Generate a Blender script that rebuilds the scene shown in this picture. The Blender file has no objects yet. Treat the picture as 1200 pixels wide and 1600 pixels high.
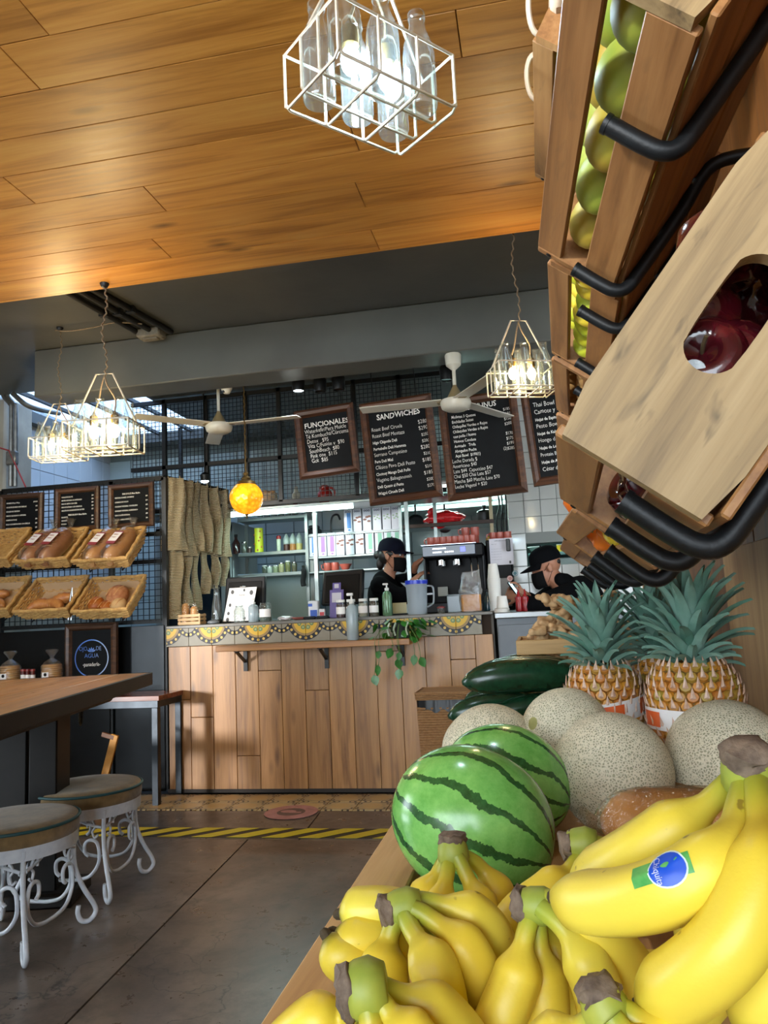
import bpy, bmesh, math, random
from mathutils import Vector, Matrix, Euler, noise
random.seed(7)
PI = math.pi
COL = bpy.context.scene.collection
SC = bpy.context.scene

# ---------------------------------------------------------------- camera
YAW, PITCH, ROLL, FPX = math.radians(10.75), math.radians(7.5), math.radians(-2.7), 1200.0
CAM = Vector((0, 0, 1.15))
_f = Vector((-math.sin(YAW)*math.cos(PITCH), math.cos(YAW)*math.cos(PITCH), math.sin(PITCH)))
_r = Vector((math.cos(YAW), math.sin(YAW), 0)); _u = _r.cross(_f)
CR = math.cos(ROLL)*_r + math.sin(ROLL)*_u
CU = -math.sin(ROLL)*_r + math.cos(ROLL)*_u
cd = bpy.data.cameras.new('camera'); cam = bpy.data.objects.new('camera', cd); COL.objects.link(cam)
cam.matrix_world = Matrix(((CR.x, CU.x, -_f.x, CAM.x), (CR.y, CU.y, -_f.y, CAM.y), (CR.z, CU.z, -_f.z, CAM.z), (0, 0, 0, 1)))
cd.sensor_fit = 'VERTICAL'; cd.sensor_height = 36; cd.lens = 36*FPX/1600; cd.clip_start = .02
SC.camera = cam
def P(x, y, X=None, Y=None, Z=None, d=None):
    "point of the place seen at pixel (x,y) of the 1200x1600 frame, on a plane of the room or at a depth"
    v = (x-600)/FPX*CR - (y-800)/FPX*CU + _f
    t = (X-CAM.x)/v.x if X is not None else (Y-CAM.y)/v.y if Y is not None else (Z-CAM.z)/v.z if Z is not None else d
    return CAM + t*v

# ---------------------------------------------------------------- world, daylight, exposure
w = bpy.data.worlds.new('sky'); SC.world = w; w.use_nodes = True
w.node_tree.nodes['Background'].inputs[0].default_value = (.80, .91, 1.0, 1)
w.node_tree.nodes['Background'].inputs[1].default_value = 9.0
vs = SC.view_settings; vs.view_transform = 'Standard'; vs.look = 'None'; vs.gamma = 1; vs.exposure = 0.18
vs.use_curve_mapping = False
cy = SC.cycles; cy.max_bounces = 7; cy.diffuse_bounces = 4; cy.glossy_bounces = 4; cy.transmission_bounces = 6; cy.transparent_max_bounces = 20; cy.caustics_reflective = False; cy.caustics_refractive = False
def light(name, typ, loc, energy, col=(1, 1, 1), size=.05, rot=None, sy=None, spot=None):
    l = bpy.data.lights.new(name, typ); l.energy = energy; l.color = col
    if typ == 'AREA':
        l.size = size
        if sy: l.shape = 'RECTANGLE'; l.size_y = sy
    elif typ == 'SUN': l.angle = size
    else: l.shadow_soft_size = size
    if spot: l.spot_size = spot; l.spot_blend = .6
    o = bpy.data.objects.new(name, l); COL.objects.link(o); o.location = loc
    if rot: o.rotation_euler = rot
    return o

# low sun through an added unseen left opening, shaping the counter's left-end patch
sv = Vector((-.67, -1, .075)).normalized()
light('sun', 'SUN', (-8, -6, 3), 4.0, (1, .98, .96), math.radians(5), sv.to_track_quat('Z', 'Y').to_euler())

# ---------------------------------------------------------------- helpers
def C(h, a=1):
    h = h.lstrip('#'); o = []
    for i in (0, 2, 4):
        c = int(h[i:i+2], 16)/255
        o.append(c/12.92 if c <= .04045 else ((c+.055)/1.055)**2.4)
    return (*o, a)
MATS = {}
def nodes(name):
    m = bpy.data.materials.new(name); m.use_nodes = True
    nt = m.node_tree; b = nt.nodes['Principled BSDF']
    return m, nt, b
def lk(nt, a, b): nt.links.new(a, b)
def ramp(nt, fac, stops, interp='LINEAR'):
    r = nt.nodes.new('ShaderNodeValToRGB'); r.color_ramp.interpolation = interp
    e = r.color_ramp.elements
    while len(e) > 1: e.remove(e[0])
    e[0].position = stops[0][0]; e[0].color = stops[0][1]
    for p, c in stops[1:]:
        n = e.new(p); n.color = c
    lk(nt, fac, r.inputs[0]); return r.outputs[0]
def coords(nt, scale=(1, 1, 1), rnd=True, kind='Object'):
    tc = nt.nodes.new('ShaderNodeTexCoord'); out = tc.outputs[kind]
    if rnd:
        oi = nt.nodes.new('ShaderNodeObjectInfo'); mul = nt.nodes.new('ShaderNodeVectorMath'); mul.operation = 'SCALE'
        cb = nt.nodes.new('ShaderNodeCombineXYZ')
        for i in range(3): lk(nt, oi.outputs['Random'], cb.inputs[i])
        lk(nt, cb.outputs[0], mul.inputs[0]); mul.inputs['Scale'].default_value = 37
        ad = nt.nodes.new('ShaderNodeVectorMath'); lk(nt, out, ad.inputs[0]); lk(nt, mul.outputs[0], ad.inputs[1]); out = ad.outputs[0]
    mp = nt.nodes.new('ShaderNodeMapping'); mp.inputs['Scale'].default_value = scale
    lk(nt, out, mp.inputs[0]); return mp.outputs[0]
def ntex(nt, vec, scale, detail=4, rough=.55, dist=0):
    n = nt.nodes.new('ShaderNodeTexNoise'); lk(nt, vec, n.inputs['Vector'])
    n.inputs['Scale'].default_value = scale; n.inputs['Detail'].default_value = detail
    n.inputs['Roughness'].default_value = rough; n.inputs['Distortion'].default_value = dist
    return n.outputs['Fac']
def mix(nt, a, b, fac, mode='MIX'):
    n = nt.nodes.new('ShaderNodeMix'); n.data_type = 'RGBA'; n.blend_type = mode
    for v, i in ((a, 6), (b, 7), (fac, 0)):
        if isinstance(v, (tuple, float, int)): n.inputs[i].default_value = v
        else: lk(nt, v, n.inputs[i])
    return n.outputs[2]
def math_(nt, op, a, b=0.0, c=None):
    n = nt.nodes.new('ShaderNodeMath'); n.operation = op
    for i, v in enumerate((a, b) if c is None else (a, b, c)):
        if isinstance(v, (float, int)): n.inputs[i].default_value = v
        else: lk(nt, v, n.inputs[i])
    return n.outputs[0]
def bump(nt, b, h, dist=.002, strength=.6):
    n = nt.nodes.new('ShaderNodeBump'); n.inputs['Distance'].default_value = dist; n.inputs['Strength'].default_value = strength
    lk(nt, h, n.inputs['Height']); lk(nt, n.outputs[0], b.inputs['Normal'])
def M(name, c1, c2=None, rough=.5, metal=0, scale=12, bmp=0, bscale=80, spec=.5, emit=None, es=1, trans=0, sheen=0, coat=0, sss=0):
    if name in MATS: return MATS[name]
    m, nt, b = nodes(name); c1 = C(c1) if isinstance(c1, str) else c1
    b.inputs['Base Color'].default_value = c1
    b.inputs['Roughness'].default_value = rough; b.inputs['Metallic'].default_value = metal
    b.inputs['Specular IOR Level'].default_value = spec; b.inputs['Coat Weight'].default_value = coat
    if trans: b.inputs['Transmission Weight'].default_value = trans
    if sss: b.inputs['Subsurface Weight'].default_value = sss; b.inputs['Subsurface Radius'].default_value = (.02, .01, .005)
    if sheen: b.inputs['Sheen Weight'].default_value = sheen
    if c2:
        v = coords(nt); lk(nt, ramp(nt, ntex(nt, v, scale), [(.3, c1), (.7, C(c2) if isinstance(c2, str) else c2)]), b.inputs['Base Color'])
    if bmp:
        v2 = coords(nt); bump(nt, b, ntex(nt, v2, bscale), bmp)
    if emit: b.inputs['Emission Color'].default_value = C(emit) if isinstance(emit, str) else emit; b.inputs['Emission Strength'].default_value = es
    MATS[name] = m; return m
def WOOD(name, dark, mid, light_, axis=0, scale=1.0, rough=.45, knots=.5, var=.25, coat=0, bmp=.0006, specks=0):
    if name in MATS: return MATS[name]
    m, nt, b = nodes(name)
    s = [14*scale]*3; s[axis] = 1.1*scale
    v = coords(nt, tuple(s))
    g = ntex(nt, v, 1.0, 6, .6, 1.2)
    s2 = [60*scale]*3; s2[axis] = 2.0*scale
    fine = ntex(nt, coords(nt, tuple(s2)), 1.5, 3, .6)
    fac = math_(nt, 'ADD', math_(nt, 'MULTIPLY', g, .75), math_(nt, 'MULTIPLY', fine, .25))
    col = ramp(nt, fac, [(.32, C(dark)), (.5, C(mid)), (.68, C(light_))])
    if knots:
        s3 = [7*scale]*3; s3[axis] = 2.2*scale
        vo = nt.nodes.new('ShaderNodeTexVoronoi'); lk(nt, coords(nt, tuple(s3)), vo.inputs['Vector']); vo.inputs['Scale'].default_value = 1.0
        k = ramp(nt, vo.outputs['Distance'], [(.03, (1, 1, 1, 1)), (.16, (0, 0, 0, 1))])
        dk = C(dark); col = mix(nt, col, (dk[0]*.35, dk[1]*.3, dk[2]*.3, 1), math_(nt, 'MULTIPLY', k, knots))
    if specks:
        s4 = [34*scale]*3; s4[axis] = 7*scale
        sp_ = ramp(nt, ntex(nt, coords(nt, tuple(s4)), 1.0, 3, .6, .5), [(.60, (0, 0, 0, 1)), (.74, (1, 1, 1, 1))])
        col = mix(nt, col, C('#3c342a'), math_(nt, 'MULTIPLY', sp_, specks))
    oi = nt.nodes.new('ShaderNodeObjectInfo')
    tint = ramp(nt, oi.outputs['Random'], [(0, (1-var, 1-var, 1-var, 1)), (1, (1+var*.4, 1+var*.4, 1+var*.4, 1))])
    lk(nt, mix(nt, col, tint, 1.0, 'MULTIPLY'), b.inputs['Base Color'])
    lk(nt, math_(nt, 'ADD', math_(nt, 'MULTIPLY', fine, .15), rough-.07), b.inputs['Roughness'])
    b.inputs['Coat Weight'].default_value = coat; b.inputs['Coat Roughness'].default_value = .2
    bump(nt, b, fac, bmp)
    MATS[name] = m; return m
def THIN(name, tint='#ffffff', rough=.05, refl=.12, body=0.0, bodycol='#ffffff', bmp=0, bscale=30):
    "thin clear glass or plastic film: see-through with a fresnel gloss and a little body of its own"
    if name in MATS: return MATS[name]
    m = bpy.data.materials.new(name); m.use_nodes = True; nt = m.node_tree; nt.nodes.remove(nt.nodes['Principled BSDF'])
    out = nt.nodes['Material Output']
    t = nt.nodes.new('ShaderNodeBsdfTransparent'); t.inputs[0].default_value = C(tint)
    g = nt.nodes.new('ShaderNodeBsdfGlossy'); g.inputs['Roughness'].default_value = rough
    d = nt.nodes.new('ShaderNodeBsdfDiffuse'); d.inputs[0].default_value = C(bodycol)
    fr = nt.nodes.new('ShaderNodeLayerWeight'); fr.inputs[0].default_value = .35
    mx = nt.nodes.new('ShaderNodeMixShader'); lk(nt, math_(nt, 'ADD', math_(nt, 'MULTIPLY', fr.outputs['Facing'], .6), refl), mx.inputs[0])
    lk(nt, t.outputs[0], mx.inputs[1]); lk(nt, g.outputs[0], mx.inputs[2])
    m2 = nt.nodes.new('ShaderNodeMixShader'); m2.inputs[0].default_value = body
    lk(nt, mx.outputs[0], m2.inputs[1]); lk(nt, d.outputs[0], m2.inputs[2]); lk(nt, m2.outputs[0], out.inputs[0])
    if bmp:
        n = nt.nodes.new('ShaderNodeBump'); n.inputs['Distance'].default_value = bmp; lk(nt, ntex(nt, coords(nt), bscale, 3), n.inputs['Height']); lk(nt, n.outputs[0], g.inputs['Normal'])
    MATS[name] = m; return m

class MB:
    "collects shapes and links them as one mesh object"
    def __init__(s): s.v = []; s.f = []; s.mi = []; s.m = 0; s.T = None
    def add(s, vs, fs, T=None):
        b = len(s.v)
        for p in vs:
            p = Vector(p)
            if T is not None: p = T @ p
            if s.T is not None: p = s.T @ p
            s.v.append(tuple(p))
        for f in fs: s.f.append([b+i for i in f]); s.mi.append(s.m)
        return s
    def box(s, c, sz, bev=0, T=None):
        x, y, z = [q/2 for q in sz]; cx, cy, cz = c
        if not bev:
            vs = [(cx+i*x, cy+j*y, cz+k*z) for i in (-1, 1) for j in (-1, 1) for k in (-1, 1)]
            return s.add(vs, [(0, 1, 3, 2), (4, 6, 7, 5), (0, 4, 5, 1), (2, 3, 7, 6), (0, 2, 6, 4), (1, 5, 7, 3)], T)
        bm = bmesh.new(); bmesh.ops.create_cube(bm, size=1)
        for q in bm.verts: q.co = (q.co.x*2*x+cx, q.co.y*2*y+cy, q.co.z*2*z+cz)
        bmesh.ops.bevel(bm, geom=bm.edges[:], offset=min(bev, x*.9, y*.9, z*.9), segments=1, affect='EDGES')
        bm.verts.index_update()
        s.add([q.co[:] for q in bm.verts], [[q.index for q in f.verts] for f in bm.faces], T); bm.free(); return s
    def tube(s, pts, r, n=8, closed=False, caps=True, T=None, sx=1.0, up=None):
        pts = [Vector(p) for p in pts]; N = len(pts)
        rs = r if isinstance(r, (list, tuple)) else [r]*N
        tg = []
        for i in range(N):
            a = pts[(i-1) % N] if (closed or i > 0) else pts[i]; b = pts[(i+1) % N] if (closed or i < N-1) else pts[i]
            t = b-a; tg.append(t.normalized() if t.length > 1e-9 else Vector((0, 0, 1)))
        u = Vector(up) if up is not None else (Vector((0, 0, 1)) if abs(tg[0].z) < .9 else Vector((1, 0, 0)))
        vs = []
        for i in range(N):
            u = (u-tg[i]*u.dot(tg[i])); u = u.normalized() if u.length > 1e-6 else tg[i].orthogonal().normalized()
            w_ = tg[i].cross(u)
            for k in range(n):
                a = 2*PI*k/n; vs.append(pts[i]+rs[i]*(math.cos(a)*u*sx+math.sin(a)*w_))
        fs = []
        for i in range(N if closed else N-1):
            j = (i+1) % N
            for k in range(n):
                l = (k+1) % n; fs.append((i*n+k, i*n+l, j*n+l, j*n+k))
        if caps and not closed: fs.append(list(range(n))[::-1]); fs.append([(N-1)*n+k for k in range(n)])
        return s.add(vs, fs, T)
    def cyl(s, p0, p1, r, r2=None, n=12, T=None): return s.tube([p0, p1], [r, r if r2 is None else r2], n, T=T)
    def bar(s, p0, p1, w_, h=None, T=None):
        p0, p1 = Vector(p0), Vector(p1); h = h or w_
        t = (p1-p0).normalized(); u = Vector((0, 0, 1)) if abs(t.z) < .95 else Vector((0, 1, 0))
        u = (u-t*u.dot(t)).normalized(); q = t.cross(u)
        vs = [p+q*a*w_/2+u*b*h/2 for p in (p0, p1) for a, b in ((-1, -1), (1, -1), (1, 1), (-1, 1))]
        return s.add(vs, [(0, 1, 2, 3), (7, 6, 5, 4), (0, 4, 5, 1), (1, 5, 6, 2), (2, 6, 7, 3), (3, 7, 4, 0)], T)
    def lathe(s, prof, n=20, loc=(0, 0, 0), T=None, caps=True):
        vs = []; L = Vector(loc)
        for r, z in prof:
            for k in range(n): a = 2*PI*k/n; vs.append(L+Vector((r*math.cos(a), r*math.sin(a), z)))
        fs = []
        for i in range(len(prof)-1):
            for k in range(n): l = (k+1) % n; fs.append((i*n+k, i*n+l, (i+1)*n+l, (i+1)*n+k))
        if caps:
            if prof[0][0] > 1e-5: fs.append(list(range(n))[::-1])
            if prof[-1][0] > 1e-5: fs.append([(len(prof)-1)*n+k for k in range(n)])
        return s.add(vs, fs, T)
    def sph(s, c, r, nu=16, nv=10, T=None, fn=None):
        r = r if isinstance(r, (list, tuple)) else (r, r, r); vs = []; c = Vector(c)
        for i in range(nv+1):
            t = PI*i/nv
            for k in range(nu):
                a = 2*PI*k/nu; d = Vector((math.sin(t)*math.cos(a), math.sin(t)*math.sin(a), math.cos(t)))
                q = fn(d) if fn else 1
                vs.append(c+Vector((d.x*r[0]*q, d.y*r[1]*q, d.z*r[2]*q)))
        fs = []
        for i in range(nv):
            for k in range(nu):
                l = (k+1) % nu; a, b, cc, d = i*nu+k, (i+1)*nu+k, (i+1)*nu+l, i*nu+l
                if i == 0: fs.append((a, b, cc))
                elif i == nv-1: fs.append((a, b, d))
                else: fs.append((a, b, cc, d))
        return s.add(vs, fs, T)
    def prism(s, pts, z0, z1, T=None):
        n = len(pts)
        vs = [(x, y, z0) for x, y in pts]+[(x, y, z1) for x, y in pts]
        return s.add(vs, [list(range(n))[::-1], list(range(n, 2*n))]+[(i, (i+1) % n, n+(i+1) % n, n+i) for i in range(n)], T)
    def build(s, name, mat, parent=None, smooth=40, loc=None, rot=None, mesh=False):
        me = bpy.data.meshes.new(name); me.from_pydata(s.v, [], s.f)
        for m in (mat if isinstance(mat, (list, tuple)) else [mat]): me.materials.append(m)
        if max(s.mi, default=0): me.polygons.foreach_set('material_index', s.mi)
        bm = bmesh.new(); bm.from_mesh(me); bmesh.ops.recalc_face_normals(bm, faces=bm.faces); bm.to_mesh(me); bm.free()
        if smooth:
            me.polygons.foreach_set('use_smooth', [True]*len(me.polygons)); me.set_sharp_from_angle(angle=math.radians(smooth))
        me.update()
        if mesh: return me
        return link(name, me, parent, loc, rot)
def link(name, me, parent=None, loc=None, rot=None):
    o = bpy.data.objects.new(name, me); COL.objects.link(o); o.parent = parent
    if loc is not None: o.location = loc
    if rot is not None: o.rotation_euler = rot
    return o
def tag(o, label=None, cat=None, group=None, kind=None):
    if label: o['label'] = label
    if cat: o['category'] = cat
    if group: o['group'] = group
    if kind: o['kind'] = kind
    return o
def thing(name, label, cat, loc=(0, 0, 0), rot=None, group=None):
    return tag(link(name, None, None, loc, rot), label, cat, group)
def struct(o, label, cat='structure'): return tag(o, label, None, None, 'structure')
def copy_tree(o, parent=None):
    c = o.copy(); COL.objects.link(c); c.parent = parent
    for ch in o.children: copy_tree(ch, c)
    return c
def dup(o, loc, rot=None, label=None, scale=None):
    c = copy_tree(o); c.location = loc
    if rot is not None: c.rotation_euler = rot
    if label: c['label'] = label
    if scale: c.scale = (scale,)*3 if isinstance(scale, (int, float)) else scale
    return c
def text_mesh(lines, jitter=0.0, res=2, seed=0):
    "lines of (text, x, y, size, align, weight, squeeze) laid flat in XY, one mesh"
    rnd = random.Random(seed); vs = []; fs = []
    for txt, x, y, size, al, wgt, sq in lines:
        cu = bpy.data.curves.new('lettering', 'FONT'); cu.body = txt; cu.size = size; cu.align_x = al
        cu.resolution_u = res; cu.offset = (wgt-.010)*size; cu.extrude = .0004
        ob = bpy.data.objects.new('lettering', cu)
        me = bpy.data.meshes.new_from_object(ob); b = len(vs); a = rnd.uniform(-1, 1)*jitter*.03; ph = rnd.uniform(0, 9)
        for v in me.vertices:
            px, py = v.co.x*sq, v.co.y
            if jitter:
                q = px/size*1.3+ph
                py += jitter*size*.09*noise.noise((q, ph, 0))*2+px*a; px += jitter*size*.12*noise.noise((q*1.3, py/size*1.5, ph+5)); py *= 1+jitter*.25*noise.noise((q*.9, ph+9, 0))
            vs.append((x+px, y+py, v.co.z))
        for p in me.polygons: fs.append([b+i for i in p.vertices])
        bpy.data.objects.remove(ob); bpy.data.curves.remove(cu); bpy.data.meshes.remove(me)
    m = MB(); m.v = vs; m.f = fs; m.mi = [0]*len(fs); return m
def R(*a): return Euler([math.radians(q) for q in a])
def TM(loc=(0, 0, 0), rot=(0, 0, 0), sc=(1, 1, 1)):
    return Matrix.LocRotScale(Vector(loc), R(*rot), Vector(sc))
def bez(p0, p1, p2, p3, n):
    p0, p1, p2, p3 = map(Vector, (p0, p1, p2, p3)); o = []
    for i in range(n+1):
        t = i/n; s_ = 1-t; o.append(p0*s_**3+p1*3*s_*s_*t+p2*3*s_*t*t+p3*t**3)
    return o
def spline(pts, n=8):
    "Catmull-Rom through points"
    pts = [Vector(p) for p in pts]; q = [2*pts[0]-pts[1]]+pts+[2*pts[-1]-pts[-2]]; o = []
    for i in range(1, len(q)-2):
        for k in range(n):
            t = k/n; a, b, c, d = q[i-1], q[i], q[i+1], q[i+2]
            o.append(.5*((2*b)+(c-a)*t+(2*a-5*b+4*c-d)*t*t+(3*b-a-3*c+d)*t**3))
    o.append(pts[-1]); return o
# ================================================================ THE SETTING
CZ, UZ = 2.80, 2.99                                   # plank ceiling, painted upper ceiling
YC = 5.08                                             # front of the counter
def concrete():
    m, nt, b = nodes('polished concrete')
    v = coords(nt, rnd=True)
    a = ntex(nt, v, 1.6, 8, .65, .6); c = ntex(nt, v, 9, 6, .7)
    col = ramp(nt, a, [(.3, C('#352c25')), (.5, C('#5e5248')), (.7, C('#7d7064'))])
    col = mix(nt, col, C('#2e2925'), ramp(nt, c, [(.5, (0, 0, 0, 1)), (.75, (.7, .7, .7, 1))]))
    vo = nt.nodes.new('ShaderNodeTexVoronoi'); vo.feature = 'DISTANCE_TO_EDGE'; lk(nt, mix(nt, v, (1, 1, 1, 1), .0), vo.inputs['Vector']); vo.inputs['Scale'].default_value = 1.1
    nz = nt.nodes.new('ShaderNodeTexNoise'); lk(nt, v, nz.inputs['Vector']); nz.inputs['Scale'].default_value = 3; nz.inputs['Detail'].default_value = 5
    ad = nt.nodes.new('ShaderNodeVectorMath'); lk(nt, v, ad.inputs[0]); lk(nt, nz.outputs['Color'], ad.inputs[1]); lk(nt, ad.outputs[0], vo.inputs['Vector'])
    col = mix(nt, col, C('#1b1714'), ramp(nt, vo.outputs['Distance'], [(.0, (.8, .8, .8, 1)), (.008, (0, 0, 0, 1))]))
    lk(nt, col, b.inputs['Base Color'])
    lk(nt, math_(nt, 'ADD', math_(nt, 'MULTIPLY', c, .3), .16), b.inputs['Roughness']); bump(nt, b, c, .001, .4)
    b.inputs['Specular IOR Level'].default_value = .6
    return m
CONC = concrete()
fl = struct(MB().box((-1.5, 1, -.06), (7.2, 14.2, .08)).build('floor', M('joint', '#1d1a18', rough=.8), smooth=0), 'dark polished concrete floor with cut joints')
jx = lambda y, o=0: -1.44+o-.0755*(y-2.21)
ys = [-5.8, -2.2, .9, 4.02, 4.6]
for i in range(4):
    y0, y1 = ys[i]+.003, ys[i+1]-.003
    of = .28 if i == 3 else 0
    for a, b in ((None, -3.0), (-3.0, 0), (0, 1.6), (1.6, None)):
        xa = lambda y: -4.95 if a is None else jx(y, a+of)+.004
        xb = lambda y: 2.0 if b is None else jx(y, b+of)-.004
        m = MB().prism([(xa(y0), y0), (xb(y0), y0), (xb(y1), y1), (xa(y1), y1)], -.03, 0); m.build('concrete_slab', CONC, fl, smooth=0)
# patterned cement floor tiles before the counter
def ftile():
    m, nt, b = nodes('patterned cement floor tile'); v = coords(nt, rnd=False)
    sp = nt.nodes.new('ShaderNodeSeparateXYZ'); lk(nt, v, sp.inputs[0])
    def ring(cx, cy, r, wd):
        dx = math_(nt, 'SUBTRACT', math_(nt, 'ABSOLUTE', sp.outputs[0]), cx); dy = math_(nt, 'SUBTRACT', math_(nt, 'ABSOLUTE', sp.outputs[1]), cy)
        d = math_(nt, 'SQRT', math_(nt, 'ADD', math_(nt, 'MULTIPLY', dx, dx), math_(nt, 'MULTIPLY', dy, dy)))
        return math_(nt, 'LESS_THAN', math_(nt, 'ABSOLUTE', math_(nt, 'SUBTRACT', d, r)), wd)
    k = math_(nt, 'MAXIMUM', ring(.095, .095, .026, .006), math_(nt, 'MAXIMUM', ring(.095, .05, .016, .005), ring(.05, .095, .016, .005)))
    base = ramp(nt, ntex(nt, coords(nt), 9, 5), [(.3, C('#9a8862')), (.6, C('#c2ad80')), (.8, C('#b39c74'))])
    base = mix(nt, base, C('#c9a765'), math_(nt, 'MULTIPLY', ring(0, 0, .03, .03), .7))
    lk(nt, mix(nt, base, C('#2a201b'), math_(nt, 'MULTIPLY', k, .95)), b.inputs['Base Color']); b.inputs['Roughness'].default_value = .32
    return m
me = MB().box((0, 0, -.012), (.196, .196, .024), .002).build('floor_tile', ftile(), mesh=True, smooth=0)
tiles = struct(MB().box((-1.5, 4.86, -.022), (6.9, .5, .016)).build('floor_tile_bed', M('grout', '#4a4036', rough=.9), smooth=0), 'strip of yellowish patterned cement tiles in front of the wooden counter')
for i in range(34):
    for j in range(2): link('floor_tile', me, tiles, (-4.85+i*.2, 4.72+j*.2, .001))
# yellow and black hazard tape
tp = thing('floor_tape', 'yellow and black striped hazard tape across the concrete floor', 'tape', (0, 0, 0))
MB().box((-1.0, 4.135, .0012), (3.9, .18, .0016)).build('black_backing', M('tape black', '#141414', rough=.45), tp, smooth=0)
sm = MB().prism([(-.16, -.088), (-.045, -.088), (.16, .088), (.045, .088)], .0016, .0030).build('yellow_stripe', M('tape yellow', '#c9b81f', rough=.4), mesh=True, smooth=0)
for i in range(19): link('yellow_stripe', sm, tp, (-2.75+i*.2, 4.135, .001))
# pink round floor sticker
st = thing('floor_sticker', 'faded round pink sticker on the floor by the patterned tiles', 'sticker', P(455, 1269, Z=.004))
MB().lathe([(0, .0), (.085, .0), (.085, .0016), (0, .0016)], 28).build('sticker_centre', M('sticker brown', '#6d5148', '#58453c', rough=.6, scale=20), st)
MB().lathe([(.085, 0), (.16, 0), (.16, .0016), (.085, .0016), (.085, 0)], 36, caps=False).build('sticker_ring', M('sticker pink', '#c08a86', '#9a6c66', rough=.6, scale=14), st)
m = MB(); m.sph((-.02, .01, .0022), (.05, .03, .0008), 10, 4); m.box((.03, -.01, .0022), (.07, .018, .0012)); m.build('sticker_symbol', MATS['sticker pink'], st)

# plank ceiling
PLK = WOOD('ceiling planks', '#9c6220', '#c98a3a', '#d8a04e', 0, .9, .40, .9, .14, coat=.0)
ce = struct(MB().box((-1.5, .08, CZ+.09), (6.2, 6.40, .14)).build('ceiling', M('ceiling core', '#3a2412', rough=.8), smooth=0), 'warm stained plank ceiling over the shop front')
pls = {L: MB().box((0, 0, .011), (L-.003, .187, .022), .0015).build('plank', PLK, mesh=True, smooth=0) for L in (1.3, 1.7, 2.1)}
rr = random.Random(3); y = 3.28-.095
while y > -3.1:
    x = -4.5-rr.uniform(0, 1.2)
    while x < 1.4:
        L = rr.choice((1.3, 1.7, 2.1)); link('plank', pls[L], ce, (x+L/2, y, CZ-rr.uniform(0, .0015))); x += L
    y -= .19
struct(MB().box((-1.5, 3.288, 2.90), (6.2, .016, .20)).build('trim_1', PLK, smooth=0), 'wooden edge board of the plank ceiling')
# painted upper ceiling and beam
GREY = M('grey paint', '#3f403d', '#4a4b48', rough=.38, scale=3, bmp=.002, bscale=9)
m_ = MB().box((-1.4, 4.15, UZ+.05), (6.6, 2.1, .1)); m_.box((-.55, 6.95, UZ+.05), (4.9, 3.5, .1)); m_.box((-3.85, 7.9, UZ+.05), (1.7, 1.6, .1)); m_.box((-4.5, 6.2, UZ+.05), (.4, 2.0, .1))
rl = struct(MB().box((-3.65, 6.15, UZ+.10), (1.4, 2.0, .012)).build('window_1', THIN('wired roof glass', '#d3e2f5', .1, .05, .08, '#c9dcf5'), smooth=0), 'translucent roof light over the left of the kitchen')
for i in range(3): MB().box((-4.0+i*.35, 6.15, UZ+.085), (.03, 2.0, .03)).build('glazing_bar', M('glazing bar', '#3a3d3e', rough=.5), rl, smooth=0)
struct(m_.build('ceiling_upper', GREY, smooth=0), 'dark grey painted concrete ceiling behind the planks')
bm_ = MB().box((-.75, 4.525, 2.83), (4.8, .25, .32), .008); struct(bm_.build('trim_2', M('beam paint', '#4b4c49', '#585a56', rough=.4, scale=2, bmp=.003, bscale=6)), 'grey painted concrete beam across the room')
# walls
PLAST = M('plaster', '#a9a496', '#8d887b', rough=.8, scale=4, bmp=.004, bscale=14)
m_ = MB().box((-4.5, 5.05, 1.5), (.2, 5.6, 3.1)); m_.box((-4.5, -.95, 1.5), (.2, 4.1, 3.1)); m_.box((-4.5, 1.675, 2.72), (.2, 1.15, .66)); m_.box((-4.5, 1.675, .06), (.2, 1.15, .22)); m_.box((-4.5, -5.6, 1.0), (.2, 5.2, 2.1))  # unseen opening and low outer wall added to let in and block the sun
wl = struct(m_.build('wall_left', PLAST, smooth=0), 'left side wall with pale glazed tiles towards the kitchen')
WT = M('white glazed tile', '#c9cdd0', '#bcc2c8', rough=.12, scale=2, spec=.6)
tme = MB().box((0, 0, 0), (.012, .206, .276), .003).build('wall_tile', WT, mesh=True, smooth=0)
for i in range(13):
    for j in range(6): link('wall_tile', tme, wl, (-4.397, 5.3+i*.21, 1.62+j*.28))
cl = struct(MB().box((-4.2, 5.42, 1.5), (.40, .34, 2.98), .02).build('wall_column', PLAST), 'whitewashed concrete column at the far left')
RW = WOOD('right wall boards', '#4e2f17', '#74491f', '#8c5f30', 2, .8, .5, .25, .12)
RWL = WOOD('pale plywood', '#8a6a44', '#b08d60', '#c4a273', 2, .6, .55, .1, .05)
wr = struct(MB().box((.667, .5, 1.5), (.2, 7.1, 3.0)).build('wall_right', M('wall core', '#2a1a0e', rough=.8), smooth=0), 'wooden board wall behind the produce crates')
for i, (a, b) in enumerate(((-3.0, -.3), (-.3, .85), (.85, 2.02), (2.02, 3.05), (3.05, 4.05))):
    MB().box((.552, (a+b)/2, 1.5), (.03, b-a-.006, 2.98), .003).build('wall_panel', RW, wr, smooth=0)
MB().box((.532, 1.37, 1.0), (.014, 1.87, .56), .003).build('backboard', RWL, wr, smooth=0)
MB().box((.60, 4.055, 1.5), (.13, .02, 2.98)).build('wall_end_panel', RWL, wr, smooth=0)
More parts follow.
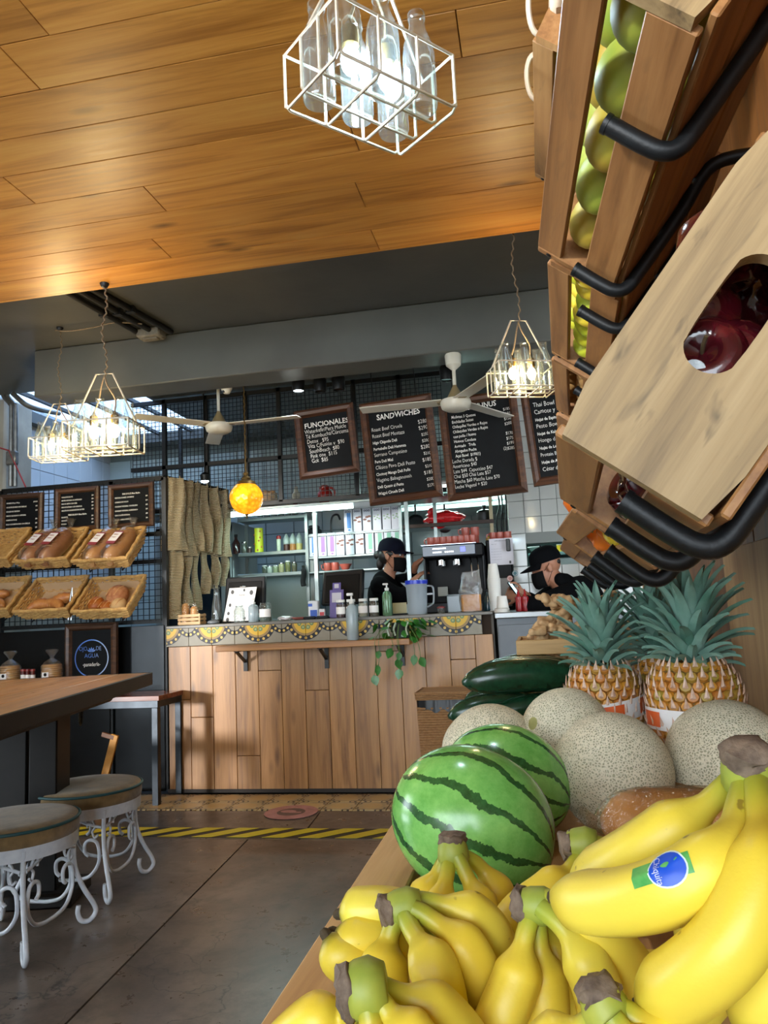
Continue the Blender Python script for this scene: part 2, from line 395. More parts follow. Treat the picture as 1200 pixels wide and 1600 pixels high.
# kitchen shell
KB = 7.45
kt = M('kitchen tile', '#a9b5b4', '#9fb0ae', rough=.2, scale=3)
kb = struct(MB().box((-1.4, KB+.1, 1.5), (6.4, .2, 3.0)).build('wall_back', M('kitchen grout', '#6f7c7c', rough=.8), smooth=0), 'tiled back wall of the kitchen')
kme = MB().box((0, 0, 0), (.294, .012, .294), .003).build('wall_tile', kt, mesh=True, smooth=0)
for i in range(19):
    for j in range(7): link('wall_tile', kme, kb, (-4.3+i*.3, KB-.004, .95+j*.3))
struct(MB().box((1.7, 5.8, 1.5), (.2, 3.6, 3.0)).build('wall_kitchen_right', kt, smooth=0), 'pale right wall of the kitchen')
TY = 6.5
wt = struct(MB().box((.75, TY+.06, 2.32), (1.86, .1, 1.30)).build('wall_tiled', M('grout light', '#8d8f8a', rough=.8), smooth=0), 'white tiled partition above the pass-through hatch')
MB().box((.75, TY+.06, .75), (1.86, .1, 1.46)).build('lower_wall', M('grout light', '#8d8f8a'), wt, smooth=0)
MB().box((-.11, TY+.06, 1.57), (.13, .1, .2)).build('side_wall', M('grout light', '#8d8f8a'), wt, smooth=0)
ww = M('white square tile', '#d3d2cb', '#c6c5bd', rough=.1, scale=2, spec=.6)
wme = MB().box((0, 0, 0), (.133, .012, .133), .003).build('wall_tile', ww, mesh=True, smooth=0)
for i in range(13):
    for j in range(14):
        z = 1.0+.0695+j*.137
        x = -.175+.0665+i*.137
        if z > 1.4 and z < 1.63 and x > -.1: continue
        link('wall_tile', wme, wt, (x, TY+.004, z+.07))
# hatch interior
hb = struct(MB().box((.75, 7.1, 1.55), (1.8, .04, .8)).build('wall_hatch', M('hatch teal', '#27423f', rough=.5), smooth=0), 'dark teal room seen through the hatch')

# kitchen fluorescent fittings; the hood one is added fill, unseen behind the boards
TUBE = M('tube glow', '#e8fff8', emit=(.75, 1, .95, 1), es=9)
for i, (x, y, tz_) in enumerate(((-1.95, 5.90, 2.062), (-.55, 6.66, 2.28))):
    t = thing('tube_light', ['tube light under the shelf behind the wire mesh', 'unseen tube light added before the range hood as kitchen fill'][i], 'light', (x, y, tz_))
    MB().box((0, 0, -.02), (1.25, .10, .04), .006).build('housing', M('white enamel', '#d8d8d2', rough=.35), t)
    MB().cyl((-.58, 0, -.058), (.58, 0, -.058), .016).build('tube', TUBE, t)
    light('tube_lamp', 'AREA', (x, y, tz_-.09), (9, 18)[i], (.68, 1, .95), 1.15, (0, 0, 0), .08)
# conduits on the ceiling
BLK = M('black metal', '#121314', '#1b1c1d', rough=.38, metal=.3, scale=30)
for i, (a, b) in enumerate((((104, 457), (228, 527)), ((128, 456), (248, 524)), ((148, 453), (268, 519)))):
    p, q = P(*a, Z=UZ-.02), P(*b, Z=UZ-.02)
    p = q+(p-q)*1.5
    t = thing('ceiling_conduit', ['dark conduit nearest the left wall on the grey ceiling', 'middle dark conduit of three on the grey ceiling', 'rightmost dark conduit of three on the grey ceiling'][i], 'pipe', (0, 0, 0), group='conduits on the grey ceiling')
    MB().cyl(p, q, .017, n=10).build('pipe', BLK, t)
    for k in (.25, .62): MB().box(p.lerp(q, k), (.05, .03, .04)).build('clip', BLK, t)
t = thing('junction_box', 'pale junction box at the end of the ceiling conduits', 'box', P(236, 515, Z=UZ))
MB().box((0, 0, -.03), (.16, .1, .06), .01).build('box_body', M('dusty plastic', '#7b776c', '#615d54', rough=.7, scale=30), t)
MB().box((0, 0, -.063), (.10, .05, .012), .004).build('box_cover', M('dusty plastic', '#7b776c'), t)
# conduits on the column
ST = M('galvanised', '#8d8f8d', '#6f7271', rough=.4, metal=.7, scale=20)
t = thing('wall_conduit', 'grey conduits bending along the whitewashed column', 'pipe', (0, 0, 0))
for i, px in enumerate((4, 11)):
    a = [P(px, 552, Y=5.2), P(px, 600, Y=5.2), P(px+1, 618, Y=5.2), P(px+12, 632, Y=5.2), P(px+14, 645, Y=5.2), P(px+13, 760, Y=5.2)]
    MB().tube(spline(a, 5), .017, 8).build('conduit', ST, t)
MB().tube(spline([P(20, 615, Y=5.15), P(40, 632, Y=5.15), P(62, 640, Y=5.25), P(92, 646, Y=5.5)], 6), .02, 8).build('conduit', ST, t)
MB().box(P(19, 716, Y=5.19), (.09, .05, .11), .01).build('conduit_box', ST, t)
MB().box(P(8, 552, Y=5.19), (.14, .08, .14), .01).build('conduit_box', ST, t)
MB().tube([P(-6, 698, Y=5.17), P(14, 704, Y=5.17), P(26, 730, Y=5.17), P(42, 765, Y=5.17)], .006, 6).build('red_cable', M('red cable', '#9c2a2a', rough=.5), t)
# ================================================================ SERVICE COUNTER
X0, X1, CT = -2.56, -.275, 1.13
CW = WOOD('counter planks', '#6f4a26', '#9c6e3c', '#b0814c', 2, .9, .42, .75, .18, coat=.15)
t = thing('service_counter', 'long service counter clad in wooden planks with a patterned tile band', 'counter', (X0, YC, 0))
W = X1-X0
MB().box((W/2, .30, .555), (W-.03, .52, 1.11)).build('counter_body', M('counter core', '#3b2c1f', rough=.8), t, smooth=0)
MB().box((W/2, .27, CT-.010), (W, .58, .022), .004).build('countertop', M('counter stone', '#6f6a60', '#5a564e', rough=.4, scale=25), t)
rr = random.Random(11); x = .012; i = 0
breaks = {0: .62, 1: .50, 3: .24, 4: .80, 6: .66, 9: .90, 12: .83}
while x < W-.02:
    wd = min(.165, W-x-.01); zs = [.02] + ([breaks[i]] if i in breaks else []) + [.985]
    for a, b in zip(zs, zs[1:]):
        MB().box((x+wd/2, .006-rr.uniform(0, .003), (a+b)/2), (wd-.003, .026, b-a-.003), .002).build('plank', CW, t, smooth=0)
    x += .165; i += 1
MB().box((W-.008, .30, .56), (.016, .56, 1.12)).build('side_panel', M('counter grey side', '#5b5751', rough=.6), t, smooth=0)
MB().box((W/2, -.004, .012), (W, .012, .024)).build('kick_strip', M('kick dark', '#241c16', rough=.7), t, smooth=0)
def ctile():
    m, nt, b = nodes('patterned counter tile'); v = coords(nt, rnd=False); sp = nt.nodes.new('ShaderNodeSeparateXYZ'); lk(nt, v, sp.inputs[0])
    x, z = sp.outputs[0], sp.outputs[2]; Wt = .17
    def pol(cx):
        dx = math_(nt, 'DIVIDE', math_(nt, 'SUBTRACT', x, cx), Wt); dz = math_(nt, 'DIVIDE', math_(nt, 'SUBTRACT', z, .07), Wt)
        r = math_(nt, 'SQRT', math_(nt, 'ADD', math_(nt, 'MULTIPLY', dx, dx), math_(nt, 'MULTIPLY', dz, dz)))
        return r, math_(nt, 'ARCTAN2', dz, dx)
    def band(r, a, c): return math_(nt, 'MULTIPLY', math_(nt, 'GREATER_THAN', r, a), math_(nt, 'LESS_THAN', r, c))
    def dots(r, th, rad, n, s):
        u = math_(nt, 'MULTIPLY', math_(nt, 'SUBTRACT', math_(nt, 'FRACT', math_(nt, 'MULTIPLY', th, n/(2*PI))), .5), 2*PI*rad/n)
        q = math_(nt, 'SUBTRACT', r, rad)
        return math_(nt, 'LESS_THAN', math_(nt, 'ADD', math_(nt, 'MULTIPLY', u, u), math_(nt, 'MULTIPLY', q, q)), s*s)
    r1, t1 = pol(-Wt/2); r2, t2 = pol(Wt/2)
    col = mix(nt, C('#8a8577'), C('#7b7566'), ntex(nt, coords(nt), 30))
    for fac, c in ((band(r1, 0, .60), '#8f7547'), (band(r1, 0, .50), '#c9a233'), (band(r1, 0, .17), '#a8955a'), (dots(r1, t1, .27, 8, .09), '#5f7a52'), (dots(r1, t1, .27, 8, .045), '#9aa06a'),
                   (band(r1, .59, .76), '#10131f'), (dots(r1, t1, .675, 18, .055), '#c9ab5c'), (band(r2, .27, .45), '#10131f'), (dots(r2, t2, .36, 12, .05), '#c9ab5c'), (band(r2, 0, .27), '#857f70')):
        col = mix(nt, col, C(c), fac)
    lk(nt, col, b.inputs['Base Color']); b.inputs['Roughness'].default_value = .35; b.inputs['Specular IOR Level'].default_value = .2
    return m
tm = MB().box((0, 0, 0), (.168, .014, .138), .002).build('band_tile', ctile(), mesh=True, smooth=0)
n = int(W/.17)+1
for i in range(n):
    cx = .085+i*.17
    if cx > W: break
    o = link('band_tile', tm, t, (cx, -.009, 1.055), R(0, 0, 180 if i % 2 else 0))
# wooden ledge on brackets
xl, xr = P(337, 1012, Y=4.84).x, P(640, 1002, Y=4.84).x
t = thing('counter_ledge', 'narrow wooden ledge on black brackets along the counter front', 'shelf', (xl, 0, .985))
MB().box(((xr-xl)/2, 4.955, -.019), (xr-xl, .235, .038), .003).build('ledge_board', WOOD('ledge wood', '#6e4519', '#9a6528', '#b07c38', 0, .9, .4, .3, .1), t)
for px in (379, 507, 627):
    x = P(px, 1030, Y=5.0).x-xl
    m = MB().box((x, 5.055, -.11), (.028, .012, .145)); m.box((x, 4.97, -.041), (.028, .18, .008)); m.bar((x, 5.05, -.12), (x, 4.90, -.046), .02, .012); m.build('bracket', BLK, t, smooth=0)

# ================================================================ BAKERY RACK (left)
RY = 5.12; RX0, RX1 = -3.93, -2.60
t = thing('bakery_rack', 'black steel rack with wire grid holding the bread baskets', 'rack', (0, RY, 0))
for x in (RX0, RX1, -3.02): MB().box((x, .02, 1.11), (.035, .035, 2.2)).build('post', BLK, t, smooth=0)
MB().box(((RX0+RX1)/2, .02, 2.205), (RX1-RX0, .035, .035)).build('rail', BLK, t, smooth=0)
for z in (1.80, 1.60, 1.17): MB().box(((RX0+RX1)/2, .03, z), (RX1-RX0, .03, .03)).build('rail', BLK, t, smooth=0)
def grid(x0, x1, z0, z1, y, st, r, sz=None):
    m = MB(); sz = sz or st; x = x0
    while x <= x1+1e-6: m.bar((x, y, z0), (x, y, z1), r); x += st
    z = z0
    while z <= z1+1e-6: m.bar((x0, y+r*.9, z), (x1, y+r*.9, z), r); z += sz
    return m
g = grid(RX0, RX1, 1.17, 2.2, 0, .045, .005).build('wire_grid', BLK, t, smooth=0); g['kind'] = 'stuff'
# black sheet-metal back below
BS = M('black sheet steel', '#17191b', '#202326', rough=.22, metal=.55, scale=6, bmp=.003, bscale=4)
t2 = thing('steel_backboard', 'black sheet steel panels under the bread rack', 'panel', (0, RY, 0))
for a, b in ((-3.93, -3.36), (-3.35, -3.02), (-2.98, -2.60)): MB().box(((a+b)/2, .0, .57), (b-a, .012, 1.14), .003).build('steel_panel', BS, t2, smooth=0)
# baskets
WK = M('wicker', '#cfa866', '#a87c45', rough=.6, scale=40, bmp=.001, bscale=200)
def make_basket():
    t = thing('bread_basket', '', 'basket', group='wicker bread baskets on the rack')
    wb, db, wt, dt, h = .34, .25, .40, .31, .085        # bottom/top sizes, height
    b = MB().box((0, 0, .004), (wb, db, .008)); b.build('basket_bottom', WK, t, smooth=0)
    for q in range(7):
        f = (q+.5)/7; a, c = (wb+(wt-wb)*f)/2, (db+(dt-db)*f)/2; z = .004+h*f; pts = []
        for (xa, ya), (xb, yb) in (((-a, -c), (a, -c)), ((a, -c), (a, c)), ((a, c), (-a, c)), ((-a, c), (-a, -c))):
            nn = 12
            for k in range(nn):
                u = k/nn; x, y = xa+(xb-xa)*u, ya+(yb-ya)*u
                o = .0045*(1 if (k+q) % 2 else -1); L = math.hypot(x, y); pts.append((x+o*x/L, y+o*y/L, z+.003*math.sin(k*2.1+q)))
        MB().tube(pts, .0075, 6, True, sx=.95).build('woven_strand', WK, t)
    pts = []
    for (xa, ya), (xb, yb) in (((-wt/2, -dt/2), (wt/2, -dt/2)), ((wt/2, -dt/2), (wt/2, dt/2)), ((wt/2, dt/2), (-wt/2, dt/2)), ((-wt/2, dt/2), (-wt/2, -dt/2))):
        for k in range(14): u = k/14; pts.append((xa+(xb-xa)*u, ya+(yb-ya)*u, h+.006+.003*math.sin(k*1.57)))
    MB().tube(pts, .012, 7, True).build('rim', WK, t)
    return t
bk = make_basket()
SPOT = []
for r_, (py, nm) in enumerate(((886, 'upper'), (964, 'lower'))):
    for c_, px in enumerate((-14, 77, 168)):
        p = P(px, py, Y=4.87); o = bk if (r_ == 0 and c_ == 0) else copy_tree(bk)
        tilt = 42; T = Matrix.LocRotScale(p, R(tilt, 0, 0), None) @ Matrix.Translation((0, .125, 0)) @ Matrix.Diagonal((1.02, 1.12, 1.15, 1))
        o.matrix_world = T; SPOT.append(T)
        o['label'] = [['empty wicker basket at the left edge, under the first menu sign', 'wicker basket with two bagged dark loaves, upper row', 'wicker basket holding two bagged pale loaves, upper right'],
                      ['lower wicker basket of croissants at the left edge', 'lower wicker basket with metal tongs and croissants', 'lower right wicker basket with orange rolls and a seeded bun']][r_][c_]
        # rack hooks under each basket
        for sx in (-.12, .12):
            q = T @ Vector((sx, -.14, -.008)); MB().tube([(q.x, RY-.01-RY, q.z+.16), (q.x, q.y-RY, q.z), (q.x, q.y-RY-.012, q.z+.03)], .006, 6).build('hook', BLK, t)
PAPER = M('kraft paper', '#c9ab86', '#bd9d77', rough=.8, scale=5)
for i in (3, 4, 5):
    o = MB().box((0, .01, .0105), (.31, .23, .001)); o.box((0, .125, .045), (.31, .001, .07), T=None); o = o.build('paper_liner', PAPER, smooth=0); o.matrix_world = SPOT[i]
    tag(o, ['kraft paper liner in the lower left basket of croissants', 'kraft paper liner in the lower basket with tongs', 'kraft paper liner under the orange rolls'][i-3], 'paper', 'paper liners in the lower baskets')
# bagged loaves
BAG = THIN('clear bag', '#fbf6ee', .12, .05, .02, '#ffffff', .01, 40)
CRUST = [M('crust brown', '#8a5a3a', '#a87650', rough=.6, scale=14, bmp=.002), M('crust pale', '#b98452', '#c99a68', rough=.6, scale=14, bmp=.002)]
LABW = M('label white', '#e6e2de', rough=.5); LABR = M('label red', '#8c2c24', rough=.5)
def loaf(T, cm, label):
    T = T @ Matrix.Diagonal((1.22, 1.25, 1.3, 1))
    t = thing('bagged_bread_loaf', label, 'bread', group='bagged loaves in the upper baskets'); t.matrix_world = T
    m = MB(); n = 12; pts = [(0, -.115+.23*k/n, .046) for k in range(n+1)]
    rs = [.046*(1-.35*abs(2*k/n-1)**6) for k in range(n+1)]
    m.tube(pts, rs, 14, sx=.95); m.build('loaf', cm, t, 60)
    for k in range(4): MB().tube([(-.03, -.05+.035*k, .088), (0, -.045+.035*k, .0935), (.03, -.04+.035*k, .088)], .003, 5).build('score', CRUST[1], t)
    b = MB(); pts = [(0, -.128+.24*k/10, .05) for k in range(11)]+[(0, .13, .055), (0, .15, .07), (0, .175, .10)]
    rs = [.03]+[.055]*9+[.05, .03, .010, .028]
    b.tube(pts, rs, 12, caps=False); b.build('plastic_bag', BAG, t, 60)
    l = MB().box((0, -.005, .1068), (.055, .10, .001)); o = l.build('label_red', LABR, t, smooth=0)
    MB().box((0, .0, .108), (.05, .07, .001)).build('label_white', LABW, o, smooth=0)
    text_mesh([('PAN', -.018, .012, .014, 'LEFT', .01, 1), ('integral', -.018, -.008, .009, 'LEFT', 0, 1)], 0).build('print', LABR, o, smooth=0).location = (0, 0, .109)
for (k, dx, cm, lb) in ((1, -.10, 0, 'dark bagged loaf at left in the upper basket with two dark loaves'), (1, .03, 0, 'dark bagged loaf at right in the upper basket with two dark loaves'),
                        (2, -.06, 1, 'pale bagged loaf at left in the upper right basket'), (2, .075, 1, 'pale bagged loaf at right in the upper right basket')):
    loaf(SPOT[k] @ TM((dx, -.01, .012), (0, 0, -8)), CRUST[cm], lb)
# rolls and croissants
def roll(T, cm, label, r=(.042, .042, .03), cross=False):
    t = thing('bread_roll', label, 'bread', group='rolls in the lower baskets'); t.matrix_world = T @ Matrix.Translation((0, .02, 0)) @ Matrix.Scale(1.35, 4)
    if cross:
        t.name = 'croissant'; n = 14; pts = []; rs = []
        for k in range(n+1):
            a = PI*(.1+.8*k/n); pts.append((.06*math.cos(a), .045*math.sin(a)-.03, .028)); rs.append((.010+.018*math.sin(PI*k/n))*(1.12 if k % 2 else .92))
        MB().tube(pts, rs, 9).build('croissant_body', cm, t, 70)
    else:
        MB().sph((0, 0, r[2]*.8), r, 14, 8, fn=lambda d: 1+.04*noise.noise(d*2.5)).build('roll_crust', cm, t, 80)
        m = MB(); 
        for k in (-.4, 0, .4): m.tube([(k*r[0]-.5*r[0]*.5, -.6*r[1], r[2]*1.52), (k*r[0], 0, r[2]*1.76), (k*r[0]+.2*r[0], .5*r[1], r[2]*1.55)], .0025, 5)
        m.build('score', CRUST[1], t)
OR = M('orange crust', '#b8671c', '#8f4a12', rough=.5, scale=18); SEED = M('seeded crust', '#9a5c38', '#c58d62', rough=.7, scale=60, bmp=.003, bscale=120); PALE = M('pale roll', '#d2b183', '#c29a66', rough=.6)
CRO = M('croissant crust', '#a4602c', '#c48a4c', rough=.45, scale=25, bmp=.003, bscale=60)
for dx, dy, cm, s, lb in ((-.10, -.06, OR, 1, 'orange crusted roll at the left of the lower right basket'), (-.015, -.085, OR, .9, 'smaller orange roll beside the pale roll'), (.035, -.005, SEED, 1.35, 'seeded brown bun behind the orange rolls'), (.075, -.08, PALE, 1, 'pale round roll in the lower right basket')):
    roll(SPOT[5] @ TM((dx, dy, .012), (0, 0, 0), (s, s, s)), cm, lb)
for k, dx, dy, a, lb in ((4, -.07, -.085, 10, 'croissant at the left of the lower middle basket'), (4, .02, -.085, -20, 'croissant in the middle of the lower middle basket'), (4, .08, -.04, 30, 'croissant beside the metal tongs'), (3, .02, -.08, 0, 'croissant in front of the lower left basket'), (3, .0, -.0, 40, 'croissant further back in the lower left basket')):
    roll(SPOT[k] @ TM((dx, dy, .012), (0, 0, a)), CRO, lb, cross=True)
tg = thing('serving_tongs', 'metal tongs leaning in the lower middle bread basket', 'tongs'); tg.matrix_world = SPOT[4] @ TM((.14, -.05, .02), (50, 0, -12))
STEEL = M('steel', '#a9abad', rough=.25, metal=1)
for s in (-1, 1): m = MB(); m.tube([(0, .12, .005), (s*.008, .06, .005), (s*.014, -.02, .005), (s*.012, -.08, .005)], [.004, .006, .007, .011], 8, sx=.4); m.build('tong_arm', STEEL, tg)
# framed chalk menus on the rack
FRM = WOOD('dark frame', '#2e1d12', '#4a2f1c', '#68452a', 0, 1.6, .45, .3, .2); SLATE = M('chalkboard', '#07080a', '#0c0e10', rough=.6, scale=8, spec=.15); CHALK = M('chalk white', '#e4e2da', rough=.8)
def framed(name, label, cat, w_, h, fw=.035, dep=.03, fm=FRM, sm=SLATE, group=None):
    t = thing(name, label, cat, group=group)
    MB().box((0, 0, -.008), (w_-.01, h-.01, .012)).build('board', sm, t, smooth=0)
    for i in range(4):
        horiz = i < 2; L = w_ if horiz else h; s = 1 if i % 2 else -1
        pts = [(-L/2, 0), (L/2, 0), (L/2-fw, fw), (-L/2+fw, fw)]
        m = MB(); vs = []; Z = [(-.014, -.014), (dep*.55, dep)]
        q = [(-L/2, 0, -.014), (L/2, 0, -.014), (L/2, 0, dep*.6), (-L/2, 0, dep*.6), (-L/2+fw*.35, fw*.35, dep), (L/2-fw*.35, fw*.35, dep), (L/2-fw*.75, fw*.75, dep*.8), (-L/2+fw*.75, fw*.75, dep*.8), (-L/2+fw, fw, .002), (L/2-fw, fw, .002), (L/2-fw, fw, -.014), (-L/2+fw, fw, -.014)]
        T = Matrix.Translation((0, -h/2, 0)) if i == 0 else TM((0, h/2, 0), (0, 0, 180)) if i == 1 else TM((-w_/2, 0, 0), (0, 0, -90)) if i == 2 else TM((w_/2, 0, 0), (0, 0, 90))
        m.add(q, [(0, 1, 2, 3), (3, 2, 5, 4), (4, 5, 6, 7), (7, 6, 9, 8), (8, 9, 10, 11), (11, 10, 1, 0), (0, 3, 4, 7, 8, 11), (1, 10, 9, 6, 5, 2)], T)
        m.build('frame_side', fm, t, smooth=0)
    return t
def hang(t, p, rz=0, tilt=0): t.matrix_world = Matrix.Translation(p) @ R(90+tilt, 0, 0).to_matrix().to_4x4() @ R(0, 0, rz).to_matrix().to_4x4()
menus = [('framed chalk price list at the left edge above the empty basket', (34, 802), [('HOGAZA 500 gr / 800 gr', '$50/$80'), ('MOLLETES DE NUEZ CON SEMILLAS', '$45'), ('HOGAZA DE CENTENO', '$60'), ('PAN DE CAJA BLANCO / INTEGRAL', ''), ('DANISH DE FUDGE', '$40'), ('BOLLO DE HAMBURGUESA CON SEMILLAS', '$45'), ('PAN DE CAJA CENTENO CON PASAS', '$60')], None),
         ('framed chalk price list in the middle above the dark loaves', (121, 793), [('PANQUE DE ELOTE', '$60'), ('MUFFIN INTEGRAL DE ARÁNDANO', '$40'), ('PAN DE LIMÓN CON CHÍA', '$45'), ('PAN DE PLÁTANO CON GRANOLA', '$45'), ('GALLETA DE CACAHUATE SIN GLUTEN', '$35'), ('', ''), ('BAGUETTE', '$40'), ('CHAPATA', '$20'), ('BOLILLO', '$15')], 'PAN SALADO Masa Madre'),
         ('framed chalk price list at the right headed pan dulce', (205, 787), [('', ''), ('VENTANA DE MAÍZ CON MAPLE', '$40'), ('GARIBALDI DE CACAO', '$30'), ('CROISSANT INTEGRAL CON RELLENO', '$35'), ('CROISSANT INTEGRAL ALMENDRADO', '$40'), ('CHOCOLATÍN INTEGRAL', '$35'), ('ROL DE CANELA INTEGRAL', '$40')], 'PAN DULCE Masa Madre')]
for k, (lb, pp, lines, head) in enumerate(menus):
    t = framed('menu_sign', lb, 'sign', .355, .325, .038, .022, group='framed price lists on the bread rack'); hang(t, P(pp[0], pp[1]+3, Y=5.075), [-.5, 0, .5][k])
    L = []
    step = .225/len(lines)
    for i, (a, b) in enumerate(lines):
        y = .098-step*(i+.2)
        if a: L += [(a, -.130, y, .0145, 'LEFT', .03, .72)]
        if b: L += [(b, .130, y, .0145, 'RIGHT', .03, .72)]
    if head: L += [(head, 0, .085 if k == 2 else -.042, .0165, 'CENTER', .04, .8)]
    text_mesh(L, 0, 1).build('lettering', CHALK, t, smooth=0)
# logo sign
t = framed('logo_sign', 'framed black bakery sign with blue ring logo standing on the bench', 'sign', .40, .45, .048, .03); hang(t, P(143, 1024, Y=5.02), 0, 0)
def grad():
    m, nt, b = nodes('blue lettering'); v = coords(nt, rnd=False); sp = nt.nodes.new('ShaderNodeSeparateXYZ'); lk(nt, v, sp.inputs[0])
    lk(nt, ramp(nt, math_(nt, 'ADD', math_(nt, 'MULTIPLY', sp.outputs[0], 3.2), .5), [(0, C('#3f62b4')), (.5, C('#5a86d4')), (1, C('#c3d6ee'))]), b.inputs['Base Color']); b.inputs['Roughness'].default_value = .6; return m
BL = grad()
m = MB(); n = 48
ring = [(.128*math.cos(2*PI*k/n), .128*math.sin(2*PI*k/n)-.02, .0) for k in range(n)]
m.tube(ring, .004, 4, True, sx=.3); m.build('ring', BL, t)
text_mesh([('OJO', -.033, .034, .042, 'RIGHT', .0, .82), ('DE', .033, .034, .042, 'LEFT', .0, .82), ('AGUA', 0, -.016, .042, 'CENTER', .0, .95)], 0, 3).build('lettering', BL, t, smooth=0)
text_mesh([('-panadería-', 0, -.075, .038, 'CENTER', .012, .8)], .25, 3).build('script_lettering', CHALK, t, smooth=0)
m = MB()
for a in (-60, -30, 0, 30, 60): m.add([(0, .02, .001), (-.006, .042, .001), (0, .058, .001), (.006, .042, .001)], [(0, 3, 2, 1)], Matrix.Translation((0, .02, 0)) @ Matrix.Rotation(math.radians(a), 4, 'Z') @ Matrix.Translation((0, -.018, 0)))
m.build('lotus_mark', BL, t, smooth=0)
# ================================================================ PRODUCE TABLE AND FRUIT
from mathutils.bvhtree import BVHTree
RIM, TF = .775, .745
RIMW = WOOD('pale rim board', '#a97f4e', '#c79d66', '#d9b57e', 1, 1.2, .5, .15, .08)
TW = WOOD('table wood', '#7c5730', '#9c7443', '#b48a55', 1, 1.0, .55, .3, .1)
xe = P(607, 1294, Z=RIM).x
t = thing('produce_table', 'long wooden produce table with a pale raised rim', 'table', (0, 0, 0))
MB().box((xe+.04, 1.30, RIM-.03), (.08, 2.5, .06), .003).build('rim_board', RIMW, t)
MB().box((.10, 2.53, RIM-.03), (.75, .04, .06), .003).build('rim_board', RIMW, t)
for i in range(5): MB().box((xe+.08+.071+i*.142, 1.3, TF-.012), (.139, 2.44, .024), .002).build('table_board', TW, t, smooth=0)
MB().box((xe+.05, 1.30, .68), (.03, 2.4, .13), .002).build('apron', TW, t, smooth=0)
for x in (xe+.06, .47):
    for y in (.15, 2.46): MB().box((x, y, .36), (.07, .07, .72), .004).build('leg', TW, t, smooth=0)
def slat_crate(name, label, x0, x1, y0, y1, z0, z1, n=4, mat=TW, th=.014):
    t = thing(name, label, 'crate', ((x0+x1)/2, (y0+y1)/2, z0)); w_, d, h = x1-x0, y1-y0, z1-z0
    for i in range(n): MB().box((-w_/2+w_*(i+.5)/n, 0, h-th/2), (w_/n*.82, d, th), .002).build('slat', mat, t, smooth=0)
    for s in (-1, 1):
        MB().box((0, s*(d/2-.012), (h-th)/2), (w_, .024, h-th-.001), .002).build('end_board', mat, t, smooth=0)
    return t
slat_crate('banana_riser', 'low slatted wooden riser under the bananas', -.19, .50, .28, .93, TF, .785, 7, RIMW)
slat_crate('produce_riser', 'slatted wooden riser under the pineapples and squashes', -.16, .50, 1.42, 2.42, TF, .832, 6, TW)
def rest(px, py, rpx, zf, k=1.0):
    lo, hi = .3, 4
    for _ in range(40):
        d = (lo+hi)/2; c = P(px, py, d=d)
        if c.z-k*rpx/FPX*d > zf: lo = d
        else: hi = d
    return P(px, py, d=d), rpx/FPX*d
# --- watermelons
def wmat():
    m, nt, b = nodes('watermelon rind'); v = coords(nt, rnd=True); v0 = coords(nt, rnd=False)
    sp = nt.nodes.new('ShaderNodeSeparateXYZ'); lk(nt, v0, sp.inputs[0])
    ph = math_(nt, 'ARCTAN2', sp.outputs[1], sp.outputs[0])
    big = ntex(nt, v, 14, 5, .65); fine = ntex(nt, v, 90, 4, .7)
    q = math_(nt, 'ADD', math_(nt, 'MULTIPLY', ph, 11/(2*PI)), math_(nt, 'ADD', math_(nt, 'MULTIPLY', big, .75), math_(nt, 'MULTIPLY', fine, .22)))
    fr = math_(nt, 'ABSOLUTE', math_(nt, 'SUBTRACT', math_(nt, 'FRACT', q), .5))
    wdt = math_(nt, 'ADD', .045, math_(nt, 'MULTIPLY', ntex(nt, v, 22, 3), .13))
    st = math_(nt, 'LESS_THAN', fr, wdt)
    g = ramp(nt, ntex(nt, v, 26, 5, .7), [(.3, C('#5fa34a')), (.7, C('#8ac96a'))])
    dk = ramp(nt, fine, [(.35, C('#12391c')), (.7, C('#2b5f33'))])
    lk(nt, mix(nt, g, dk, math_(nt, 'MULTIPLY', st, .93)), b.inputs['Base Color']); b.inputs['Roughness'].default_value = .2; b.inputs['Specular IOR Level'].default_value = .6
    return m
WM = wmat()
def axis_rot(d, roll=0): return Vector(d).to_track_quat('Z', 'Y').to_matrix().to_4x4() @ Matrix.Rotation(roll, 4, 'Z')
for (px, py, rp, zf, k, ax, ro, lb) in ((738, 1284, 126, TF+.006, .86, (.93, -.15, -.42), .2, 'large striped watermelon in front, nearest the bananas'), (790, 1222, 98, TF+.004, .86, (.95, -.1, -.3), 1.3, 'second striped watermelon behind the larger one')):
    c, r = rest(px, py, rp, zf, k); o = thing('watermelon', lb, 'watermelon', group='watermelons on the table'); o.matrix_world = Matrix.Translation(c) @ axis_rot(ax, ro)
    MB().sph((0, 0, 0), (r*.89, r*.89, r*1.03), 48, 28, fn=lambda d: 1+.012*noise.noise(d*2)).build('rind', WM, o, 80)
    MB().lathe([(0, r*1.022), (.008, r*1.024), (.006, r*1.035), (0, r*1.036)], 10).build('stem_scar', M('melon scar', '#7f7a4a', rough=.8), o)
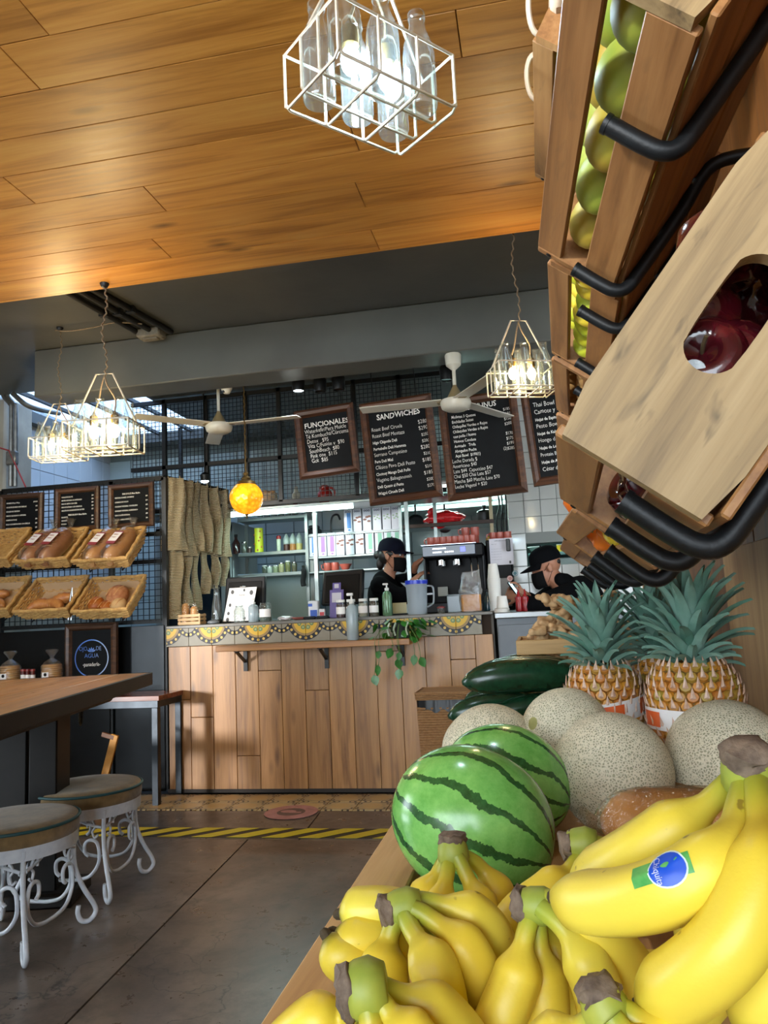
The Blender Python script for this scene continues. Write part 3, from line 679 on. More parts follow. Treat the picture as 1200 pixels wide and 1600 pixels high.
# --- cantaloupes
def cmat():
    m, nt, b = nodes('cantaloupe net'); v = coords(nt, rnd=True)
    nz = nt.nodes.new('ShaderNodeTexNoise'); lk(nt, v, nz.inputs['Vector']); nz.inputs['Scale'].default_value = 60
    ad = nt.nodes.new('ShaderNodeVectorMath'); ad.operation = 'MULTIPLY_ADD'; lk(nt, nz.outputs['Color'], ad.inputs[0]); ad.inputs[1].default_value = (.006,)*3; lk(nt, v, ad.inputs[2])
    vo = nt.nodes.new('ShaderNodeTexVoronoi'); vo.feature = 'DISTANCE_TO_EDGE'; lk(nt, ad.outputs[0], vo.inputs['Vector']); vo.inputs['Scale'].default_value = 215
    net = ramp(nt, vo.outputs['Distance'], [(.10, (1, 1, 1, 1)), (.27, (0, 0, 0, 1))])
    base = ramp(nt, ntex(nt, v, 8, 3), [(.3, C('#9a9d80')), (.7, C('#aba688'))])
    top = ramp(nt, ntex(nt, v, 5, 3), [(.3, C('#dbd5bd')), (.7, C('#e2dac0'))])
    lk(nt, mix(nt, base, top, net), b.inputs['Base Color']); b.inputs['Roughness'].default_value = .6; bump(nt, b, net, .0015, .8)
    return m
CM = cmat(); SCAR = M('cantaloupe scar', '#a2a066', '#8d8f55', rough=.7, scale=60)
for px, py, rp, zf, sd, lb in ((957, 1208, 92, TF+.004, (-.3, .9, .2), 'cantaloupe in the centre front beside the watermelons'), (1138, 1192, 96, TF+.004, (.2, .9, .3), 'cantaloupe at the right edge below the large pineapple'),
                               (886, 1146, 70, .80, (-.72, -.62, .32), 'cantaloupe with a visible round scar, behind the centre one'), (768, 1180, 78, TF+.004, (.2, .8, .5), 'pale cantaloupe behind the striped watermelons, before the dark squashes')):
    c, r = rest(px, py, rp, zf, .96); o = thing('cantaloupe', lb, 'melon', group='cantaloupes on the table'); o.matrix_world = Matrix.Translation(c) @ axis_rot(sd, px)
    MB().sph((0, 0, 0), (r, r, r*1.02), 44, 26, fn=lambda d: 1+.015*noise.noise(d*1.7+Vector((px, 0, 0)))).build('netted_rind', CM, o, 80)
    MB().lathe([(0, r*1.025), (.013, r*1.012), (.012, r*1.0), (0, r*.99)], 14).build('stem_scar', SCAR, o)
# --- squash wrapped in film
c = P(1030, 1283, d=.98); o = thing('butternut_squash', 'tan squash in clear film between the melons and bananas', 'squash'); o.matrix_world = Matrix.Translation(c) @ R(0, 0, 12).to_matrix().to_4x4()
MB().tube([(-.072+.03*k/2, 0, 0) for k in range(0, 15)], [.012, .03, .037, .040, .041, .041, .040, .038, .036, .035, .035, .034, .032, .026, .01], 18).build('squash_skin', M('squash tan', '#c4935a', '#b07a40', rough=.45, scale=22), o, 70)
MB().tube([(-.1, 0, .004), (-.083, 0, 0), (-.07, 0, 0), (-.05, 0, 0), (-.02, 0, 0), (.05, 0, 0), (.12, 0, 0)], [.02, .012, .026, .040, .0435, .042, .036], 14, caps=False).build('plastic_film', THIN('film', '#f8f2e6', .2, .02, .0, '#ffffff', .01, 60), o, 70)
# --- large dark squashes (zucchini)
ZM = M('zucchini skin', '#0f2b1c', '#18402a', rough=.22, scale=50, spec=.5)
for px0, py0, px1, py1, d, rp, lb in ((700, 1120, 840, 1100, 1.98, 21, 'dark green zucchini at the bottom left of the pile'), (760, 1118, 935, 1102, 1.86, 20, 'dark green zucchini half hidden behind the pale cantaloupe'), (726, 1094, 830, 1090, 2.05, 15, 'short zucchini end between the upper and lower zucchinis'),
                                     (722, 1067, 912, 1058, 1.86, 27, 'long glossy zucchini on top in front'), (738, 1052, 925, 1052, 2.02, 20, 'zucchini lying behind the top one'), (768, 1043, 900, 1050, 2.14, 18, 'rearmost zucchini of the pile')):
    a, b = P(px0, py0, d=d), P(px1, py1, d=d+.02); L = (b-a).length; r = rp/FPX*d
    o = thing('zucchini', lb, 'zucchini', group='zucchini pile'); o.matrix_world = Matrix.Translation((a+b)/2) @ (b-a).to_track_quat('X', 'Z').to_matrix().to_4x4()
    n = 18; pts = [(-L/2+L*k/n, 0, .012*math.sin(PI*k/n)) for k in range(n+1)]; rs = [r*max(.12, (1-abs(2*(k/n)-1)**3.2)**.6) for k in range(n+1)]
    MB().tube(pts, rs, 16).build('zucchini_skin', ZM, o, 70)
    MB().tube([(L/2-.004, 0, 0), (L/2+.02, 0, .002)], [.011, .009], 6).build('stem', M('zucchini stem', '#4e5c34', rough=.7), o)
# --- pineapples
def leafmesh(L, w_, curl):
    m = MB(); vs = []; n = 7
    for k in range(n+1):
        s = k/n; wd = w_*(1-s)**.75*(1+.5*s)*.5+.0004; a = curl*s*s
        y = L*s*math.cos(a*.6); z = L*s*math.sin(a)*.6
        vs += [(-wd, z-.004, y), (0, z+.004*(1-s), y), (wd, z-.004, y)]
    fs = []
    for k in range(n):
        for j in (0, 1): fs.append((k*3+j, k*3+j+1, k*3+j+4, k*3+j+3))
    m.add(vs, fs); m.add([(x, y+.0012, z) for x, y, z in vs], [f[::-1] for f in fs])
    return m.build('leaf', LEAF, mesh=True, smooth=60)
LEAF = M('pineapple leaf', '#86a99b', '#52806f', rough=.4, scale=14, bmp=.0006, bscale=150)
LV = [leafmesh(.065, .019, .5), leafmesh(.098, .026, .45), leafmesh(.125, .031, .35)]
def eyemat():
    m, nt, b = nodes('pineapple eye'); v = coords(nt, rnd=False); sp = nt.nodes.new('ShaderNodeSeparateXYZ'); lk(nt, v, sp.inputs[0])
    r = math_(nt, 'SQRT', math_(nt, 'ADD', math_(nt, 'POWER', math_(nt, 'ABSOLUTE', sp.outputs[0]), 2.0), math_(nt, 'POWER', math_(nt, 'ABSOLUTE', sp.outputs[1]), 2.0)))
    q = math_(nt, 'ADD', math_(nt, 'DIVIDE', r, .014), math_(nt, 'MULTIPLY', math_(nt, 'SUBTRACT', ntex(nt, coords(nt), 90, 4), .5), .8))
    oi = nt.nodes.new('ShaderNodeObjectInfo')
    yl = ramp(nt, oi.outputs['Random'], [(0, C('#c48a2a')), (.5, C('#b3702c')), (1, C('#9a8a34'))])
    col = mix(nt, C('#8d6a58'), yl, ramp(nt, q, [(.2, (0, 0, 0, 1)), (.5, (1, 1, 1, 1))])); col = mix(nt, col, C('#5d6a26'), ramp(nt, q, [(.8, (0, 0, 0, 1)), (1.05, (1, 1, 1, 1))]))
    lk(nt, col, b.inputs['Base Color']); b.inputs['Roughness'].default_value = .5; return m
EYM = eyemat(); SPK = M('dry bract', '#d8bfae', '#b08a72', rough=.7, scale=80)
m = MB(); n = 8; hexr = [(.0135*math.cos(2*PI*k/n)*1.0, .0115*math.sin(2*PI*k/n)) for k in range(n)]
vs = [(x, y, -.006) for x, y in hexr]+[(x*.8, y*.8, .0035) for x, y in hexr]+[(x*.3, y*.3, .0045) for x, y in hexr]
fs = [(k, (k+1) % n, n+(k+1) % n, n+k) for k in range(n)]+[(n+k, n+(k+1) % n, 2*n+(k+1) % n, 2*n+k) for k in range(n)]+[[2*n+k for k in range(n)]]
m.add(vs, fs); EYE = m.build('eye', EYM, mesh=True, smooth=50)
m = MB(); m.add([(-.0055, -.003, .004), (.0055, -.003, .004), (0, -.001, .0075), (0, .019, .0105)], [(0, 1, 2), (0, 2, 3), (2, 1, 3), (0, 3, 1)]); SPI = m.build('bract', SPK, mesh=True, smooth=0)
def pineapple(base, r, h, rot, label, crown_tilt=(0, 0), nleaf=52, band=None, crown=1.0):
    o = thing('pineapple', label, 'pineapple', base, rot, 'pineapples')
    prof = lambda s: r*(1-abs(2*s-1.02)**3.0*.42)*(.98 if s > .5 else 1)
    core = MB().lathe([(prof(k/14)*.97*(0.0 if k in (0, 14) else 1), h*k/14) for k in range(15)], 22); core.build('flesh_core', M('pineapple core', '#6a5a24', '#7d5a2a', rough=.7, scale=40), o, 80)
    rows = int(h/.0165); n = int(2*PI*r/.0235)
    for i in range(rows):
        s = (i+.6)/rows
        if s > .97: continue
        R_ = prof(s); ds = (prof(min(1, s+.03))-prof(max(0, s-.03)))/(.06*h)
        for k in range(n):
            a = 2*PI*(k+.5*(i % 2))/n
            nrm = Vector((math.cos(a), math.sin(a), -ds)).normalized(); up = Vector((0, 0, 1)); xx = up.cross(nrm).normalized(); yy = nrm.cross(xx)
            Mx = Matrix((xx, yy, nrm)).transposed().to_4x4(); Mx.translation = (R_*math.cos(a), R_*math.sin(a), h*s)
            if (Mx.translation + nrm).length > 9: continue
            sc = .75+.25*R_/r
            e = link('eye', EYE, o); e.matrix_local = Mx @ Matrix.Diagonal((sc, 1, 1, 1))
            q = link('bract', SPI, e)
    rr = random.Random(int(r*9999)+nleaf)
    for i in range(nleaf):
        f = i/nleaf; a = i*2.39996; el = 18+f**.85*64+rr.uniform(-9, 9)
        z = h*.965+.075*f*crown; rad = .030*(1-f*.75)
        me = LV[0] if f < .28 else LV[1] if f < .55 else LV[2]
        T = TM((0, 0, h*.965), (crown_tilt[0], crown_tilt[1], 0)) @ Matrix.Translation((rad*math.cos(a), rad*math.sin(a), z-h*.965)) @ Matrix.Rotation(a-PI/2, 4, 'Z') @ Matrix.Rotation(math.radians(-(90-el)), 4, 'X') @ Matrix.Diagonal((crown,)*3+(1,))
        l = link('leaf', me, o); l.matrix_local = T
    if band:
        z0, a0, tl = band
        def strip(a1, a2, za, zb, off):
            m = MB(); vs = []; n = 20
            for k in range(n+1):
                a = a1+(a2-a1)*k/n
                for z in (za, zb): q = prof(z0/h)*1.0+.006+off; vs.append((q*math.cos(a), q*math.sin(a), z0+z+tl*math.cos(a)))
            m.add(vs, [(2*k, 2*k+2, 2*k+3, 2*k+1) for k in range(n)]); return m
        b = strip(a0-1.4, a0+1.4, -.02, .02, 0).build('paper_band', M('tag white', '#d8d6d4', rough=.35), o)
        strip(a0-.25, a0+.75, -.014, .016, .0008).build('orange_print', M('tag orange', '#d3622a', '#c8521d', rough=.35, scale=60), b)
        strip(a0-1.3, a0-.75, -.014, .014, .0008).build('orange_print', MATS['tag orange'], b)
        m = MB()
        for k in range(3):
            pts = []
            for q in range(8): a = a0+.1+.07*q; rr_ = prof(z0/h)+.0082; pts.append((rr_*math.cos(a), rr_*math.sin(a), z0-.006+.008*k+.004*math.sin(q*1.9+k)+tl*math.cos(a)))
            m.tube(pts, .0008, 4)
        m.build('print_lines', M('tag white', '#d8d6d4'), b)
    return o
RT = .832
def seat(px, d): p = P(px, 1100, d=d); return Vector((p.x, p.y, RT+.002))
pineapple(seat(945, 1.64), .079, .185, R(0, 0, 30), 'pineapple standing alone at left in front of the ginger crate', (6, -4), 62, (.098, -.95, .012), .98)
pineapple(seat(1086, 1.50), .088, .195, R(0, 0, 0), 'large pineapple with an orange and white band at the right', (5, 4), 66, (.088, -1.75, -.004), 1.08)
pineapple(seat(1040, 1.70), .080, .19, R(0, 0, 70), 'pineapple half hidden behind the large one at the right', (-4, -14), 58, None, 1.0)
# --- ginger crate
GW = WOOD('ginger crate wood', '#93703f', '#b48f58', '#c5a26a', 0, 1.2, .55, .2, .1)
a = P(806, 1000, d=2.12); gx0, gx1, gy = a.x, P(1016, 1000, d=2.12).x, a.y
t = thing('ginger_crate', 'slatted wooden crate heaped with ginger root', 'crate', ((gx0+gx1)/2, gy, RT+.001)); gw, gd = gx1-gx0, .30
for z, h in ((.04, .055), (.12, .05), (.205, .04)):
    for y in (0, gd): MB().box((0, y, z), (gw, .012, h), .002).build('slat', GW, t, smooth=0)
for s in (-1, 1):
    for z, h in ((.04, .055), (.12, .05), (.205, .04)): MB().box((s*(gw/2-.006), gd/2, z), (.012, gd-.014, h), .002).build('end_slat', GW, t, smooth=0)
    for y in (.016, gd-.016): MB().box((s*(gw/2-.022), y, .11), (.02, .02, .22), .002).build('corner_post', GW, t, smooth=0)
MB().box((0, gd/2, .006), (gw-.03, gd-.03, .01)).build('crate_bottom', GW, t, smooth=0)
GM = M('ginger skin', '#a8835a', '#cbaa7c', rough=.65, scale=50, bmp=.003, bscale=90)
GV = []
for v_ in range(5):
    rr = random.Random(v_); bm = bmesh.new(); p = Vector((0, 0, 0)); d = Vector((1, 0, 0))
    m = MB(); 
    nodes_ = [Vector((0, 0, 0))]
    for k in range(15):
        b_ = nodes_[rr.randrange(max(0, len(nodes_)-4), len(nodes_))] if k % 4 else nodes_[rr.randrange(len(nodes_))]
        q = b_+Vector((rr.uniform(-1, 1), rr.uniform(-.75, .75), rr.uniform(-.45, .45))).normalized()*.0165; q.z *= .8; nodes_.append(q)
        m.sph(q, (rr.uniform(.0095, .0135), rr.uniform(.0095, .013), rr.uniform(.009, .012)), 8, 6); m.tube([b_, q], [.0105, .0095], 7)
    me = m.build('ginger_skin', GM, mesh=True, smooth=80)
    bm.from_mesh(me); bmesh.ops.remove_doubles(bm, verts=bm.verts, dist=.0001); bm.to_mesh(me); bm.free()
    ob = bpy.data.objects.new('tmp', me); md = ob.modifiers.new('r', 'REMESH'); md.mode = 'VOXEL'; md.voxel_size = .0042; md.use_smooth_shade = True
    COL.objects.link(ob); dg = bpy.context.evaluated_depsgraph_get(); me2 = bpy.data.meshes.new_from_object(ob.evaluated_get(dg)); me2.name = 'ginger_root'; bpy.data.objects.remove(ob); GV.append(me2)
rr = random.Random(5); cnt = 0
where = ['low in the crate', 'in the middle of the heap', 'on top of the heap']
for L_ in range(9):
    z = RT+.024+.037*L_; nx = 6 if L_ < 7 else 5
    shr = 0 if L_ < 6 else .12*(L_-5)
    for i in range(nx):
        for j in range(3 if L_ < 5 else 2):
            fx = (i+.5)/nx; x = gx0+.045+(gw-.09)*(fx*(1-shr)+shr/2)+rr.uniform(-.012, .012)
            y = gy+.05+(gd-.1)*((j+.5)/(3 if L_ < 5 else 2))+rr.uniform(-.01, .01)
            if L_ == 8 and abs(fx-.5) < .2: continue
            o = link('ginger_root', GV[cnt % 5], None, (x, y, z+rr.uniform(0, .008)), R(rr.uniform(-30, 30), rr.uniform(-25, 25), rr.uniform(0, 180)))
            tag(o, '%s ginger root from left, %s of layer %s in the crate' % (['first', 'second', 'third', 'fourth', 'fifth', 'sixth'][i], (['front', 'middle', 'back'] if L_ < 5 else ['front', 'back'])[j], ['one', 'two', 'three', 'four', 'five', 'six', 'seven', 'eight', 'nine'][L_]), 'ginger', 'ginger roots in the crate'); cnt += 1
# --- bananas
def bmat():
    m, nt, b = nodes('banana peel'); at = nt.nodes.new('ShaderNodeAttribute'); at.attribute_name = 'along'
    v = coords(nt); s = math_(nt, 'ADD', at.outputs['Fac'], math_(nt, 'MULTIPLY', math_(nt, 'SUBTRACT', ntex(nt, v, 30), .5), .06))
    col = ramp(nt, s, [(.0, C('#8fa03a')), (.10, C('#a8b03c')), (.22, C('#cfc044')), (.34, C('#e8d64a')), (.8, C('#eadb56')), (.93, C('#cdbf3c')), (.985, C('#7d7a30'))])
    sp_ = ramp(nt, ntex(nt, coords(nt, (1, 1, 1)), 75, 2), [(.71, (0, 0, 0, 1)), (.77, (1, 1, 1, 1))])
    col = mix(nt, col, C('#6f5522'), math_(nt, 'MULTIPLY', sp_, .7))
    oi = nt.nodes.new('ShaderNodeObjectInfo'); col = mix(nt, col, ramp(nt, oi.outputs['Random'], [(0, C('#fff4d8')), (1, C('#ffffff'))]), 1.0, 'MULTIPLY')
    lk(nt, col, b.inputs['Base Color']); b.inputs['Roughness'].default_value = .42; bump(nt, b, ntex(nt, coords(nt), 60), .0008)
    return m
BN = bmat(); TIP = M('banana tip', '#2c2418', '#46381f', rough=.8, scale=200); CUT = M('banana cut stem', '#4a3d34', '#8b7a68', rough=.85, scale=70, bmp=.002, bscale=200); GST = M('banana crown green', '#8a9c3c', '#a7ac45', rough=.5, scale=40)
def banana(parent, pts, R_=.0185, loose=False):
    P3 = [P(x, y, d=d) for x, y, d in pts]; path = spline(P3, 8); N = len(path)
    L = [0]
    for a, b in zip(path, path[1:]): L.append(L[-1]+(b-a).length)
    T = L[-1]; rs = []; sv = []
    for l in L:
        s = l/T; sv.append(s)
        n0 = .40 if not loose else .3
        if s < .19: r = n0+.08*s
        elif s < .38: u = (s-.19)/.19; u = u*u*(3-2*u); r = (n0+.012)+(1-n0-.012)*u
        elif s < .80: r = 1
        else: u = (s-.80)/.2; r = max(.26, 1-.74*u**2.2)
        rs.append(R_*r)
    m = MB(); n = 14; m.tube(path, rs, n)
    # five soft ridges
    for i in range(N):
        c = path[i]
        for k in range(n):
            q = Vector(m.v[i*n+k])-c; f = 1+.055*math.cos(5*2*PI*k/n) if rs[i] > .6*R_ else 1+.03*math.cos(5*2*PI*k/n)
            m.v[i*n+k] = tuple(c+q*f)
    o = m.build('banana', BN, parent, 80)
    at = o.data.attributes.new('along', 'FLOAT', 'POINT'); at.data.foreach_set('value', [sv[min(i//n, N-1)] for i in range(len(m.v))])
    e = path[-1]; dr = (path[-1]-path[-2]).normalized()
    MB().tube([e-dr*.002, e+dr*.004, e+dr*.007], [rs[-1]*1.04, rs[-1]*.95, rs[-1]*.5], 8).build('tip', TIP, o)
    return o, m
def bunch(label, crown, cut, bananas, cr=.017, R_=.0185):
    cr *= .86
    t = thing('banana_bunch', label, 'bananas', (0, 0, 0), group='banana bunches')
    out = [banana(t, b, R_) for b in bananas]
    a, b = P(*crown[:2], d=crown[2]), P(*cut[:2], d=cut[2]); dr = (b-a).normalized()
    b = b+dr*.006
    MB().tube([a-dr*.014, a-dr*.004, a.lerp(b, .35), a.lerp(b, .62)], [cr*.75, cr*1.05, cr*.98, cr*.86], 14, sx=1.0).build('crown', GST, t, 70)
    m = MB(); m.tube([a.lerp(b, .50+.5*k/6) for k in range(7)]+[b+dr*.002], [cr*.90, cr*.93, cr*.9, cr*.86, cr*.85, cr*.88, cr*.80, cr*.45], 16)
    for i in range(len(m.v)): m.v[i] = tuple(Vector(m.v[i])+.0045*noise.noise_vector(Vector(m.v[i])*130))
    m.build('cut_stem', CUT, t, 50)
    return t, out
b5, out5 = bunch('top banana bunch at right with the blue sticker', (1172, 1212, .515), (1166, 1178, .51),
      [[(1160, 1205, .53), (1140, 1225, .535), (1090, 1270, .53), (1000, 1335, .54), (900, 1388, .59)],
       [(1166, 1215, .515), (1158, 1250, .495), (1130, 1330, .465), (1050, 1388, .465), (950, 1412, .50), (868, 1402, .55)],
       [(1180, 1215, .505), (1186, 1260, .48), (1192, 1350, .445), (1152, 1460, .43), (1080, 1530, .44), (1004, 1566, .475)],
       [(1192, 1212, .515), (1222, 1290, .49), (1245, 1400, .46), (1215, 1530, .44), (1160, 1610, .46)]], .021, .0205)
bunch('banana bunch in the middle with its dark stem below the watermelon', (842, 1415, .60), (815, 1412, .605),
      [[(845, 1403, .60), (875, 1412, .59), (930, 1452, .575), (975, 1500, .575), (1000, 1545, .59)], [(845, 1418, .59), (880, 1450, .575), (925, 1520, .56), (945, 1590, .56), (950, 1650, .57)],
       [(832, 1425, .60), (820, 1465, .59), (808, 1525, .58), (782, 1590, .57), (755, 1650, .58)], [(838, 1428, .605), (842, 1475, .60), (848, 1535, .595), (850, 1590, .59), (840, 1660, .60)], [(846, 1425, .615), (862, 1470, .62), (880, 1530, .62), (890, 1590, .62), (880, 1650, .62)]], .016)
bunch('banana bunch with dark cut stem at the bottom edge, right of centre', (952, 1590, .455), (934, 1548, .46),
      [[(965, 1578, .455), (990, 1590, .45), (1040, 1630, .445), (1080, 1690, .45)], [(955, 1590, .445), (975, 1620, .44), (1010, 1680, .44)], [(940, 1590, .455), (915, 1605, .46), (870, 1640, .465), (820, 1690, .48)]], .017)
bunch('banana bunch at the bottom left with a large dark cut stem', (572, 1545, .505), (545, 1550, .505),
      [[(578, 1535, .51), (610, 1550, .515), (670, 1575, .52), (730, 1640, .53), (750, 1700, .54)], [(582, 1552, .50), (605, 1580, .495), (650, 1640, .485), (680, 1710, .49)], [(572, 1565, .495), (580, 1600, .49), (590, 1660, .48), (590, 1720, .49)], [(566, 1572, .52), (540, 1590, .535), (495, 1598, .54), (440, 1645, .55), (415, 1690, .56)]], .0215)
bunch('banana bunch at left in the middle of the pile, tips over the rim', (634, 1418, .645), (606, 1424, .645),
      [[(645, 1406, .65), (672, 1410, .65), (725, 1425, .65), (768, 1470, .65), (775, 1540, .665)], [(645, 1420, .635), (670, 1434, .63), (720, 1475, .615), (752, 1540, .61), (758, 1610, .625)], [(632, 1430, .635), (645, 1455, .62), (678, 1515, .59), (694, 1585, .585), (690, 1650, .595)],
       [(620, 1432, .64), (608, 1465, .635), (600, 1510, .625), (606, 1560, .62), (628, 1610, .62)]], .018, .0195)
bunch('flat banana bunch pointing left over the wooden rim', (668, 1440, .70), (690, 1440, .70),
      [[(665, 1436, .70), (640, 1432, .69), (605, 1424, .675), (565, 1424, .675), (533, 1428, .68)], [(664, 1448, .69), (635, 1458, .675), (595, 1468, .66), (555, 1470, .655), (524, 1458, .66)], [(660, 1462, .69), (620, 1492, .665), (575, 1506, .65), (535, 1494, .645), (511, 1463, .65)]], .015, .0195)
bunch('banana bunch with upright stem leaning on the large watermelon', (708, 1334, .82), (706, 1312, .825),
      [[(700, 1336, .83), (688, 1358, .83), (668, 1400, .82), (648, 1450, .82), (640, 1500, .82)], [(704, 1340, .815), (698, 1370, .80), (690, 1420, .785), (694, 1480, .785), (705, 1530, .79)], [(714, 1338, .81), (730, 1370, .80), (752, 1420, .785), (756, 1480, .785), (740, 1530, .79)], [(718, 1334, .83), (750, 1355, .83), (776, 1400, .825), (782, 1460, .825), (770, 1520, .83)]], .019, .0195)
bunch('banana bunch with its stem between the watermelon and the sticker bananas', (912, 1318, .76), (886, 1320, .765),
      [[(915, 1312, .76), (945, 1322, .76), (1000, 1350, .76), (1060, 1400, .76), (1090, 1450, .77)], [(908, 1332, .755), (890, 1358, .745), (855, 1390, .73), (815, 1420, .73), (780, 1460, .735)]], .018, .018)
bunch('banana bunch lying low under the sticker bananas', (1180, 1440, .60), (1200, 1430, .60),
      [[(1172, 1442, .60), (1150, 1446, .60), (1120, 1456, .605), (1090, 1470, .61), (1062, 1484, .615)], [(1172, 1460, .61), (1130, 1490, .62), (1060, 1520, .63), (990, 1520, .64), (920, 1490, .65)], [(1170, 1475, .60), (1130, 1520, .59), (1090, 1570, .58), (1040, 1610, .58), (990, 1640, .59)]], .016, .018)
bunch('banana bunch at the very bottom of the pile in the middle', (760, 1500, .68), (740, 1490, .69),
      [[(765, 1505, .68), (800, 1515, .68), (850, 1530, .68), (900, 1560, .68), (930, 1610, .68)], [(758, 1515, .66), (770, 1545, .65), (780, 1600, .64), (760, 1660, .65)], [(762, 1500, .70), (800, 1490, .71), (860, 1490, .71), (920, 1520, .71)]], .015, .018)
# sticker on the top bunch
bo, bmb = out5[1]; bv = BVHTree.FromPolygons([Vector(v) for v in bmb.v], bmb.f)
c0 = P(1032, 1360, d=.45); hit = bv.ray_cast(CAM, (c0-CAM).normalized()); c0, nr = hit[0], hit[1]
if nr.dot(CAM-c0) < 0: nr = -nr
ux = (P(1078, 1352, d=.45)-P(1000, 1366, d=.45)).normalized(); ux = (ux-nr*ux.dot(nr)).normalized(); uy = nr.cross(ux)
def patch(poly_pts, faces, off, name, mat, parent):
    vs = []
    for x, y in poly_pts:
        q = c0+ux*x+uy*y+nr*.02; h = bv.ray_cast(q, -nr)
        vs.append((h[0] if h[0] is not None else c0+ux*x+uy*y)+nr*off)
    m = MB(); m.add(vs, faces); return m.build(name, mat, parent, 60)
def gridp(x0, x1, y0, y1, n=8, keep=None):
    pts = [(x0+(x1-x0)*i/n, y0+(y1-y0)*j/n) for j in range(n+1) for i in range(n+1)]
    return pts, [(j*(n+1)+i, j*(n+1)+i+1, (j+1)*(n+1)+i+1, (j+1)*(n+1)+i) for j in range(n) for i in range(n)]
def disc(cx, rx, ry, n=24):
    pts = [(cx, 0)]
    for s in (.5, 1): pts += [(cx+rx*s*math.cos(2*PI*k/n), ry*s*math.sin(2*PI*k/n)) for k in range(n)]
    fs = [(0, 1+k, 1+(k+1) % n) for k in range(n)]+[(1+k, 1+n+k, 1+n+(k+1) % n, 1+(k+1) % n) for k in range(n)]
    return pts, fs
stk = patch(*gridp(-.020, .0185, -.0055, .0065), .0004, 'sticker', M('sticker green', '#3f9b4a', '#6fb866', rough=.3, scale=90), bo)
stk['label'] = 'green and blue fruit sticker'
patch(*disc(.004, .0125, .0105), .0007, 'oval_rim', M('sticker pale', '#cfe0d8', rough=.3), stk)
patch(*disc(.004, .0115, .0095), .0009, 'oval', M('sticker blue', '#1450c8', rough=.3), stk)
tm_ = text_mesh([('Chiquita', 0, 0, .0062, 'CENTER', .02, .75)], 0, 2)
patch([(-.004+y, -x) for x, y, z in tm_.v], tm_.f, .0012, 'lettering', M('sticker white', '#e8ecf4', rough=.3), stk)
# ================================================================ TILTED FRUIT CRATES ON THE RIGHT WALL
CRB = WOOD('crate wood brown', '#6f4a28', '#966a3e', '#ad8150', 1, 1.3, .5, .4, .12, specks=.25)
CRE = WOOD('crate wood pale', '#7c6748', '#a28a62', '#b39c74', 0, 1.6, .6, .3, .04, specks=.7)
PIPE = M('black pipe', '#0b0d0f', '#13171a', rough=.45, spec=.3, scale=60, bmp=.0006, bscale=200)
NAIL = M('nail', '#2b2b2b', rough=.4, metal=.8)
WA, HB = .32, .15
def end_panel(th, hole=True):
    m = MB(); n = 32; out, inn = [], []
    for k in range(n):
        a = 2*PI*k/n; cx, cz = math.cos(a), math.sin(a)
        s = min((WA/2)/max(abs(cx), 1e-6), (HB/2)/max(abs(cz), 1e-6)); out.append((cx*s+WA/2, cz*s+HB/2))
        L = .032; x = .024*cx+(L if cx > 0 else -L)*min(1, abs(cx)*3); inn.append((x+WA/2, .024*cz+HB/2+.004))
    if not hole: return m.box((WA/2, th/2, HB/2), (WA, th, HB), .003)
    vs = [(x, 0, z) for x, z in out]+[(x, 0, z) for x, z in inn]+[(x, th, z) for x, z in out]+[(x, th, z) for x, z in inn]
    for k in (0, 8, 16, 24): pass
    fs = []
    for k in range(n):
        l = (k+1) % n
        fs += [(k, l, n+l, n+k), (2*n+k, 3*n+k, 3*n+l, 2*n+l), (k, 2*n+k, 2*n+l, l), (n+k, n+l, 3*n+l, 3*n+k)]
    m.add(vs, fs)
    return m
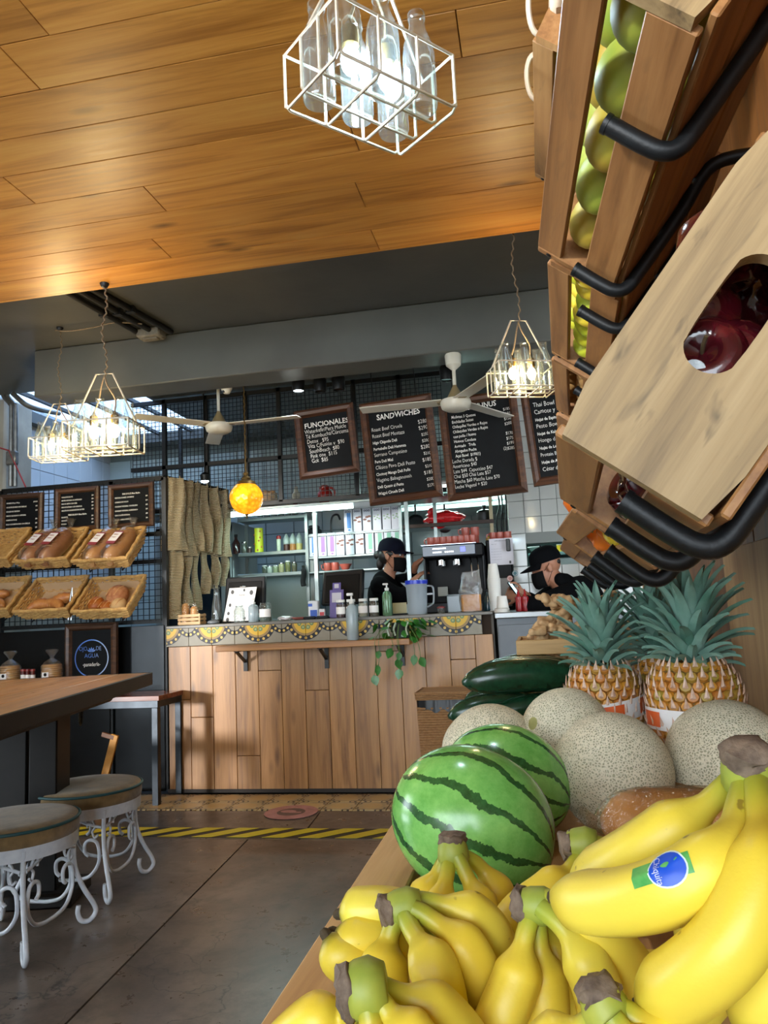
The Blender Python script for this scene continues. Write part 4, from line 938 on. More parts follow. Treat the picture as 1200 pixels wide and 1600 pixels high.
def wall_crate(label, near, far, A=52, endmat=CRB, hooks=(.14, .86), yaw=0):
    "near / far: the upper front corner of the crate at its two ends"
    a, b = P(*near[:2], d=near[2]), P(*far[:2], d=far[2]); Ld = b-a; L = Ld.length
    yv = Ld.normalized(); xv = Vector((math.cos(math.radians(A)), 0, math.sin(math.radians(A)))); xv = (xv-yv*xv.dot(yv)).normalized(); zv = xv.cross(yv)
    T = Matrix((xv, yv, zv)).transposed().to_4x4(); T.translation = a-zv*HB
    t = thing('fruit_crate', label, 'crate', group='tilted fruit crates on the wall'); t.matrix_world = T
    th = .018
    end_panel(th).build('end_panel', endmat, t, 30)
    o = end_panel(th, False); o.build('end_panel', CRB, t, 30, (0, L-th, 0))
    for z0, z1 in ((.103, .15), (0, .058)):
        MB().box((.006, L/2, (z0+z1)/2), (.012, L-2*th-.001, z1-z0), .002).build('front_slat', CRB, t, smooth=0)
        MB().box((WA-.006, L/2, (z0+z1)/2), (.012, L-2*th-.001, z1-z0), .002).build('back_slat', CRB, t, smooth=0)
        for y in (L-.009,): MB().sph((-.0005, y, (z0+z1)/2), (.002, .005, .005), 8, 4).build('nail', NAIL, t)
    for i in range(3): MB().box((.058+i*.102, L/2, -.005), (.094, L, .010), .002).build('bottom_slat', CRB, t, smooth=0)
    ci = T.inverted()
    for i, s in enumerate(hooks):
        y = L*s; q = T @ Vector((WA*.80, y, -.022)); W_ = Vector((.535, q.y, q.z+.015))
        pts = [T @ Vector((-.013, y, .066)), T @ Vector((-.014, y, .02)), T @ Vector((-.011, y, -.006)), T @ Vector((.003, y, -.020)), T @ Vector((.04, y, -.0225)), T @ Vector((WA*.5, y, -.0225)), q, q.lerp(W_, .5), W_]
        h = thing('pipe_hook', label.split(' ')[0]+' '+label.split(' ')[1]+' crate: '+('near' if i == 0 else 'far')+' black pipe hook holding it', 'hook', (0, 0, 0), group='black pipe hooks under the crates')
        h['label'] = ('nearer' if i == 0 else 'farther')+' black pipe hook under the '+label
        MB().tube(spline(pts, 5), .0112, 10).build('pipe', PIPE, h, 60)
        MB().tube([T @ Vector((-.013, y, .064)), T @ Vector((-.013, y, .070))], .0122, 10).build('end_cap', PIPE, h, 50)
        MB().box((.533, W_.y, W_.z), (.012, .05, .08), .003).build('wall_plate', PIPE, h)
    return T, L
def fruit(name, label, cat, T, mesh_parts, group, sc=1):
    t = thing(name, label, cat, group=group); t.matrix_world = T
    for nm, me in mesh_parts: link(nm, me, t)
    return t
MANGO = [M('mango green', '#7f9a3c', '#a9ab3e', rough=.5, scale=14), M('mango yellow', '#a8a03c', '#a98a30', rough=.5, scale=14)]
def mango_me(m): return [('skin', MB().sph((0, 0, 0), (.045, .055, .042), 20, 12, fn=lambda d: 1+.05*d.y-.04*max(0, d.x)*d.y).build('skin', m, mesh=True, smooth=80)), ('stem', MB().cyl((0, .053, 0), (0, .062, .003), .004, .003, 6).build('stem', M('fruit stem', '#4a3a20', rough=.8), mesh=True))]
def apple_me():
    m, nt, b = nodes('dark red apple'); v = coords(nt); g = ntex(nt, coords(nt, (1, 1, .25)), 60, 3)
    lk(nt, ramp(nt, g, [(.3, C('#26060c')), (.6, C('#430b14')), (.8, C('#5e1a1c'))]), b.inputs['Base Color']); b.inputs['Roughness'].default_value = .12; b.inputs['Coat Weight'].default_value = .4
    pr = [(0, .026), (.006, .027), (.012, .033), (.022, .037), (.033, .030), (.0395, .012), (.038, -.008), (.031, -.028), (.021, -.037), (.012, -.038), (.006, -.034), (0, -.032)]
    return [('skin', MB().lathe(pr, 22).build('skin', m, mesh=True, smooth=80)), ('stem', MB().tube([(0, 0, .026), (.002, 0, .038), (.006, 0, .046)], .0017, 6).build('stem', M('fruit stem', '#4a3a20'), mesh=True))]
def pepper_me(c1, c2, nm):
    m = M(nm, c1, c2, rough=.16, scale=10, coat=.3)
    mb = MB(); n = 24; prof = [(0, .034), (.014, .036), (.027, .04), (.036, .03), (.038, .005), (.035, -.02), (.028, -.042), (.016, -.05), (0, -.047)]
    mb.lathe(prof, n)
    for i, v in enumerate(mb.v):
        v = Vector(v); a = math.atan2(v.y, v.x); f = 1+.10*abs(math.cos(2*a))-.05; mb.v[i] = (v.x*f, v.y*f, v.z)
    return [('skin', mb.build('skin', m, mesh=True, smooth=80)), ('stem', MB().tube([(0, 0, .032), (.002, 0, .045), (.008, 0, .055)], [.008, .005, .005], 7).build('stem', M('pepper stem', '#5b7a35', rough=.6), mesh=True))]
def lemon_me(c1, c2, nm, r=.029): return [('skin', MB().sph((0, 0, 0), (r, r, r*1.25), 16, 12, fn=lambda d: 1+.10*max(0, abs(d.z)-.9)*10*.3).build('skin', M(nm, c1, c2, rough=.4, scale=20, bmp=.0008, bscale=300), mesh=True, smooth=80)), ('stem', MB().cyl((0, 0, r*1.26), (0, 0, r*1.32), .003, .002, 6).build('stem', M('fruit stem', '#4a3a20'), mesh=True))]
def potato_me(): return [('skin', MB().sph((0, 0, 0), (.03, .045, .027), 16, 10, fn=lambda d: 1+.12*noise.noise(d*2)).build('skin', M('potato skin', '#b08a52', '#977241', rough=.7, scale=30, bmp=.001), mesh=True, smooth=80))]
MG = [mango_me(m) for m in MANGO]; AP = apple_me(); PR = pepper_me('#5a0a14', '#74161f', 'red pepper'); PO = pepper_me('#c8551c', '#d97a22', 'orange pepper'); PY = pepper_me('#d0b020', '#a9a028', 'yellow pepper'); LI = lemon_me('#9db32f', '#c3c233', 'lime yellow'); LY = lemon_me('#d2b92c', '#d9c640', 'lemon'); PT = potato_me()
STKW = M('fruit sticker', '#aeb6ba', '#8d979c', rough=.3, scale=300)
def fill(T, L, kinds, r, words, cat, name, group, rows, ry=None, seed=1, top=0):
    rr = random.Random(seed); ry = ry or r; n = int((L-.05)/(2*ry)); k = 0; O = []
    for ri, (a, z) in enumerate(rows):
        for j in range(n):
            y = .03+ry+(L-.06-2*ry)*j/max(1, n-1)+(0 if ri % 2 == 0 else 0)
            ro = R(rr.uniform(-40, 40), rr.uniform(-40, 40), rr.uniform(0, 360)) if len(kinds) > 0 else None
            if name == 'mango': ro = R(rr.uniform(-15, 15), rr.uniform(-20, 20), rr.uniform(-25, 25))
            kd = kinds[rr.randrange(len(kinds))]
            TT = T @ Matrix.LocRotScale(Vector((a+rr.uniform(-.004, .004), y, z+rr.uniform(-.004, .004))), ro, None)
            pos = 'nearest' if j == 0 else 'farthest' if j == n-1 else ['second', 'third', 'fourth', 'fifth', 'sixth', 'seventh', 'eighth', 'ninth', 'tenth'][min(8, j-1)]
            O.append(fruit(name, pos+' '+words+(' along the front slats' if ri == 0 else ' along the open top' if ri == 1 else [' on the crate floor, middle row', ' on the crate floor, rear row', ' stacked above the middle row'][ri-2]), cat, TT, kd, group))
    return O
T, L = wall_crate('nearest crate of the lower row, with dark red apples', (865, 670, .66), (873, 778, 1.06), 52, CRE, (.12, .62))
APS = fill(T, L, [AP], .039, 'dark red apple in the nearest lower crate', 'apple', 'apple', 'apples in the lower crate', ((.055, .055), (.235, .122), (.145, .052), (.255, .055), (.17, .11)), .0385, 3)
for o in APS[:0]: pass
# a big apple right behind the hand hole
TA = T @ TM((.128, .058, .078), (75, 10, 0)); o = fruit('apple', 'glossy dark red apple showing through the hand hole of the nearest crate', 'apple', TA @ Matrix.Scale(1.05, 4), AP, 'apples in the lower crate')
TS = T @ TM((.118, .0175, .086), (90, 0, 0)); s_ = MB().lathe([(0, .0006), (.010, .0006), (.0105, 0), (0, 0)], 18).build('fruit_sticker', STKW, o); s_.matrix_world = T @ TM((.108, .0195, .082), (82, -18, 0))
T, L = wall_crate('second crate of the lower row, with peppers', (893, 795, 1.13), (868, 832, 1.62), 50, CRB, (.12, .55))
fill(T, L, [PO, PO, PY, PR], .04, 'pepper in the second lower crate', 'pepper', 'bell_pepper', 'peppers in the lower crates', ((.055, .06), (.08, .13), (.15, .06)), .041, 5)
T, L = wall_crate('third crate of the lower row, farthest from the bananas', (882, 838, 1.68), (874, 858, 2.12), 50, CRB, (.2, .8))
fill(T, L, [PO, PY, LI], .04, 'pepper in the third lower crate', 'pepper', 'bell_pepper', 'peppers in the lower crates', ((.055, .06), (.08, .13)), .041, 6)
T, L = wall_crate('nearest crate of the upper row, with green mangoes', (884, -70, .745), (839, 392, 1.34), 52, CRE, (.30, .93))
fill(T, L, MG, .05, 'mango in the nearest upper crate', 'mango', 'mango', 'mangoes in the upper crate', ((.062, .080), (.14, .135), (.17, .06)), .05, 8)
T, L = wall_crate('second crate of the upper row, with yellow-green limes', (854, 404, 1.38), (861, 552, 1.86), 52, CRB, (.22, .82))
fill(T, L, [LI, LI, LY], .03, 'lime in the second upper crate', 'lime', 'lime', 'limes in the upper crate', ((.044, .080), (.085, .125), (.045, .03)), .031, 9)
T, L = wall_crate('third crate of the upper row, with potatoes', (860, 558, 1.9), (869, 640, 2.42), 52, CRB, (.2, .8))
fill(T, L, [PT], .03, 'potato in the third upper crate', 'potato', 'potato', 'potatoes in the upper crate', ((.045, .07), (.06, .13)), .034, 10)
T, L = wall_crate('fourth crate of the upper row, with lemons', (868, 646, 2.46), (873, 690, 2.95), 52, CRB, (.2, .8))
fill(T, L, [LY], .03, 'lemon in the fourth upper crate', 'lemon', 'lemon', 'lemons in the upper crate', ((.045, .07), (.06, .135)), .034, 11)
T, L = wall_crate('crate of the top row under the plank ceiling', (831, 52, 1.40), (835, 276, 1.875), 52, CRB, (.2, .8))
fill(T, L, [LI], .03, 'lime in the top row crate', 'lime', 'lime', 'limes in the top crate', ((.045, .07), (.06, .14)), .033, 12)
# clear bag loops over the top row crate
for i, (px, py) in enumerate(((836, 10), (832, 118))):
    q = P(px, py, d=1.42+.2*i); o = thing('bag_loop', ['upper', 'lower'][i]+' pale plastic bag loop hanging over the top row crate', 'bag', q, group='bag loops on the top crate')
    MB().tube(spline([(.03, -.03, .02), (.0, -.02, .03), (-.012, 0, .005), (-.004, .025, -.03), (.03, .03, -.05)], 5), .0035, 7, sx=2.2).build('loop', M('pale plastic', '#b59f88', rough=.5), o, 60); MB().box((.04, 0, -.01), (.03, .08, .05), .01).build('bag_body', M('pale plastic', '#d5ccbd'), o)
# black wall rails behind the crates
for i, (y, z) in enumerate(((0, 1.45), (0, 1.98), (0, 2.42))):
    t = thing('wall_rail', ['lowest', 'middle', 'top'][i]+' black pipe rail along the wall behind the crates', 'rail', (.515, 0, z), group='black wall rails'); MB().cyl((0, .3, 0), (0, 3.0, 0), .014).build('pipe', PIPE, t)
    for y in (.5, 1.6, 2.8): MB().box((.012, y, 0), (.02, .05, .07), .003).build('wall_clip', PIPE, t)
# ================================================================ LAMPS, FANS
BG = THIN('bottle glass', '#f4fbfb', .03, .06, .02, '#dfeef2'); WIRE = M('white wire', '#cfc9ba', '#b5ad9b', rough=.4, scale=60, metal=.2); BRASS = M('old brass', '#7a6236', '#56431f', rough=.45, metal=.8, scale=50)
CORD = M('twisted cord', '#8a7a62', '#5f523f', rough=.7, scale=200)
bprof = [(0, .002), (.029, 0), (.0315, .006), (.0315, .115), (.029, .135), (.017, .168), (.0145, .19), (.0175, .192), (.0175, .204), (.014, .206)]
BOT = MB().lathe(bprof, 16, caps=False).build('bottle', BG, mesh=True, smooth=50)
def lamp(label, base, yaw, top, warm, energy, bulbs=3, sc=1.0, vis=9):
    t = thing('milk_crate_lamp', label, 'lamp', base, R(0, 0, yaw), 'bottle crate pendant lamps'); t.scale = (sc,)*3
    LX, LY_, H = .27, .18, .115; w_ = .0033
    x, y = LX/2, LY_/2
    MB().tube([(-x, -y, H), (x, -y, H), (x, y, H), (-x, y, H)], w_, 6, True).build('rim_wire', WIRE, t)
    for q in (-x, -x/3, x/3, x): MB().tube([(q, -y, H), (q, -y, .008), (q, -y+.01, 0), (q, y-.01, 0), (q, y, .008), (q, y, H)], w_, 6).build('cross_wire', WIRE, t)
    for q in (-y, -y/3, y/3, y): MB().tube([(-x, q, H if abs(q) < y-.01 else .02), (-x, q, .012), (-x+.01, q, .004), (x-.01, q, .004), (x, q, .012), (x, q, H if abs(q) < y-.01 else .02)], w_, 6).build('long_wire', WIRE, t)
    for i in range(3):
        for j in (-1, 1): o = link('bottle', BOT, t, ((i-1)*.088, j*.044, .008)); 
    MB().tube([(-x, 0, H), (-.035, 0, H+.215), (.035, 0, H+.215), (x, 0, H)], w_*1.2, 6).build('handle', WIRE, t)
    bm_ = M('bulb warm', '#fff2d0', emit=(1, .78, .45, 1), es=vis) if warm else M('bulb cool', '#eef6ff', emit=(.62, .82, 1, 1), es=vis)
    for i in range(bulbs):
        bx = (i-(bulbs-1)/2)*.088
        b = MB().sph((bx, 0, .085), (.019, .019, .03), 14, 10).build('bulb', bm_, t)
        MB().lathe([(.012, .112), (.017, .115), (.017, .15), (.007, .158), (.004, .17)], 10, (bx, 0, 0)).build('socket', BRASS, t)
        MB().tube(spline([(bx, 0, .168), (bx*.8+.01, .004, .22), (bx*.3, 0, .28), (0, 0, H+.21)], 5), .0035, 6).build('flex', CORD, t)
    h = (top-base.z)/sc; pts = []
    n = 40
    for k in range(n+1): pts.append((.004*math.sin(k*1.9)*1.2+.01*math.sin(k*.25), .004*math.cos(k*1.9), H+.205+(h-H-.205)*k/n))
    MB().tube(pts, .0035, 6).build('hanging_cord', CORD, t)
    MB().lathe([(0, h-.02), (.012, h-.018), (.02, h-.004), (.02, h)], 10).build('ceiling_hook', BLK, t)
    c = t.matrix_basis @ Vector((0, 0, .10*sc))
    light(('warm' if warm else 'cool')+'_bulb_light', 'POINT', base+Vector((0, 0, .10*sc)), energy, (1, .70, .36) if warm else (.70, .86, 1), .03)
    return t
lamp('nearest bottle crate lamp with cool white light under the planks', Vector((-.24, 1.33, 2.10)), 48, CZ, False, 14, 2, 1.0, 40)
lamp('warm bottle crate lamp at left, hanging nearest the high table', P(163, 706, Y=3.24), 8, CZ, True, 26, 2, 1.15, 6)
lamp('warm bottle crate lamp at the far left over the bread rack', P(92, 718, Y=4.10), 10, UZ, True, 26, 2, 1.05, 6)
lamp('warm bottle crate lamp at right beside the fruit crates', P(818, 613, Y=3.36), 20, UZ, True, 14, 2, 1.0, 6)
# cable between the two left lamps
t = thing('lamp_cable', 'thin cable slung between the left lamp chain and the ceiling conduits', 'cable', (0, 0, 0))
MB().tube(spline([P(86, 516, Z=UZ-.02), P(110, 517, Z=UZ-.04), P(148, 511, Z=UZ-.03), P(180, 504, Z=UZ-.02), P(222, 506, Z=UZ-.03)], 6), .004, 6).build('cable', CORD, t)
# ceiling fans
FW = M('fan enamel', '#d6d4c8', '#c9c6b8', rough=.3, scale=5); FT = M('fan cone', '#8b7c5c', rough=.4)
def fan(label, hub, rod, angs):
    t = thing('ceiling_fan', label, 'fan', hub, group='ceiling fans')
    MB().lathe([(0, -.045), (.06, -.044), (.085, -.03), (.093, 0), (.088, .018), (.05, .025), (0, .026)], 28).build('motor_housing', FW, t, 50)
    MB().lathe([(.055, .024), (.012, .105), (.011, .11)], 18).build('cone', FT, t)
    MB().cyl((0, 0, .10), (0, 0, rod-.05), .011).build('down_rod', FW, t)
    MB().lathe([(.012, rod-.10), (.045, rod-.07), (.05, rod-.01), (.045, rod)], 18).build('canopy_cup', FW, t)
    for a in angs:
        m = MB(); ca = Matrix.Rotation(math.radians(a), 4, 'Z') @ Matrix.Rotation(math.radians(5), 4, 'X')
        m.box((.33, 0, .012), (.50, .105, .006), .002, T=ca); m.build('blade', FW, t, smooth=0)
        MB().box((.085, 0, .012), (.05, .05, .012), .002, T=ca).build('blade_iron', FT, t, smooth=0)
h = P(342, 667, Y=4.85); fan('white three blade ceiling fan at left before the wire grid', h, UZ-h.z, (-2, 118, 226))
h = P(712, 630, Y=4.46); fan('white three blade ceiling fan in front of the menu boards', h, 2.672-h.z, (300, 180, 60))
# amber globe pendant
def amber():
    m, nt, b = nodes('amber glass'); v = coords(nt, rnd=False); vo = nt.nodes.new('ShaderNodeTexVoronoi'); lk(nt, v, vo.inputs['Vector']); vo.inputs['Scale'].default_value = 38
    lk(nt, ramp(nt, ntex(nt, v, 14, 3), [(.3, C('#c97a08')), (.7, C('#f0a81c'))]), b.inputs['Base Color']); b.inputs['Roughness'].default_value = .12
    lk(nt, ramp(nt, vo.outputs['Distance'], [(.1, (1, .42, .02, 1)), (.7, (.62, .2, .005, 1))]), b.inputs['Emission Color']); b.inputs['Emission Strength'].default_value = 1.15
    bump(nt, b, vo.outputs['Distance'], .006, .8); return m
c = P(385, 778, Y=4.72); r = 27/FPX*4.72*1.02
t = thing('globe_pendant', 'amber glass globe pendant lit above the counter', 'lamp', c)
MB().sph((0, 0, 0), r, 28, 18, fn=lambda d: 1+.012*math.sin(9*math.atan2(d.y, d.x)+5*d.z)).build('glass_globe', amber(), t, 80)
MB().lathe([(r*.62, r*.80), (r*.55, r*.98), (.03, r*1.1), (.034, r*1.2), (.014, r*1.35), (.02, r*1.5), (.006, r*1.62)], 18).build('brass_cap', BRASS, t, 40)
MB().lathe([(0, -r*1.28), (.004, -r*1.26), (.006, -r*1.12), (.013, -r*1.02), (.012, -r*.97)], 10).build('finial', BRASS, t)
n = 60; hh = UZ-.02-c.z
MB().tube([(.003*math.sin(k*2), .003*math.cos(k*2), r*1.6+(hh-r*1.6)*k/n) for k in range(n+1)], .004, 6).build('chain', BRASS, t)
MB().lathe([(.012, hh-.03), (.05, hh-.012), (.062, hh), (.062, hh+.018)], 20).build('ceiling_rose', BRASS, t)
light('globe_light', 'POINT', c-Vector((0, .13, 0)), 1.5, (1, .55, .12), .03)
# spotlights
SPG = M('spot glow', '#ffffff', emit=(.8, .9, 1, 1), es=14)
for i, (px, py, on, lb) in enumerate(((466, 600, True, 'lit black can spotlight under the beam'), (500, 601, False, 'unlit black spotlight right of the lit one'), (529, 598, False, 'unlit black spotlight beside the sandwich menu'), (697, 583, False, 'unlit black spotlight above the second fan'))):
    c = P(px, py, Y=4.78); t = thing('spotlight', lb, 'spotlight', c, None, 'black can spotlights')
    MB().lathe([(.036, -.05), (.040, -.05), (.044, .03), (.03, .055), (0, .056)], 18, caps=False).build('can', BLK, t)
    MB().cyl((0, 0, .05), (0, 0, UZ-c.z-.003), .008).build('stem', BLK, t)
    MB().lathe([(0, -.042), (.035, -.044)], 18).build('lens', SPG if on else M('dark lens', '#0b0b0c', rough=.1), t)
    if on: light('spot_light', 'SPOT', c-Vector((0, 0, .06)), 25, (.85, .93, 1), .03, R(-14, 0, 0), spot=1.6)
# smaller lit can lamp behind the jute nets
c = P(320, 752, Y=5.7); t = thing('spotlight', 'small lit lamp glowing behind the jute nets', 'spotlight', c, None, 'black can spotlights')
MB().lathe([(.03, 0), (.04, .05), (.02, .07), (0, .07)], 14).build('can', BLK, t); MB().sph((0, 0, 0), (.032, .032, .014), 12, 6).build('lens', SPG, t); MB().cyl((0, 0, .07), (0, 0, UZ-c.z), .006).build('stem', BLK, t)
# ================================================================ HANGING MENU BOARDS
FR2 = WOOD('rustic frame', '#2a160b', '#4a2a17', '#683f24', 0, 1.5, .5, .4, .2)
def board(label, corners, Y, lines, fw=.052, group='chalk menu boards over the counter'):
    c = [P(*q, Y=Y) for q in corners]      # tl, tr, br, bl
    w_ = ((c[1]-c[0]).length+(c[2]-c[3]).length)/2; h = ((c[0]-c[3]).length+(c[1]-c[2]).length)/2; ctr = (c[0]+c[1]+c[2]+c[3])/4
    rz = math.degrees(math.atan2((c[1].z-c[0].z+c[2].z-c[3].z)/2, w_))
    t = framed('menu_board', label, 'menu board', w_, h, fw, .035, FR2, group=group); hang(t, ctr, rz)
    text_mesh([(a, x*w_, y*h, s, al, wg, sq) for a, x, y, s, al, wg, sq in lines], .45, 2, int(corners[0][0])).build('chalk_lettering', CHALK, t, smooth=0)
    for s in (-.3, .3): MB().cyl((s*w_, h/2-.01, -.01), (s*w_, h/2+max(.05, UZ-ctr.z-h/2), -.01), .003, n=6).build('hanger_wire', BLK, t)
def rowl(txt, pr, y, s=.030, wt=0.0, x=-.37, sq=.8): return [(txt, x, y, s, 'LEFT', wt, sq)]+([(pr, .40, y+.012, s*1.05, 'RIGHT', 0, .8)] if pr else [])
L = [('FUNCIONALES', 0.02, .235, .050, 'CENTER', .02, .95)]
for i, tx in enumerate(('Waterkefir/Pera Muicle', 'Té Kombucha/Cúrcuma', 'Detox   $95', 'Vita C/Fusión v  $90', 'SouthBeach  $80', 'Pink one  $115', 'Gck  $85')): L.append((tx, -.36+.012*i, .155-.072*i, .040, 'LEFT', 0, .78))
board('smallest chalk menu board headed FUNCIONALES, hanging at left', ((462, 645), (553, 628), (562, 738), (468, 750)), 4.98, L)
L = [('SANDWICHES', .02, .325, .052, 'CENTER', .03, .9)]
for i, (a, b) in enumerate((('Roast Beef Ciruela', '$280'), ('Roast Beef Mostaza', '$290'), ('Higo Chipotle Deli', '$250'), ('Portobello Deli Hummus', '$200'), ('Serrano Campesino', '$280'), ('Pera Deli Miel', '$210'), ('Clásico Pavo Deli Pesto', '$185'), ('Chutney Mango Deli Pollo', '$210'), ('Vegano Babaganoush', '$185'), ('Deli Queso al Pesto', '$200'), ('Wagyú Ciruela Deli', '$270'))):
    big = i in (0, 1, 4, 6, 8); L += rowl(a, b, .215-.062*i, .036 if big else .028, 0 if big else .02, -.375, .78)
board('tall chalk menu board headed SANDWICHES', ((566, 634), (676, 613), (690, 777), (575, 790)), 4.97, L)
L = [('DESAYUNUS', .0, .37, .048, 'CENTER', .02, .9)]
for i, (a, b) in enumerate((('Molletes 3 Quesos', '$185'), ('Enchiladas Suizas', '$180'), ('Chilaquiles Verdes o Rojos', '$150'), ('Chilaquiles Verdes o Rojos', '$200'), ('con pollo / huevo', ''), ('Huevos Condesa', '$170'), ('Avocado   Trufa', '$175'), ('Ahogados Pocha', '$190'), ('Açai Bowl  $190(1)', '(2)$285'))): L += rowl(a, b, .30-.048*i, .027, .015, -.35, .78)
for i, tx in enumerate(('Leche Dorada $', 'Americano $40', 'Late $44  Capuccino $47', 'Chai $50 Chai Late $57', 'Matcha $60 Matcha Late $70', 'Leche Vegetal + $20')): L.append((tx, -.40, -.135-.05*i, .034, 'LEFT', 0, .74))
board('chalk menu board headed DESAYUNUS behind the second fan', ((686, 628), (808, 606), (823, 771), (699, 782)), 4.96, L)
L = []
for i, (tx, s, g) in enumerate((('Thai Bowl', .042, 0), ('Camote y', .042, 0), ('Hojas de Espinaca', .028, .02), ('Pesto Bowl', .04, 0), ('Hojas de Kale', .028, .02), ('Hongo del Bosque', .038, 0), ('Hojas de Lechuga', .028, .02), ('Protein Bowl', .034, 0), ('Hojas de Arúgula', .028, .02), ('César de Pollo', .038, 0))): L.append((tx, -.36, .32-.075*i, s, 'LEFT', g, .8))
board('chalk menu board at right partly hidden by the fruit crates', ((820, 612), (942, 592), (955, 742), (826, 762)), 4.95, L)

# pale dome camera on the beam beside the globe chain
c = P(354, 604, Y=4.70); t = thing('security_camera', 'pale dome camera under the beam beside the globe pendant', 'camera', c)
MB().lathe([(0, -.05), (.02, -.048), (.036, -.02), (.04, .0), (.04, .02)], 18).build('dome', FW, t, 60); MB().lathe([(.04, .0), (.046, .01), (.044, .05), (.02, .06)], 18).build('housing', FW, t, 60); MB().cyl((0, 0, .05), (0, 0, UZ-c.z), .012).build('stem', BLK, t); MB().sph((-.012, -.02, -.035), (.012, .008, .012), 8, 6).build('lens', BLK, t)
# ================================================================ HIGH TABLE, BENCH, STOOLS
HTW = WOOD('high table top', '#7d5528', '#bd8b52', '#d6ab74', 1, 1.0, .30, .3, .12, coat=.2); DKW = M('dark painted wood', '#0d0b09', '#15110e', rough=.5, scale=20, spec=.25)
tip = P(236, 1050, Z=.905); dv = Vector((.232, -.973, 0)).normalized(); pv = Vector((-dv.y*-1, 0, 0)); pv = Vector((dv.y, -dv.x, 0))
T = Matrix(((pv.x, dv.x, 0, tip.x), (pv.y, dv.y, 0, tip.y), (0, 0, 1, 0), (0, 0, 0, 1)))     # local x: across to the left, y: towards the camera
t = thing('high_table', 'high dark wooden table with a worn honey top at left', 'table'); t.matrix_world = T
for i in range(5): MB().box((.08+i*.16, 1.35, .878), (.157, 2.68, .05), .003).build('top_board', HTW, t, smooth=0)
MB().box((.0, 1.35, .872), (.012, 2.72, .064), .003).build('edge_board', DKW, t); MB().box((.40, -.004, .872), (.81, .012, .064), .003).build('edge_board', DKW, t); MB().box((.81, 1.35, .872), (.012, 2.72, .064), .003).build('edge_board', DKW, t)
m = MB().prism([(.22, .70), (.22, .85), (2.5, .85), (2.5, .70)], .10, .14); 
ap = MB(); ap.add([(.10, .16, .851), (.10, 2.5, .851), (.10, 2.5, .80), (.10, .34, .80), (.10, .29, .815), (.10, .22, .828), (.10, .16, .83)]+[(.13, .16, .851), (.13, 2.5, .851), (.13, 2.5, .80), (.13, .34, .80), (.13, .29, .815), (.13, .22, .828), (.13, .16, .83)], [(0, 1, 2, 3, 4, 5, 6), (13, 12, 11, 10, 9, 8, 7)]+[(i, (i+1) % 7, 7+(i+1) % 7, 7+i) for i in range(7)]); ap.build('apron', DKW, t, smooth=0)
MB().box((.70, 1.3, .82), (.03, 2.3, .06)).build('apron', DKW, t, smooth=0)
for y in (.55, 2.0):
    MB().box((.30, y, .425), (.12, .16, .85), .006).build('pedestal_post', DKW, t); MB().box((.52, y, .425), (.28, .10, .85), .006).build('pedestal_panel', DKW, t); MB().box((.42, y, .03), (.52, .26, .06), .01).build('pedestal_foot', DKW, t)
IRON = M('old iron', '#3a352d', '#5a5140', rough=.5, metal=.6, scale=60)
for k, (px, py) in enumerate(((100, 1125), (126, 1117))):
    q = T.inverted() @ P(px, py, Y=3.32-.05*k); n = 20
    MB().tube([(q.x+.0, q.y+.018*math.cos(2*PI*i/n)*1.0+.0, q.z+.045*math.sin(2*PI*i/n)) for i in range(n)], .0055, 6, True).build('ring_handle', IRON, t)
# bench with steel frame
bz = P(245, 1090, Y=4.72).z+.01; bx = P(246, 1100, Y=4.72).x
t = thing('side_bench', 'low bench with reddish wood top and black steel legs along the bread rack', 'bench', (bx, 4.72, 0))
BT = WOOD('bench top', '#4b2414', '#74391f', '#93563a', 0, 1.0, .22, .2, .1, coat=.4)
for i in range(3): MB().box((-.75, .062+i*.124, bz-.015), (1.52, .122, .032), .002).build('top_plank', BT, t, smooth=0)
FRS = M('raw steel frame', '#3c4248', '#2c3136', rough=.35, metal=.75, scale=12)
MB().box((-.75, .012, bz-.052), (1.5, .024, .042)).build('rail', FRS, t, smooth=0); MB().box((-.75, .36, bz-.052), (1.5, .024, .042)).build('rail', FRS, t, smooth=0); MB().box((-.012, .186, bz-.052), (.024, .32, .042)).build('rail', FRS, t, smooth=0)
for x in (-.022, -1.48):
    for y in (.022, .352): MB().box((x, y, (bz-.075)/2), (.042, .042, bz-.075), .002).build('leg', FRS, t, smooth=0)
# mustard board below
q = P(148, 1180, Y=4.6); t = thing('leaning_board', 'mustard yellow board leaning in the dark under the bench', 'board', (q.x, 4.62, 0), R(0, 16, 0))
MB().box((0, 0, .27), (.05, .018, .42), .003).build('panel', M('mustard', '#b9802c', '#96651f', rough=.6, scale=20), t); MB().box((-.045, 0, .46), (.09, .02, .03), .003).build('cross_piece', M('board brown', '#5d3a22', rough=.6), t); MB().box((-.03, 0, .03), (.2, .03, .06), .003).build('foot', M('board brown', '#5d3a22'), t)
